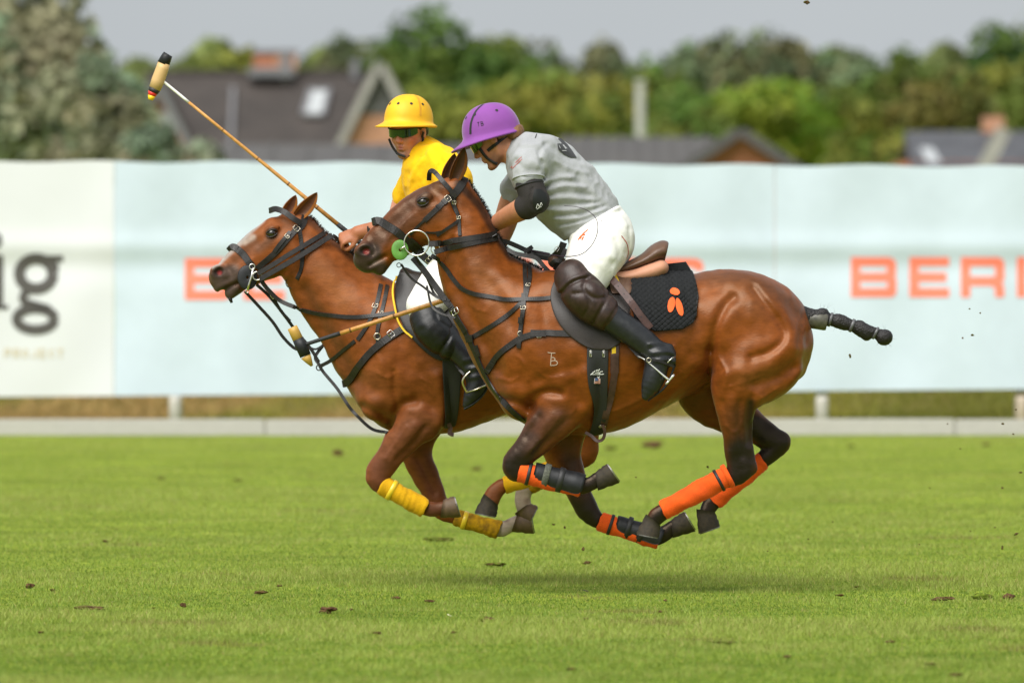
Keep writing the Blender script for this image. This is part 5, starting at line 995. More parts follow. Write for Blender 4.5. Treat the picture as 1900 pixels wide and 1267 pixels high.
# trousers
fld = Field(*bounds(legL[:3] + legR[:3] + TN[:2], .22), .0072)
fld.chainE([q(1102, 410, 0, 53, .15), q(1112, 430, 0, 60, .175), q(1118, 452, 0, 55, .16)], .03)
for s_ in (1, -1): fld.chain3([(x, YR + (y - YR) * s_, z, r) for x, y, z, r in [q(1120, 446, .085, 55), q(1100, 484, .185, 50), q(1086, 516, .25, 41), q(1080, 536, .285, 31)]], .05)
for pts, wpx, amp in [([(1140, 445), (1148, 470), (1135, 492)], 5, -.006), ([(1165, 425), (1168, 450), (1160, 470)], 4, -.006), ([(1066, 430), (1100, 410), (1150, 392)], 4, -.006), ([(1060, 440), (1056, 470), (1050, 495)], 6, .005), ([(1085, 440), (1075, 470)], 6, -.004), ([(1095, 480), (1120, 475), (1142, 480)], 6, .005), ([(1070, 490), (1100, 500)], 6, -.004), ([(1065, 424), (1098, 404), (1148, 386)], 3, .004)]: fld.stroke([XZ(*p) for p in pts], wpx / 400, amp, -1, YR + .02)
fld.disp(folds(11, .005, 22, 50))
cut(fld, q(1105, 405, 0), (-.50, 0, .86))
trN, _, _ = stuffm('trousers', fld, denim, rN); bvT = obj_bvh(trN)
for pp in ([(1072, 446), (1078, 438), (1085, 436)], [(1076, 444), (1080, 436), (1090, 427)], [(1079, 446), (1082, 440)]): v, f = drape(YR, pp, [bvT], 3, .001, .001, .006); mesh('trouser_print', v, f, orangep, trN)
v, f = drape(YR, [(1152, 438), (1162, 452), (1165, 468), (1162, 480)], [bvT], 1.6, .001, .001, .01); mesh('red_seam', v, f, redp, trN)
v, f = torus(q(1116, 410.5, .195), (0, 1, 0), .0018, .0015, 12, 6); mesh('rivet', v, f, padm, trN)
# knee guards, boots
def leg_gear(parent, Y0, side, knee, boot, foot, km, grooves, heel, sole_pts):
    qq = lambda px, py, lat, r: (lambda p: (p[0], Y0 - lat * side, p[2], r / S(Y0)))(P(px, py, Y0 - lat * side))
    A = [qq(*k) for k in boot]; B = [qq(*k) for k in foot]; fl = Field(*bounds(A + B, .08), .006); fl.chain3(A, .02); fl.chain3(B, .03); fl.chain3([qq(*k) for k in heel], .012)
    xz = lambda p: P(p[0], p[1], Y0)[::2]; ank = boot[-1]
    for t in range(5): fl.stroke([xz((ank[0] - 22 + t * 3, ank[1] - 22 + t * 8)), xz((ank[0] + 2 + t * 3, ank[1] - 26 + t * 8)), xz((ank[0] + 26, ank[1] - 22 + t * 8))], .006, -.004 if t % 2 else .004, 0, Y0)
    bo, _, _ = stuffm('boot', fl, bootm, parent)
    v, f = drape(Y0, sole_pts, [obj_bvh(bo)], 4, .004, .001, .01, side) if side > 0 else ([], [])
    if len(v): mesh('sole_welt', v, f, rubberm, bo)
    K = [qq(*k) for k in knee]; fl = Field(*bounds(K, .12), .0062); fl.chain3(K, .03)
    for pts, wpx, amp in grooves: fl.stroke([xz(p) for p in pts], wpx / S(Y0), amp, -side, Y0)
    kg, _, _ = stuffm('knee_guard', fl, km, parent); return bo, kg
for s_ in (1, -1):
    leg_gear(rN, YR, s_, [(1064, 516, .285, 36), (1078, 540, .312, 39), (1098, 562, .325, 38), (1124, 584, .332, 29)], [(1108, 570, .325, 30), (1140, 595, .33, 26), (1172, 617, .335, 25), (1205, 643, .34, 23), (1222, 660, .345, 22)],
      [(1222, 662, .345, 22), (1216, 690, .355, 22), (1208, 715, .36, 18), (1199, 734, .362, 9)], kneeN,
      [([(1040, 545), (1060, 525), (1090, 514)], 3.5, -.010), ([(1035, 540), (1058, 518), (1088, 508)], 4, .004), ([(1085, 520), (1082, 535), (1100, 552), (1120, 552)], 3, -.007), ([(1085, 520), (1105, 520), (1122, 540), (1120, 552)], 3, -.007), ([(1102, 536)], 13, .010), ([(1062, 545), (1085, 545), (1092, 565), (1082, 585)], 3, -.007), ([(1068, 560)], 15, .009), ([(1100, 598), (1112, 575), (1130, 545)], 3, -.009), ([(1112, 605), (1126, 585), (1142, 560)], 8, .006), ([(1120, 606), (1136, 580), (1146, 565)], 2.5, -.006)],
      [(1238, 655, .34, 17), (1247, 668, .345, 12)], [(1250, 675), (1240, 702), (1228, 720), (1200, 741)])
# elbow pad
fl = Field(*bounds(armL[1:6], .09), .006); fl.chain3([q(983, 345, .248, 26.5), q(990, 368, .26, 26), q(978, 383, .24, 25)], .01); fl.ell(q(999, 374, .285), (.052, .030, .060), frame((1, 0, -.4)), .012); fl.stroke([XZ(988, 350), XZ(984, 372), XZ(992, 392)], .006, -.006, -1, -.2)
pad, _, _ = stuffm('elbow_pad', fl, meshm, rN); bvP = obj_bvh(pad)
patch('pad_shell', YR, [((992, 352), (1004, 352)), ((989, 362), (1013, 360)), ((988, 374), (1016, 372)), ((990, 384), (1013, 382)), ((994, 392), (1004, 390))], [bvP], padm, pad, .004, 7)
for pp in ([(995, 386), (997, 379), (1000, 384), (1003, 377), (1005, 381)], [(996, 388), (1004, 383)]): v, f = drape(YR, pp, [bvP], 1.1, .0006, .006, .004); mesh('pad_print', v, f, whitep, pad)
v, f = torus(q(982, 344, .248), Vector(q(990, 372, .26)) - Vector(q(982, 340, .245)), 26.5 / 400, .004, 32, 8); mesh('pad_cuff', v, f, strapm, pad)
# helmet
helN, surfN, hgN = helmet(rN, hN, MN, purp, a=.137, b=.112, hgt=.138, front=.070, side=.026, back=.012, z0=.030, tilt=R(-17), holes=[(62, 42), (28, 40), (120, 40), (-40, 40), (5, 42)], stripe=([50, 52, 54, 57, 60, 64, 70, 80], [4, 14, 24, 34, 44, 54, 64, 76], .013, strapm), name='polo_helmet')
def onhel(uv): return [surfN(a, e_, .0015) for a, e_ in uv]
def nhel(uv): return [(surfN(a, e_, .01) - surfN(a, e_, 0)).normalized() for a, e_ in uv]
for uv in ([(70, 22), (75, 22)], [(72.5, 22), (72.5, 14)], [(78, 22), (78, 14)], [(78, 22), (82, 21), (82, 18.5), (78, 18)], [(78, 18), (83, 17), (83, 14.5), (78, 14)]): v, f = ribbon(onhel(uv), nhel(uv), .0022, .0006); mesh('helmet_letter', v, f, blackp, helN)
bvB = BVHTree.FromPolygons([tuple(x) for x in (lambda o: np.array([list(v.co) for v in o.data.vertices]) + np.array(world_loc(rN)))(rN.children[0])], [tuple(p.vertices) for p in rN.children[0].data.polygons])
for pp, w_ in (([(884, 262), (892, 278), (903, 292), (917, 302), (922, 304)], 6), ([(905, 280), (920, 268), (938, 254), (948, 247)], 6)): v, f = drape(YR, pp, [bvB], w_, .003, .002, .008); mesh('chin_strap', v, f, strapm, helN)
# sunglasses and hair
def glasses(parent, g, M, mt, fm):
    e = None; V = []; nu, nv = 22, 6
    for i in range(nv):
        for j in range(nu):
            an = R(-78 + 156 * j / (nu - 1)); zz = .024 - .042 * i / (nv - 1) * (1 - .30 * math.exp(-(an / .16) ** 2)) * (1 - .35 * (abs(an) / 1.36) ** 3); V.append(g(.028 + .082 * math.cos(an) + .002, .079 * math.sin(an), zz))
    F = [(i * nu + j, i * nu + j + 1, (i + 1) * nu + j + 1, (i + 1) * nu + j) for i in range(nv - 1) for j in range(nu - 1)]; o_ = mesh('sunglasses', V, F, mt, parent)
    v, f = tube([V[j] for j in range(nu)], .0028, 6); mesh('sunglasses_rim', v, f, fm, o_)
    for s in (1, -1): v, f = tube([g(.045, .079 * s, .018), g(-.01, .082 * s, .014), g(-.03, .080 * s, .006)], .003, 6); mesh('sunglasses_arm', v, f, fm, o_)
glasses(rN, gN, MN, mat('amber_green_lens', (.045, .09, .012), rough=.1, spec=.8, metal=.5, coat=.5), padm)
fl = Field(*bounds([tuple(gN(-.06, 0, 0))], .16), .006); fl.ell(gN(-.025, 0, .01), (.100, .086, .055), MN, .0); fl.ell(gN(-.112, 0, -.022), (.036, .062, .036), MN, .02); fl.ell(gN(-.104, .035, -.032), (.034, .038, .032), MN, .012); fl.ell(gN(.10, 0, -.05), (.12, .2, .075), MN, .01, 'sub'); fl.ell(gN(.0, .085, -.02), (.028, .03, .035), MN, .01, 'sub'); fl.ell(gN(.0, -.085, -.02), (.028, .03, .035), MN, .01, 'sub'); fl.disp(lambda X, Y, Z: .0020 * np.sin(X * 190 + Z * 120 + Y * 160) + .0014 * np.sin(Z * 300 - X * 90)); stuffm('hair', fl, brownhair, rN)
fl = Field(*bounds([armR[-1]], .16), .006); add_hand(fl, armR[-1][:3], handR, 1.0, 1.12, thumb=-1); fl.chain3([armR[-1], armR[-2]], .01, step=.02) if False else None; stuffm('glove', fl, glovem, rN)
fl = Field(*bounds([armL[-1]], .16), .006); add_hand(fl, armL[-1][:3], handN, .75, 1.10); stuffm('glove', fl, glovem, rN)

# ---------------------------------------------------------------- the rider in yellow
YR2 = YF; q2 = lambda *a: Q(YR2, *a); XZ2 = lambda *p: P(p[0], p[1], YR2)[::2]
rF = empty('person', (P(840, 1100, YF)[0], YF, P(0, 540, YF)[2]), 'rider in yellow shirt and yellow helmet with green sunglasses, on the chestnut pony', 'person')
TF = [q2(868, 482, 0, 50, .165), q2(852, 440, 0, 52, .16), q2(832, 395, 0, 56, .17), q2(812, 350, 0, 58, .19), q2(798, 318, 0, 50, .185), q2(794, 305, 0, 40, .16)]
aL = [q2(822, 312, .14, 27), q2(838, 342, .225, 25), q2(828, 385, .27, 24), q2(800, 405, .26, 22), q2(745, 418, .17, 19), q2(690, 427, .09, 15), q2(664, 432, .075, 13.5)]
aR = [q2(787, 320, -.15, 27), q2(755, 370, -.27, 25), q2(738, 418, -.25, 22), q2(715, 445, -.16, 18), q2(688, 460, -.09, 14)]
lL = [q2(868, 488, .09, 46), q2(825, 525, .20, 40), q2(783, 562, .29, 30), q2(815, 620, .32, 24), q2(850, 655, .33, 21), q2(880, 690, .335, 14)]
lR = [(x, 2 * YR2 - y, z, r) for x, y, z, r in lL]
MF = frame((-.47, -.86, -.17)); hF = np.array(q2(758, 243, .02))
fld = Field(*bounds(aL + aR + lL + lR + [(hF[0], hF[1], hF[2] + .05, 0)], .17), .0068)
fld.chainE(TF, .03, grow=-.022)
for c_ in (aL, aR): fld.chain3(c_, .02)
for c_ in (lL, lR): fld.chain3(c_, .03, grow=-.026)
gF = add_head(fld, hF, MF); fld.chain3([(*gF(-.035, 0, -.055), .058), q2(790, 292, 0, 26), q2(800, 315, 0, 30)], .025)
hfL = frame((-.93, -.05, -.36), (-.2, -.75, .6)); add_hand(fld, aL[-1][:3], hfL, 1.25); hfR = frame((-.80, -.25, -.1), (0, .4, 1)); add_hand(fld, aR[-1][:3], hfR, 1.05, thumb=-1)
V, F = fld.extract(); V = relax(V, F, 1, .4)
col = skin_cols(V, (.56, .25, .155), [((.50, .17, .11), gF(.105, 0, -.035), .03), ((.50, .17, .12), gF(.06, .05, -.03), .05), ((.50, .17, .12), gF(.06, -.05, -.03), .05), ((.42, .12, .10), gF(.095, 0, -.068), .022), ((.26, .13, .08), gF(.07, 0, -.105), .055), ((.26, .12, .08), gF(.03, .05, -.09), .05), ((.26, .12, .08), gF(.03, -.05, -.09), .05), ((.36, .13, .06), aL[-1][:3], .25)])
mesh('body', V, F, skinm, rF, col=col)
fld = Field(*bounds([t[:3] for t in TF] + aL[:4] + aR[:4], .2), .0068); fld.chainE(TF[1:], .03, grow=.006); fld.chain3([q2(798, 300, 0, 36), q2(786, 284, 0, 31)], .03)
fld.chain3([q2(815, 302, .14, 36), q2(840, 335, .23, 36), q2(840, 365, .26, 32)], .03); fld.chain3([q2(790, 312, -.14, 34), q2(760, 362, -.26, 31)], .03)
for pts, wpx, amp in [([(800, 275), (815, 290), (822, 315)], 5, -.007), ([(790, 290), (775, 300), (760, 325)], 4, -.008), ([(782, 298), (768, 318), (760, 345)], 4, .006), ([(825, 290), (850, 310), (865, 335)], 6, .006), ([(815, 310), (830, 330), (838, 350)], 5, -.008), ([(835, 300), (850, 325)], 5, -.005), ([(755, 320), (756, 355)], 4, -.006), ([(800, 320), (790, 345)], 5, .006)]: fld.stroke([XZ2(*p) for p in pts], wpx / 390, amp, -1, YR2 + .02)
fld.disp(folds(8, .008, 26, 55)); fld.disp(folds(9, .002, 70, 120))
cut(fld, q2(858, 440, 0), (.2, 0, -.98)); shF, _, _ = stuffm('shirt', fld, yknit, rF)
v, f = torus(q2(785, 281, 0), Vector(q2(772, 268, .02)) - Vector(q2(794, 300, 0)), .072, .012, 30, 8); mesh('collar', v, f, yknit, shF)
fld = Field(*bounds(lL[:3] + lR[:3] + TF[:2], .2), .0075); fld.chainE([q2(860, 440, 0, 50, .15), q2(868, 470, 0, 56, .17), q2(868, 490, 0, 50, .16)], .03)
for s_ in (1, -1): fld.chain3([(x, YR2 + (y - YR2) * s_, z, r) for x, y, z, r in [q2(868, 486, .085, 52), q2(825, 524, .19, 44), q2(787, 567, .282, 33.5)]], .05)
stuffm('trousers', fld, denim, rF)
for s_ in (1, -1):
    leg_gear(rF, YF, s_, [(783, 572, .29, 27), (795, 595, .315, 33), (811, 618, .33, 34), (832, 642, .335, 25)], [(820, 620, .325, 28), (845, 645, .33, 24), (868, 668, .335, 22), (882, 690, .34, 19)],
      [(884, 692, .34, 19), (886, 712, .345, 20), (876, 734, .35, 16), (866, 751, .352, 8)], kneeF, [([(755, 590), (775, 572), (805, 562)], 3, -.008), ([(786, 612)], 16, .012), ([(786, 612)], 8, -.008), ([(812, 568), (812, 590), (838, 610)], 3, -.007), ([(815, 655), (832, 630), (846, 600)], 3, -.009), ([(828, 655), (842, 630)], 6, .006)], [(896, 690, .34, 13), (903, 708, .345, 10)], [(905, 716), (895, 732), (880, 746), (862, 757)])
helF, surfF, hgF = helmet(rF, hF, MF, yhel, a=.132, b=.112, hgt=.128, front=.066, side=.030, back=.018, drop=.024, z0=.046, tilt=R(-12), holes=[(40, 36), (2, 36), (-34, 36), (75, 36), (-72, 36)], stripe=([62, 64, 66, 70, 78], [8, 24, 40, 56, 72], .012, mat('yellow_helmet_trim', (.62, .30, .01), rough=.5)), name='polo_helmet')
bvBF = BVHTree.FromPolygons([tuple(x) for x in (lambda o: np.array([list(v.co) for v in o.data.vertices]) + np.array(world_loc(rF)))(rF.children[0])], [tuple(p.vertices) for p in rF.children[0].data.polygons])
for pp in ([(785, 245), (784, 262), (781, 278), (772, 288), (758, 291)], [(722, 258), (728, 272), (738, 285), (752, 291)]): v, f = drape(YF, pp, [bvBF], 4.5, .003, .003, .008); mesh('chin_strap', v, f, strapm, helF)
glasses(rF, gF, MF, lensG, padm)
fl = Field(*bounds([tuple(gF(-.06, 0, 0))], .15), .0065); fl.ell(gF(-.025, 0, .025), (.102, .084, .06), MF, .0); fl.ell(gF(-.085, 0, -.02), (.03, .06, .03), MF, .02); fl.ell(gF(.10, 0, -.05), (.12, .2, .08), MF, .01, 'sub'); stuffm('hair', fl, mat('dark_hair', (.03, .018, .012), rough=.5, bscale=150, bstr=.8, bdist=.005), rF)
fl = Field(*bounds([aR[-1]], .16), .006); add_hand(fl, aR[-1][:3], hfR, 1.05, 1.12, thumb=-1); stuffm('glove', fl, glovem, rF)
v, f = torus(q2(694, 427, .095), Vector(q2(664, 432, .075)) - Vector(q2(690, 427, .09)), .036, .004, 24, 6); 
wb = Vector(q2(706, 427, .095)) - Vector(q2(686, 431, .075)); c_ = Vector(q2(694, 427, .095)); v, f = tube([c_ - wb * .35, c_ + wb * .9], [.0385, .041], 20); mesh('wristband', v, f, strapm, rF)
# ================================================================ TACK
leather = mat('dark_bridle_leather', (.013, .011, .010), rough=.42, spec=.4, nscale=60, namt=.35, bscale=160, bstr=.25, bdist=.002, rvar=.08)
leatherB = mat('brown_saddle_leather', (.085, .040, .022), rough=.42, spec=.45, nscale=26, namt=.4, two=(.16, .09, .05), bscale=130, bstr=.3, bdist=.002, rvar=.1)
leatherD = mat('worn_flap_leather', (.020, .015, .013), rough=.46, spec=.38, nscale=14, namt=.55, two=(.038, .029, .024), bscale=140, bstr=.25, bdist=.002, rvar=.1)
leatherR = mat('reddish_brown_leather', (.060, .028, .024), rough=.5, spec=.4, nscale=40, namt=.3, bscale=140, bstr=.25)
panelm = mat('pale_pink_panel', (.52, .255, .16), rough=.55, spec=.35, nscale=20, namt=.25, two=(.40, .17, .08), bscale=120, bstr=.15)
brass = mat('nickel_buckle', (.66, .60, .48), rough=.3, metal=1.0)
greenp = mat('green_rubber', (.12, .30, .055), rough=.5, spec=.4, nscale=24, namt=.2, trans=.1)
webY = mat('yellow_webbing', (.72, .47, .02), rough=.8)
padN = mat('black_quilted_cotton', (.013, .014, .015), rough=.85, spec=.2, nscale=120, namt=.3, bscale=420, bstr=.3)
def strap(parent, Y0, pts, bv, wpx, mt=None, name='strap', thick=.004, off=.002, step=.012, side=1):
    v, f = drape(Y0, pts, bv, wpx, thick, off, step, side); return mesh(name, v, f, mt or leather, parent, smooth=False)
def buckle(parent, Y0, c, d, wpx, hpx, bv, mt=None, off=.008, r=.0016):
    x, _, z = P(c[0], c[1], Y0); hit = None
    for b in bv:
        h_ = b.ray_cast(Vector((x, Y0 - 1.5, z)), Vector((0, 1, 0)))
        if h_[0] is not None and (hit is None or h_[0].y < hit[0].y): hit = h_
    p, n = (hit[0], hit[1] if hit[1].y < 0 else -hit[1]) if hit else (Vector((x, Y0 - .05, z)), Vector((0, -1, 0)))
    t = Vector((d[0], 0, -d[1])).normalized(); t = (t - n * t.dot(n)).normalized(); b_ = n.cross(t); s = S(Y0); a, w_ = hpx / s / 2, wpx / s / 2; p = p + n * off
    loop = [p + t * a * u + b_ * w_ * v_ for u, v_ in ((-1, -.8), (-.8, -1), (.8, -1), (1, -.8), (1, .8), (.8, 1), (-.8, 1), (-1, .8), (-1, -.8))]
    v, f = tube(loop, r, 6); v2, f2 = tube([p - t * a, p + t * a * .9 + n * .002], r * .8, 6); return mesh('buckle', *join((v, f), (v2, f2)), mt or brass, parent)
def base_of(o, px, Y0, z=1.0): o.location = (P(px, 0, Y0)[0], Y0, z)
def spread(fn): pass

# ---------------------------------------------------------------- saddle pad, saddle, girth of the bay pony
ppad = empty('saddle_pad', (P(1200, 0, 0)[0], 0, P(0, 560, 0)[2]), 'black quilted saddle pad with an orange emblem on the bay pony', 'saddle pad')
def quilt(parent, Y0, rows, bv, mt, n=60, off=.008, dx=2.7, name='quilting', side=1):
    """quilted sheet lying on the back: rows of (left px, right px), diamonds stitched as real relief"""
    V, F = [], []; R_ = []; L = len(rows)
    for i in range(L - 1):
        m = 20
        for k in range(m if i < L - 2 else m + 1):
            u = k / m; a = [rows[i][0][c] + (rows[i + 1][0][c] - rows[i][0][c]) * u for c in (0, 1)]; b = [rows[i][1][c] + (rows[i + 1][1][c] - rows[i][1][c]) * u for c in (0, 1)]; R_.append((a, b))
    for a, b in R_:
        for j in range(n):
            u = j / (n - 1); px, py = a[0] + (b[0] - a[0]) * u, a[1] + (b[1] - a[1]) * u; x, _, z = P(px, py, Y0); h_ = None
            for bb in bv:
                t_ = bb.ray_cast(Vector((x, Y0 - 1.5 * side, z)), Vector((0, side, 0)))
                if t_[0] is not None and (h_ is None or (t_[0].y - h_[0].y) * side < 0): h_ = t_
            c1 = abs(((px * .8 + py) / 9.0) % 1 - .5) * 2; c2 = abs(((px * .8 - py) / 9.0) % 1 - .5) * 2; puff = .0065 * (min(1 - c1 ** 4, 1 - c2 ** 4))
            if h_ and abs(h_[1].y) > .15: V.append(h_[0] + (h_[1] if h_[1].y * side < 0 else -h_[1]) * (off + puff))
            else:
                zz = z + off; V.append(Vector((x, (V[-n].y if len(V) >= n else Y0 - .03 * side), zz)))
    m = len(R_); F = [(i * n + j, i * n + j + 1, (i + 1) * n + j + 1, (i + 1) * n + j) for i in range(m - 1) for j in range(n - 1)]
    o_ = mesh(name, V, F, mt, parent); sm = o_.modifiers.new('thick', 'SOLIDIFY'); sm.thickness = .006; sm.offset = -1
    edge = [V[i * n + n - 1] for i in range(m)] + [V[(m - 1) * n + j] for j in range(n - 1, -1, -1)]; v, f = tube(edge, .0042, 6); mesh('binding', v, f, strapm, parent); return o_
rowsN = [((1168, 500), (1271, 489)), ((1168, 520), (1285, 512)), ((1165, 555), (1293, 553)), ((1175, 590), (1290, 586)), ((1195, 606), (1280, 600)), ((1212, 613), (1262, 609))]
qp = quilt(ppad, YN, rowsN, [bvhN], padN, n=110)
quilt(ppad, YN, rowsN, [bvhN], padN, n=30, side=-1)
bq = obj_bvh(qp)
def disc_on(parent, Y0, c, rx, ry, ang, bv, mt, name, off=.004, n=18):
    V = []; ca, sa = math.cos(R(ang)), math.sin(R(ang))
    for k in range(-1, 3 * n):
        g_ = (k // n + 1) / 3.0; u, v_ = (0, 0) if k < 0 else (g_ * rx * math.cos(2 * math.pi * k / n), g_ * ry * math.sin(2 * math.pi * k / n)); px, py = c[0] + u * ca - v_ * sa, c[1] + u * sa + v_ * ca; x, _, z = P(px, py, Y0); h_ = None
        for b in bv:
            t_ = b.ray_cast(Vector((x, Y0 - 1.5, z)), Vector((0, 1, 0)))
            if t_[0] is not None and (h_ is None or t_[0].y < h_[0].y): h_ = t_
        V.append(h_[0] + (h_[1] if h_[1].y < 0 else -h_[1]) * off if h_ else Vector((x, V[-1].y if V else Y0, z)))
    return mesh(name, V, [(0, 1 + (k + 1) % n, 1 + k) for k in range(n)] + [(1 + r_ * n + k, 1 + r_ * n + (k + 1) % n, 1 + (r_ + 1) * n + (k + 1) % n, 1 + (r_ + 1) * n + k) for r_ in (0, 1) for k in range(n)], mt, parent)
for c_, rx, ry, an in (((1249, 546), 9.5, 6.3, 0), ((1242, 569), 6.0, 13.5, 8), ((1256, 573), 5.6, 16.5, -16)): disc_on(ppad, YN, c_, rx, ry, an, [bvhN], orangep, 'emblem', .0235)
def saddle(label, Y0, D, mats_, px0, py0):
    e = empty('saddle', (P(px0, 0, Y0)[0], Y0, P(0, py0, Y0)[2]), label, 'saddle'); qs = lambda px, py, lat, r, rb: Q(Y0, px, py, lat, r, rb)
    fl = Field(*bounds([Q(Y0, *p[:2]) for p in D['seat']], .22), .007); fl.chainE([qs(p[0], p[1], 0, p[2], p[3]) for p in D['seat']], .01, step=.02); 
    for p in D.get('dish', []): fl.ell(Q(Y0, p[0], p[1], 0), (p[2] / S(Y0), p[4], p[3] / S(Y0)), None, .03, 'sub')
    if 'end' in D: cut(fl, Q(Y0, *D['end'][0]), D['end'][1])
    stuffm('seat', fl, mats_[0], e)
    fl = Field(*bounds([Q(Y0, *p[:2]) for p in D['panel']], .25), .007)
    for s_ in (1, -1): fl.chainE([qs(p[0], p[1], p[4] * s_, p[2], p[3]) for p in D['panel']], .01, step=.02)
    stuffm('panel', fl, mats_[1], e)
    return e
sdN = saddle('brown leather polo saddle with high cantle under the rider in grey', YN, dict(
    seat=[(1030, 484, 14, .05), (1050, 494, 12, .07), (1090, 505, 10, .11), (1140, 503, 9, .13), (1175, 492, 11, .14), (1200, 481, 14, .135), (1218, 470, 18, .13), (1230, 466, 20, .12)],
    panel=[(1060, 512, 16, .06, .06), (1110, 515, 15, .07, .08), (1165, 513, 12, .07, .09), (1205, 505, 16, .065, .09), (1226, 497, 15, .06, .085)], end=((1237, 468), (.97, 0, -.22))), (leatherB, panelm), 1130, 520)
def flap(parent, Y0, rows, bv, mt, name, off=.010, thick=.006, n=14, bulge=0.0):
    V = []
    for a, b in rows:
        for j in range(n):
            u = j / (n - 1); px, py = a[0] + (b[0] - a[0]) * u, a[1] + (b[1] - a[1]) * u; x, _, z = P(px, py, Y0); h_ = None
            for bb in bv:
                t_ = bb.ray_cast(Vector((x, Y0 - 1.5, z)), Vector((0, 1, 0)))
                if t_[0] is not None and (h_ is None or t_[0].y < h_[0].y): h_ = t_
            V.append((h_[0] + (h_[1] if h_[1].y < 0 else -h_[1]) * off + Vector((0, -bulge, 0))) if h_ and abs(h_[1].y) > .1 else Vector((x, V[-1].y if V else Y0 - .12, z)))
    m = len(rows); F = [(i * n + j, i * n + j + 1, (i + 1) * n + j + 1, (i + 1) * n + j) for i in range(m - 1) for j in range(n - 1)]
    o_ = mesh(name, V, F, mt, parent); o_.modifiers.new('thick', 'SOLIDIFY').thickness = thick; b_ = o_.modifiers.new('sub', 'SUBSURF'); b_.levels = 1; b_.render_levels = 2; return o_
fpN = flap(sdN, YN, [((1042, 498), (1150, 500)), ((1031, 517), (1170, 520)), ((1022, 536), (1172, 545)), ((1020, 556), (1168, 570)), ((1027, 582), (1166, 595)), ((1040, 606), (1163, 615)), ((1060, 627), (1156, 630)), ((1084, 643), (1142, 643)), ((1103, 648), (1125, 649))], [bvhN], leatherD, 'flap', .014)
flap(sdN, YN, [((1118, 502), (1176, 500)), ((1124, 518), (1176, 516)), ((1130, 534), (1172, 534)), ((1134, 548), (1168, 548))], [bvhN, obj_bvh(fpN)], leatherB, 'skirt', .010)
bfl = obj_bvh(fpN)
strap(sdN, YN, [(1126, 510, .20), (1142, 525, .262), (1170, 560, .318), (1188, 585, .326), (1207, 609, .328)], [], 14, leatherR, 'stirrup_leather', .005, .014)
for k in range(5): disc_on(sdN, YN, (1146 + k * 10.5, 531 + k * 14), 1.2, 1.2, 0, [obj_bvh(sdN.children[-1])], blackp, 'punched_hole', .001, 8)
strap(sdN, YN, [(1118, 592, .325), (1150, 622, .325), (1188, 664, .345)], [], 7, leather, 'stirrup_leather')
strap(sdN, YN, [(1132, 500), (1142, 520), (1148, 536)], [bvhN, bfl, bq], 6, webY, 'surcingle', .003, .016)
# girth
flap(sdN, YN, [((1088, 640), (1128, 640)), ((1088, 665), (1128, 665)), ((1088, 695), (1127, 695)), ((1092, 722), (1127, 722)), ((1100, 748), (1126, 748)), ((1099, 774), (1125, 772)), ((1094, 796), (1122, 790)), ((1090, 806), (1116, 801))], [bvhN], strapm, 'girth', .010, .006, 10)
bg_ = obj_bvh(sdN.children[-1])
strap(sdN, YN, [(1107, 655), (1107, 700), (1108, 725)], [bg_], 28, padm, 'girth_sleeve', .006, .002)
strap(sdN, YN, [(1108, 716), (1108, 722)], [bg_, obj_bvh(sdN.children[-1])], 29, strapm, 'girth_keeper', .004, .003)
strap(sdN, YN, [(1107, 725), (1109, 760), (1108, 800)], [bg_], 14, velcrom, 'girth_elastic', .004, .002)
strap(sdN, YN, [(1141, 654), (1139, 690), (1132, 735), (1122, 775), (1118, 792)], [bvhN], 13, leatherR, 'overgirth', .005, .006)
strap(sdN, YN, [(1140, 640), (1139, 690)], [bvhN, obj_bvh(sdN.children[-1])], 16, leatherR, 'overgirth_billet', .005, .005)
strap(sdN, YN, [(1138, 642), (1138, 656)], [bvhN, obj_bvh(sdN.children[-1])], 8, webY, 'surcingle', .003, .008)
bgs = [bvhN] + [obj_bvh(c) for c in sdN.children if c.name.startswith('girth')]
for dx in (-12, 12): buckle(sdN, YN, (1107 + dx, 655), (0, 1), 4, 11, bgs, steel)
buckle(sdN, YN, (1117, 788), (1, .2), 6, 12, bgs, brass)
strap(sdN, YN, [(1118, 788, .16), (1122, 800, .15), (1119, 814, .14), (1108, 818, .13), (1098, 809, .12), (1086, 802, .12)], [], 6, leatherR, 'loose_strap')
# girth badge and flag
for pp in ([(1094, 694), (1100, 688), (1102, 686), (1099, 690)], [(1096, 693), (1120, 692)], [(1102, 690), (1112, 690)], [(1113, 693), (1113, 688), (1118, 687)], [(1105, 697), (1108, 700), (1112, 696)], [(1104, 687), (1106, 684), (1110, 685), (1112, 682)], [(1106, 686), (1106, 689)], [(1110, 686), (1110, 688)]): strap(sdN, YN, pp, bgs, 1.4, whitep, 'badge', .0006, .008, .004)
flagc = mat('faded_red_print', (.60, .16, .13), rough=.8); flagb = mat('faded_blue_print', (.10, .16, .36), rough=.8)
strap(sdN, YN, [(1100, 705), (1114, 705)], bgs, 10, whitep, 'flag_patch', .0008, .008, .006)
for k in range(4): strap(sdN, YN, [(1100, 701 + k * 2.6), (1114, 701 + k * 2.6)], bgs, 1.3, flagc, 'flag_stripe', .0006, .0095, .006)
strap(sdN, YN, [(1100, 702.3), (1106.5, 702.3)], bgs, 5, flagb, 'flag_canton', .0006, .0108, .004)
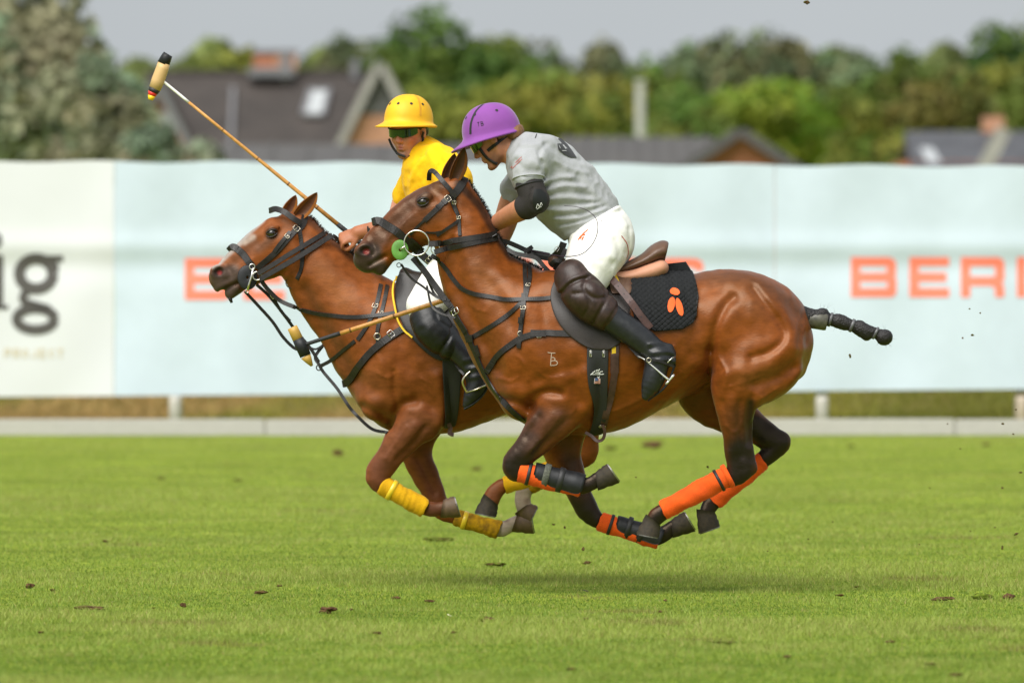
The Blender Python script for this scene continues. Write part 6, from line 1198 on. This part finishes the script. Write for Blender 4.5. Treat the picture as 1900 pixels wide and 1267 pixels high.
# stirrup iron of the near side
def stirrup(parent, Y0, pts, tread, lat, mt):
    v, f = tube([Vector(Q(Y0, px, py, l)) for px, py, l in pts], [.0045, .005, .006, .0075, .009], 8, flat=(1.0, .55), step=.01); o_ = mesh('stirrup', v, f, mt, parent)
    v, f = tube([Vector(Q(Y0, *t)) for t in tread], .007, 8, flat=(1.6, .7)); mesh('stirrup_tread', v, f, mt, o_); return o_
stirrup(sdN, YN, [(1184, 661, .36), (1196, 667, .395), (1212, 680, .41), (1228, 694, .41), (1240, 704, .405)], [(1249, 697, .41), (1243, 704, .38), (1237, 711, .41)], .4, mat('white_stirrup_metal', (.82, .82, .80), rough=.25, metal=.6))
strap(sdN, YN, [(1196, 668, .42), (1215, 668, .415), (1235, 674, .40), (1250, 680, .38)], [], 5, leather, 'spur_strap')
v, f = torus(Q(YN, 1204, 668, .425), (0, 1, 0), .010, .0018, 18, 6); mesh('spur_ring', v, f, brass, sdN)
v, f = tube([Vector(Q(YN, 1238, 673, .405)), Vector(Q(YN, 1247, 664, .395)), Vector(Q(YN, 1253, 662, .38))], [.003, .003, .0025], 6); mesh('spur', v, f, steel, sdN)

# ---------------------------------------------------------------- breastplate of the bay pony
bpN = empty('breastplate', (P(960, 0, 0)[0], 0, P(0, 700, 0)[2]), 'dark leather breastplate straps round the bay pony\'s chest and neck', 'breastplate')
bN = [bvhN]
strap(bpN, YN, [(1066, 619), (1035, 618), (1003, 618), (970, 626), (945, 642), (924, 660), (908, 682), (904, 690)], bN, 12, thick=.007)
strap(bpN, YN, [(973, 490), (974, 515), (975, 535), (974, 556)], bN, 8); strap(bpN, YN, [(981, 492), (983, 512), (980, 530), (975, 552)], bN, 8)
strap(bpN, YN, [(972, 545), (971, 575), (967, 610), (963, 645)], bN, 9, off=.005); strap(bpN, YN, [(971, 558), (950, 578), (924, 597), (900, 612), (872, 628)], bN, 9)
strap(bpN, YN, [(766, 478, .03), (785, 500, .03), (804, 526, .035), (825, 555, .05), (842, 577, .06), (856, 602), (869, 625), (881, 650), (892, 676), (903, 699), (918, 724), (936, 746), (953, 763), (970, 778)], bN, 12, name='martingale', thick=.006)
strap(bpN, YN, [(838, 574), (850, 590), (866, 615)], bN, 13, off=.008); strap(bpN, YN, [(884, 640), (891, 660)], bN, 10, off=.010)
buckle(bpN, YN, (980, 530), (-.2, 1), 8, 7, bN); buckle(bpN, YN, (971, 571), (0, 1), 10, 6, bN); buckle(bpN, YN, (1000, 620), (1, 0), 12, 8, bN, steel); buckle(bpN, YN, (848, 577), (.6, .8), 17, 10, bN, steel, .014, .0022)
strap(bpN, YN, [(985, 618), (1012, 619)], bN, 13, off=.009); strap(bpN, YN, [(968, 588), (967, 600)], bN, 10, off=.009, name='keeper')
strap(bpN, YN, [(868, 628), (880, 627)], bN, 14, off=.012, name='keeper')
v, f = torus(Q(YN, 965, 619, .235), (0, 1, 0), .011, .002, 20, 6); mesh('ring', v, f, brass, bpN)

# ---------------------------------------------------------------- bridle and reins of the bay pony
brN = empty('bridle', (P(800, 0, 0)[0], 0, P(0, 440, 0)[2]), 'dark leather bridle with a large bit ring and green bit guard on the bay pony', 'bridle')
strap(brN, YN, [(796, 334, -.03), (797, 322, -.01), (801, 317, .02), (808, 321, .05), (820, 335, .085), (833, 350, .092), (846, 366, .088)], [], 9, name='browband', thick=.006)
strap(brN, YN, [(862, 331), (858, 340), (850, 352), (842, 362)], bN, 15, name='headpiece', thick=.005)
strap(brN, YN, [(842, 360), (826, 374), (806, 393), (788, 410)], bN, 10, name='cheekpiece', off=.004); strap(brN, YN, [(796, 402), (780, 416), (768, 428), (762, 436)], bN, 5, name='cheekpiece')
strap(brN, YN, [(828, 373), (822, 378)], bN, 12, off=.008, name='keeper'); strap(brN, YN, [(815, 384), (812, 387)], bN, 12, off=.008, name='keeper')
strap(brN, YN, [(846, 362), (842, 375), (847, 390), (852, 405), (853, 420), (854, 438)], bN, 7, name='throatlatch'); strap(brN, YN, [(836, 372), (842, 388), (852, 404)], bN, 4, name='throatlatch'); strap(brN, YN, [(850, 410), (838, 419), (826, 427), (811, 437)], bN, 6, name='throatlatch', off=.005); strap(brN, YN, [(822, 429), (806, 432), (790, 431)], bN, 3.5, name='throatlatch')
strap(brN, YN, [(692, 412, .0), (697, 410, .025), (706, 411), (722, 421), (738, 431), (752, 444), (766, 458), (782, 472), (798, 486)], bN, 15, name='noseband', thick=.006)
strap(brN, YN, [(762, 440), (775, 452), (786, 464)], bN, 5, name='noseband_strap', off=.010)
buckle(brN, YN, (831, 370), (-.75, .65), 12, 9, bN, off=.012); buckle(brN, YN, (843, 376), (0, 1), 7, 6, bN); buckle(brN, YN, (852, 404), (.2, 1), 8, 5, bN); buckle(brN, YN, (797, 482), (.7, .7), 14, 10, bN, off=.012)
latR = .105
v, f = torus(Q(YN, 773, 451, latR), (.12, 1, 0), 23.2 / 400, .0036, 48, 8); mesh('bit_ring', v, f, steel, brN)
v, f = torus(Q(YN, 808, 462.5, .11), (0, 1, 0), 8.2 / 400, .0024, 26, 8); mesh('rein_ring', v, f, steel, brN)
# bit guard: thick disc with a hole
gv, gf = [], []; n = 40; cg = Vector(Q(YN, 742, 464, .083)); u1, u2, nn = Vector((.97, .12, .10)), Vector((-.1, .05, .99)), Vector((.15, -.98, 0)).normalized()
for (rr, hh) in ((.16, 0), (.16, .009), (.22, .010), (.9, .010), (1.0, .006), (1.0, 0)):
    for j in range(n): a = 2 * math.pi * j / n; gv.append(cg + (u1 * math.cos(a) * .040 + u2 * math.sin(a) * .0475) * rr + nn * hh)
gf = [((i + 1) * n + j, (i + 1) * n + (j + 1) % n, i * n + (j + 1) % n, i * n + j) for i in range(5) for j in range(n)]; mesh('bit_guard', gv, gf, greenp, brN)
v, f = tube([Vector(Q(YN, 741, 463, .06)), Vector(Q(YN, 744, 462, .10)), Vector(Q(YN, 752, 457, .108))], [.0045, .005, .004], 8); mesh('bit_mouthpiece', v, f, steel, brN)
bAll = [bvhN]
strap(brN, YN, [(796, 453, .118), (820, 451, .125), (850, 446), (880, 442), (905, 438), (920, 434)], bAll, 11, name='rein', off=.008); strap(brN, YN, [(806, 468, .115), (830, 461, .118), (855, 456), (885, 450), (908, 446), (921, 443)], bAll, 10, name='rein', off=.006)
strap(brN, YN, [(917, 436, .07), (923, 446, .02), (940, 449, -.01), (960, 457, -.02), (980, 466, -.02), (1000, 470, -.01), (1020, 474, 0)], [], 9, name='rein')
strap(brN, YN, [(940, 462, .01), (955, 470, .03), (975, 474, .05), (995, 479, .06), (1010, 495, .07), (1022, 506, .07), (1034, 506, .04)], [], 8, name='rein'); strap(brN, YN, [(975, 463, .0), (990, 474, .02), (1015, 480, .0), (1030, 480, 0)], [], 8, name='rein'); strap(brN, YN, [(972, 468, .03), (988, 458, .02)], [], 8, name='rein_keeper')
strap(brN, YN, [(800, 474, .10), (816, 484, .10), (829, 499), (840, 516), (856, 533), (875, 543), (893, 548), (920, 553), (945, 556), (980, 556), (1024, 553)], bAll, 8.5, name='draw_rein', off=.006)
strap(brN, YN, [(770, 474, .06), (782, 494, .03), (794, 520, .02), (806, 545, .02), (820, 556, .04), (835, 558, .06)], [], 4.5, name='loose_thong', thick=.003); strap(brN, YN, [(792, 530, .03), (800, 565, .04), (815, 580, .06), (845, 590, .1)], [], 4, name='loose_thong', thick=.003)
strap(brN, YN, [(744, 490, .04), (762, 515, .03), (785, 532, .03), (810, 551, .04), (828, 556, .06)], [], 4.5, name='loose_thong', thick=.003)
v, f = torus(Q(YN, 740, 492, .03), (.3, 1, 0), .010, .002, 18, 6); mesh('curb_ring', v, f, leather, brN)
# rein ends, gathered in front of the pommel
strap(brN, YN, [(1024, 480, .02), (1034, 470, .04), (1042, 460, .05), (1046, 450, .05)], [], 13, name='rein_end', thick=.006); strap(brN, YN, [(1030, 500, .05), (1036, 486, .07), (1044, 474, .075), (1050, 462, .07)], [], 9, name='rein_end', thick=.005); strap(brN, YN, [(1022, 492, .06), (1030, 484, .08), (1040, 486, .08), (1042, 498, .07)], [], 8, name='rein_end', thick=.005)
buckle(brN, YN, (1033, 462), (.5, -.8), 7, 9, [obj_bvh(brN.children[-3])], steel)
# freeze brand on the shoulder
for pp in ([(1016, 653), (1023, 654), (1030, 654)], [(1023, 654), (1022, 664)], [(1022, 664), (1021, 677)], [(1022, 662), (1028, 663), (1029, 667), (1022, 669)], [(1022, 669), (1030, 668), (1034, 672), (1031, 676), (1021, 677)]): strap(horseN, YN, pp, bN, 1.5, mat('white_brand_hair', (.42, .32, .23), rough=.9), 'brand_mark', .0006, .0008, .004)

# ================================================================ TACK of the chestnut pony
bF = [bvhF]
sdF = saddle('black saddle with yellow piping under the rider in yellow', YF, dict(seat=[(752, 508, 12, .05), (770, 514, 11, .07), (810, 516, 10, .11), (860, 514, 9, .13), (900, 505, 10, .14), (925, 495, 10, .12)], panel=[(775, 522, 15, .06, .06), (830, 526, 14, .07, .08), (900, 520, 12, .07, .09)]), (leatherD, leatherD), 850, 530)
flF = flap(sdF, YF, [((740, 505), (880, 510)), ((736, 530), (885, 535)), ((734, 560), (885, 565)), ((742, 590), (880, 590)), ((758, 618), (875, 615)), ((778, 640), (868, 640)), ((800, 660), (855, 660)), ((818, 668), (842, 668))], bF, leather, 'flap', .014)
strap(sdF, YF, [(736, 512), (733, 535), (733, 558), (738, 588), (752, 612), (768, 626)], bF, 3.5, webY, 'piping', .003, .016)
flap(sdF, YF, [((822, 655), (858, 655)), ((821, 685), (857, 685)), ((821, 715), (855, 715)), ((823, 745), (853, 745)), ((824, 772), (850, 770)), ((820, 792), (846, 788))], bF, strapm, 'girth', .010, .006, 10); bgF = [bvhF, obj_bvh(sdF.children[-1])]
strap(sdF, YF, [(836, 705), (834, 750), (832, 786)], bgF, 12, velcrom, 'girth_elastic', .004, .003)
for dx in (-8, 12): buckle(sdF, YF, (838 + dx, 685), (0, 1), 4, 11, bgF, steel); buckle(sdF, YF, (836 + dx * .8, 720), (1, 0), 5, 5, bgF, brass)
strap(sdF, YF, [(832, 785, .17), (836, 795, .16), (834, 804, .16), (842, 806, .16)], [], 8, leatherR, 'loose_strap')
stirrup(sdF, YF, [(889, 696, .35), (878, 687, .38), (866, 694, .39), (858, 708, .385), (866, 728, .375)], [(866, 728, .375), (885, 722, .40), (906, 712, .37)], .38, brass)
strap(sdF, YF, [(826, 640, .33), (850, 680, .34), (862, 694, .36)], [], 8, leather, 'stirrup_leather')
bpF = empty('breastplate', (P(700, 0, YF)[0], YF, P(0, 700, YF)[2]), 'dark leather breastplate on the chestnut pony\'s chest', 'breastplate')
strap(bpF, YF, [(758, 606), (735, 618), (712, 634), (688, 655), (664, 684), (648, 706), (638, 712)], bF, 14, thick=.009)
strap(bpF, YF, [(707, 528), (702, 555), (696, 575), (685, 600), (665, 630)], bF, 8); strap(bpF, YF, [(719, 530), (714, 560), (708, 585), (702, 615), (704, 645)], bF, 8); strap(bpF, YF, [(660, 632), (640, 648), (615, 668, .05), (597, 678, .02)], bF, 7)
strap(bpF, YF, [(600, 640, -.02), (585, 662, -.01), (592, 676, 0), (600, 690, 0), (625, 720, .02), (645, 750, .04), (660, 768), (690, 795), (720, 802)], bF, 6, name='martingale')
buckle(bpF, YF, (697, 568), (-.3, 1), 10, 8, bF); buckle(bpF, YF, (708, 581), (-.1, 1), 9, 6, bF); buckle(bpF, YF, (726, 620), (.7, -.6), 13, 10, bF, steel, .014); v, f = torus(Q(YF, 700, 624, .235), (0, 1, 0), .015, .0025, 20, 6); mesh('ring', v, f, brass, bpF)
brF = empty('bridle', (P(500, 0, YF)[0], YF, P(0, 480, YF)[2]), 'black leather bridle with a dark bit guard on the chestnut pony', 'bridle')
strap(brF, YF, [(501, 391, .0), (512, 388, .045), (528, 394, .08), (545, 406, .09), (558, 414, .085)], [], 11, name='browband', thick=.007); strap(brF, YF, [(566, 402), (562, 416), (552, 428)], bF, 13, name='headpiece')
strap(brF, YF, [(554, 422), (538, 440), (515, 466), (492, 486), (478, 498)], bF, 11, name='cheekpiece', off=.004); strap(brF, YF, [(540, 432), (522, 452), (510, 468)], bF, 8, name='cheekpiece', off=.010)
strap(brF, YF, [(556, 428), (560, 450), (562, 475), (560, 500), (552, 518)], bF, 8, name='throatlatch'); strap(brF, YF, [(425, 465, .0), (432, 458, .02), (440, 462), (452, 472), (464, 488), (472, 498)], bF, 13, name='noseband', thick=.006)
buckle(brF, YF, (551, 425), (-.65, .75), 12, 9, bF, off=.012); buckle(brF, YF, (534, 440), (-.65, .75), 9, 5, bF, off=.014)
n = 36; gv = []; cg = Vector(Q(YF, 459, 515, .075)); u1, u2, nn = Vector((.98, .1, .05)), Vector((-.05, .05, .99)), Vector((.12, -.99, 0)).normalized()
for (rr, hh) in ((.12, 0), (.12, .009), (.2, .010), (.9, .010), (1.0, .006), (1.0, 0)):
    for j in range(n): a = 2 * math.pi * j / n; gv.append(cg + (u1 * math.cos(a) * .048 + u2 * math.sin(a) * .060) * rr + nn * hh)
mesh('bit_guard', gv, [((i + 1) * n + j, (i + 1) * n + (j + 1) % n, i * n + (j + 1) % n, i * n + j) for i in range(5) for j in range(n)], rubberm, brF)
v, f = join(tube([Vector(Q(YF, 470, 497, .098)), Vector(Q(YF, 467, 512, .10)), Vector(Q(YF, 462, 528, .10)), Vector(Q(YF, 459, 539, .095))], .0055, 8), torus(Q(YF, 468, 495, .10), (0, 1, 0), .013, .003, 20, 6), torus(Q(YF, 477, 512, .10), (0, 1, 0), .020, .003, 24, 6), torus(Q(YF, 459, 540, .095), (0, 1, 0), .008, .0025, 16, 6)); mesh('bit_shank', v, f, steel, brF)
strap(brF, YF, [(478, 508, .115), (505, 492, .12), (535, 473, .115), (565, 455, .10), (590, 440, .07), (603, 431, .04)], [], 9, name='rein'); strap(brF, YF, [(482, 518, .115), (510, 502, .12), (545, 482, .12), (580, 460, .10), (606, 443, .075), (617, 437, .07)], [], 10, name='rein')
strap(brF, YF, [(484, 520, .10), (498, 538, .09), (520, 558, .08), (548, 570, .10), (575, 578), (610, 584), (650, 588), (700, 586), (738, 580)], bF, 8, name='draw_rein', off=.006)
strap(brF, YF, [(454, 540, .06), (478, 566, .04), (505, 596, .02), (525, 625, .01), (545, 645, 0), (560, 650, 0)], [], 6, name='curb_rein', thick=.003); strap(brF, YF, [(476, 528, .07), (495, 545, .05), (510, 562, .04), (530, 588, .02), (550, 615, 0), (575, 645, 0), (592, 672, 0)], [], 6, name='curb_rein', thick=.003); strap(brF, YF, [(505, 548, .05), (520, 575, .03), (538, 596, .02)], [], 6, name='curb_rein', thick=.003)
strap(brF, YF, [(600, 640, 0), (585, 648, 0), (570, 642, 0)], [], 4, name='loose_thong', thick=.003); v, f = torus(Q(YF, 592, 682, 0), (.2, 1, 0), .013, .003, 18, 6); mesh('knot', v, f, leather, brF)
v, f = torus(Q(YF, 541, 524, .04), (.15, 1, 0), .028, .0022, 26, 6, sx=1.0); mesh('throat_loop', v, f, leather, brF)
v, f = tube([Vector(Q(YF, 422, 548, .01)), Vector(Q(YF, 428, 556, .01)), Vector(Q(YF, 430, 562, .01))], [.006, .009, .006], 8); mesh('lip_strap', v, f, leather, brF)
buckle(brF, YF, (508, 549), (.6, .8), 9, 8, bF, brass)
strap(brF, YF, [(617, 437, .07), (622, 440, .07), (628, 446, .06), (652, 474, .0), (664, 488, -.02)], [], 7, name='rein')
# ================================================================ MALLETS, WHIP, TURF CLODS
cane = mat('bamboo_cane', (.52, .255, .065), rough=.4, spec=.4, nscale=20, namt=.2, stretch=(2, 2, 2), bscale=60, bstr=.1); headm = mat('pale_mallet_wood', (.60, .40, .17), rough=.5, nscale=14, namt=.25, two=(.42, .25, .09), bscale=60, bstr=.15); headY = mat('yellow_mallet_wood', (.50, .30, .06), rough=.5, nscale=14, namt=.3, two=(.36, .19, .03), bscale=60, bstr=.15); whiteP = mat('white_paint', (.80, .80, .76), rough=.4); redP = mat('red_paint', (.70, .03, .02), rough=.4); yelP = mat('yellow_paint', (.85, .55, .01), rough=.4)
def mallet(label, Y0, head, shaft, segs, nodes=()):
    s = S(Y0); e = empty('polo_mallet', Q(Y0, *shaft[0]), label, 'mallet')
    for nm, m_, pts in head: v, f = tube([Vector(Q(Y0, px, py, l)) for px, py, l, r in pts], [r / s for *_, r in pts], 18); mesh(nm, v, f, m_, e)
    a, b = Vector(Q(Y0, *shaft[0])), Vector(Q(Y0, *shaft[1]))
    for nm, m_, t0, t1, r0, r1 in segs: v, f = tube([a + (b - a) * (t0 + (t1 - t0) * k / 6) for k in range(7)], [(r0 + (r1 - r0) * k / 6) / s for k in range(7)], 10); mesh(nm, v, f, m_, e)
    for t_, r_ in nodes: p = a + (b - a) * t_; d = (b - a).normalized(); v, f = tube([p - d * .004, p, p + d * .004], [r_ * .98 / s, (r_ + .5) / s, r_ * .98 / s], 10); mesh('cane_node', v, f, mat('dark_cane_ring', (.16, .07, .02), rough=.5), e)
    return e
mallet('raised polo mallet with pale wooden head and black, red and yellow ends', YF,
  [('head', headm, [(304, 118, -.1, 11.5), (301, 128, -.1, 12), (293, 150, -.1, 12.5), (287, 166, -.1, 11)]), ('head_cap', rubberm, [(312, 101, -.1, 9), (309, 106, -.1, 10.2), (303, 119, -.1, 11.8)]), ('head_band', tapem, [(287, 165, -.1, 11.2), (284, 172, -.1, 9.5)]), ('head_band', redP, [(284, 171, -.1, 9.3), (281.5, 178, -.1, 7.2)]), ('head_tip', yelP, [(281.5, 178, -.1, 7.3), (279, 186, -.1, 4.6)])],
  [(299, 148, -.1), (680, 460, -.055)], [('shaft_tip', whiteP, .0, .135, 2.6, 2.7), ('shaft', cane, .135, .86, 2.7, 4.3), ('grip', strapm, .86, 1.0, 4.6, 5.5)], [(.30, 3.0), (.47, 3.4), (.62, 3.8), (.76, 4.1)])
mallet('lowered polo mallet with yellow and black head crossing the chestnut pony\'s chest', 0.0,
  [('head', headY, [(542, 607, -.45, 9.6), (546, 615, -.45, 10), (555, 634, -.45, 10.5)]), ('head_wrap', rubberm, [(553, 629, -.45, 10.8), (559, 642, -.45, 11.4), (567, 660, -.45, 10.8)]), ('head_tip', headY, [(567, 660, -.45, 10.3), (572, 668, -.45, 7.5), (579, 679, -.45, 2.5)])],
  [(560, 641, -.45), (872, 542, -.30)], [('shaft_wrap', strapm, .0, .23, 3.6, 4.4), ('shaft', cane, .23, .90, 4.2, 4.6), ('grip', strapm, .90, 1.06, 5.2, 6)], [(.29, 4.6), (.55, 4.8)])
wp = [(978, 462, .0), (1000, 468, .08), (1030, 474, .22), (1058, 476, .31), (1082, 470, .33), (1100, 452, .335), (1109, 428, .33), (1106, 406, .32), (1090, 391, .31), (1070, 384, .30), (1047, 382, .29)]
v, f = tube([Vector(Q(0, *p)) for p in wp], [.0035, .003, .0026, .0024, .0022, .002, .002, .0019, .0018, .0016, .0014], 6, step=.012); wo = centre_origin(mesh('riding_whip', v, f, mat('dark_purple_whip', (.03, .016, .032), rough=.4))); tag(wo, 'thin dark whip bending in a loop over the white trousers', 'whip')
soilm = mat('torn_turf_soil', attr=True, rough=.95, spec=.1, nscale=60, namt=.45, bscale=90, bstr=.8, bdist=.01)
def clod(px, py, wpx, hpx, label, group, air=None, seed=0, green=.2, name='turf_clod'):
    rg = np.random.default_rng(seed + 500); Y = HC * FPX / (py + hpx * .35 - 500) - DC if air is None else air; s = S(Y); bm = bmesh.new(); bmesh.ops.create_icosphere(bm, subdivisions=3, radius=1.0); V = np.array([v.co[:] for v in bm.verts]); F = [tuple(v.index for v in f.verts) for f in bm.faces]; bm.free()
    K = rg.normal(size=(10, 3)) * rg.uniform(1.5, 7, (10, 1)); ph = rg.uniform(0, 6.28, 10); nz = sum(np.sin(V @ K[i] + ph[i]) / (1 + .35 * np.linalg.norm(K[i])) for i in range(10)); V = V * (1 + .33 * nz)[:, None]; V /= np.abs(V).max(0)
    x, _, z = P(px, py, Y); rx, rz = wpx / s / 2, hpx / s / 2; V = V * np.array([rx, rx * .8, rz]); V[:, 2] = V[:, 2] + (z if air is not None else max(rz * .8, .014)); V[:, 0] += x; V[:, 1] += Y
    col = np.tile([.095, .050, .026], (len(V), 1)) * rg.uniform(.6, 1.5, (len(V), 1)); g = smooth01((nz - .25 + green) * 1.2) * min(1, green * 2.5); col += (np.array([.10, .14, .015]) - col) * g[:, None]
    o = mesh(name, V, F, soilm, col=col, smooth=air is None); centre_origin(o); return tag(o, label, 'clod', group)
GR = 'clods of torn turf on the field'
for k, (px, py, w_, h_, lb, gr) in enumerate([(607, 1132, 40, 17, 'rounded reddish brown clod standing alone on the near grass', .0), (1212, 826, 46, 17, 'largest dark clod on the far grass below the bay pony\'s belly', .1), (628, 840, 22, 15, 'dark clod on the far grass left of the chestnut pony\'s knee', .1), (812, 1001, 62, 11, 'flat brown clod under the chestnut pony\'s front hooves', .35), (908, 1149, 40, 14, 'mossy green and brown clod right of the rounded clod', .5), (920, 1048, 44, 9, 'flat dark green clod below the lowest yellow bandage', .5), (484, 1101, 30, 9, 'flat brown clod left of the rounded reddish clod', .2), (165, 1130, 62, 9, 'long flat brown clod at lower left', .15), (55, 1087, 20, 13, 'small dark clod near the left edge', .1), (340, 1124, 13, 10, 'small round dark clod between the long clod and the rounded clod', .1),
  (1755, 1113, 58, 10, 'flat black clod in the row at lower right', .15), (1822, 1107, 44, 13, 'mossy clod in the middle of the row at lower right', .6), (1871, 1107, 26, 15, 'reddish clod at the right end of the row at lower right', .05), (1345, 1194, 62, 8, 'thin flat clod on the near grass at bottom right of centre', .35), (1090, 1046, 20, 7, 'small brown clod below the bay pony\'s front hoof', .15), (1775, 1255, 30, 9, 'brown clod at the bottom edge on the right', .2), (885, 870, 22, 8, 'faint clod behind the chestnut pony\'s yellow hind wrap', .3), (1130, 832, 32, 7, 'low dark patch of turf beside the largest dark clod', .3)]): clod(px, py, w_, h_, lb, GR, seed=k, green=gr)
for k, (px, py, w_, h_) in enumerate([(98, 1097, 12, 7), (285, 1132, 9, 5), (520, 1090, 14, 5), (735, 1112, 22, 6), (797, 1118, 22, 6), (652, 1134, 8, 5), (1088, 1151, 16, 6), (1225, 1138, 9, 6), (1560, 1107, 22, 6), (1590, 1092, 12, 5), (195, 1006, 14, 6), (300, 888, 16, 6), (440, 892, 22, 6), (700, 1178, 20, 6), (840, 1177, 18, 6), (1060, 1245, 22, 6), (75, 1176, 14, 6), (1650, 1194, 26, 6), (1725, 1236, 24, 6), (1460, 1222, 20, 5), (1235, 1117, 9, 5), (1830, 825, 20, 6), (1580, 828, 16, 6), (60, 1268, 18, 7), (985, 905, 10, 5)]): clod(px, py, w_, h_, 'small crumb of torn turf lying on the grass', 'crumbs of turf on the grass', seed=50 + k, green=.3, name='turf_crumb')
for k, (px, py, w_, h_, a_) in enumerate([(1497, 5, 13, 9, 1.0)]): clod(px, py, w_, h_, 'dark flying clod against the sky at the top edge', 'flying turf', air=a_, seed=90)
for k, (px, py, w_, h_) in enumerate([(1577, 660, 5, 9), (1804, 622, 8, 5), (1786, 627, 4, 4), (1799, 573, 4, 3), (1819, 581, 4, 4), (1313, 866, 5, 5), (1860, 786, 7, 4), (1885, 760, 4, 4), (1880, 805, 5, 3), (1894, 876, 9, 4), (1782, 832, 4, 4), (1758, 786, 3, 3), (1860, 1015, 5, 10), (1886, 990, 10, 6), (1846, 978, 4, 3), (1800, 985, 4, 3), (1424, 1022, 4, 3), (1500, 1000, 4, 3), (1545, 968, 3, 3), (1706, 1010, 3, 3), (1082, 1018, 6, 8), (1027, 973, 7, 4), (1048, 978, 5, 5), (1180, 885, 4, 3), (1860, 905, 5, 4), (1560, 772, 3, 3), (1725, 905, 4, 3)]): clod(px, py, w_, h_, 'tiny speck of kicked-up soil flying behind the ponies', 'flying specks of soil', air=random.uniform(-.6, 1.2), seed=100 + k, name='soil_speck')
def straw(a, b, label, m_, r=.004):
    Ya = HC * FPX / (a[1] - 500) - DC; v, f = tube([Vector(P(*a, Ya)) + Vector((0, 0, .01)), Vector(P((a[0] + b[0]) / 2, (a[1] + b[1]) / 2 - 2, Ya)) + Vector((0, 0, .012)), Vector(P(*b, Ya)) + Vector((0, 0, .008))], [r * .6, r, r * .5], 6); tag(centre_origin(mesh('straw', v, f, m_)), label, 'straw')
straw((830, 1143), (850, 1160), 'pale broken straw lying beside the mossy clod', mat('pale_straw', (.62, .58, .42), rough=.7)); straw((1082, 1098), (1098, 1108), 'dark twig lying on the grass below the bay pony', mat('dark_twig', (.05, .04, .03), rough=.8), .003)
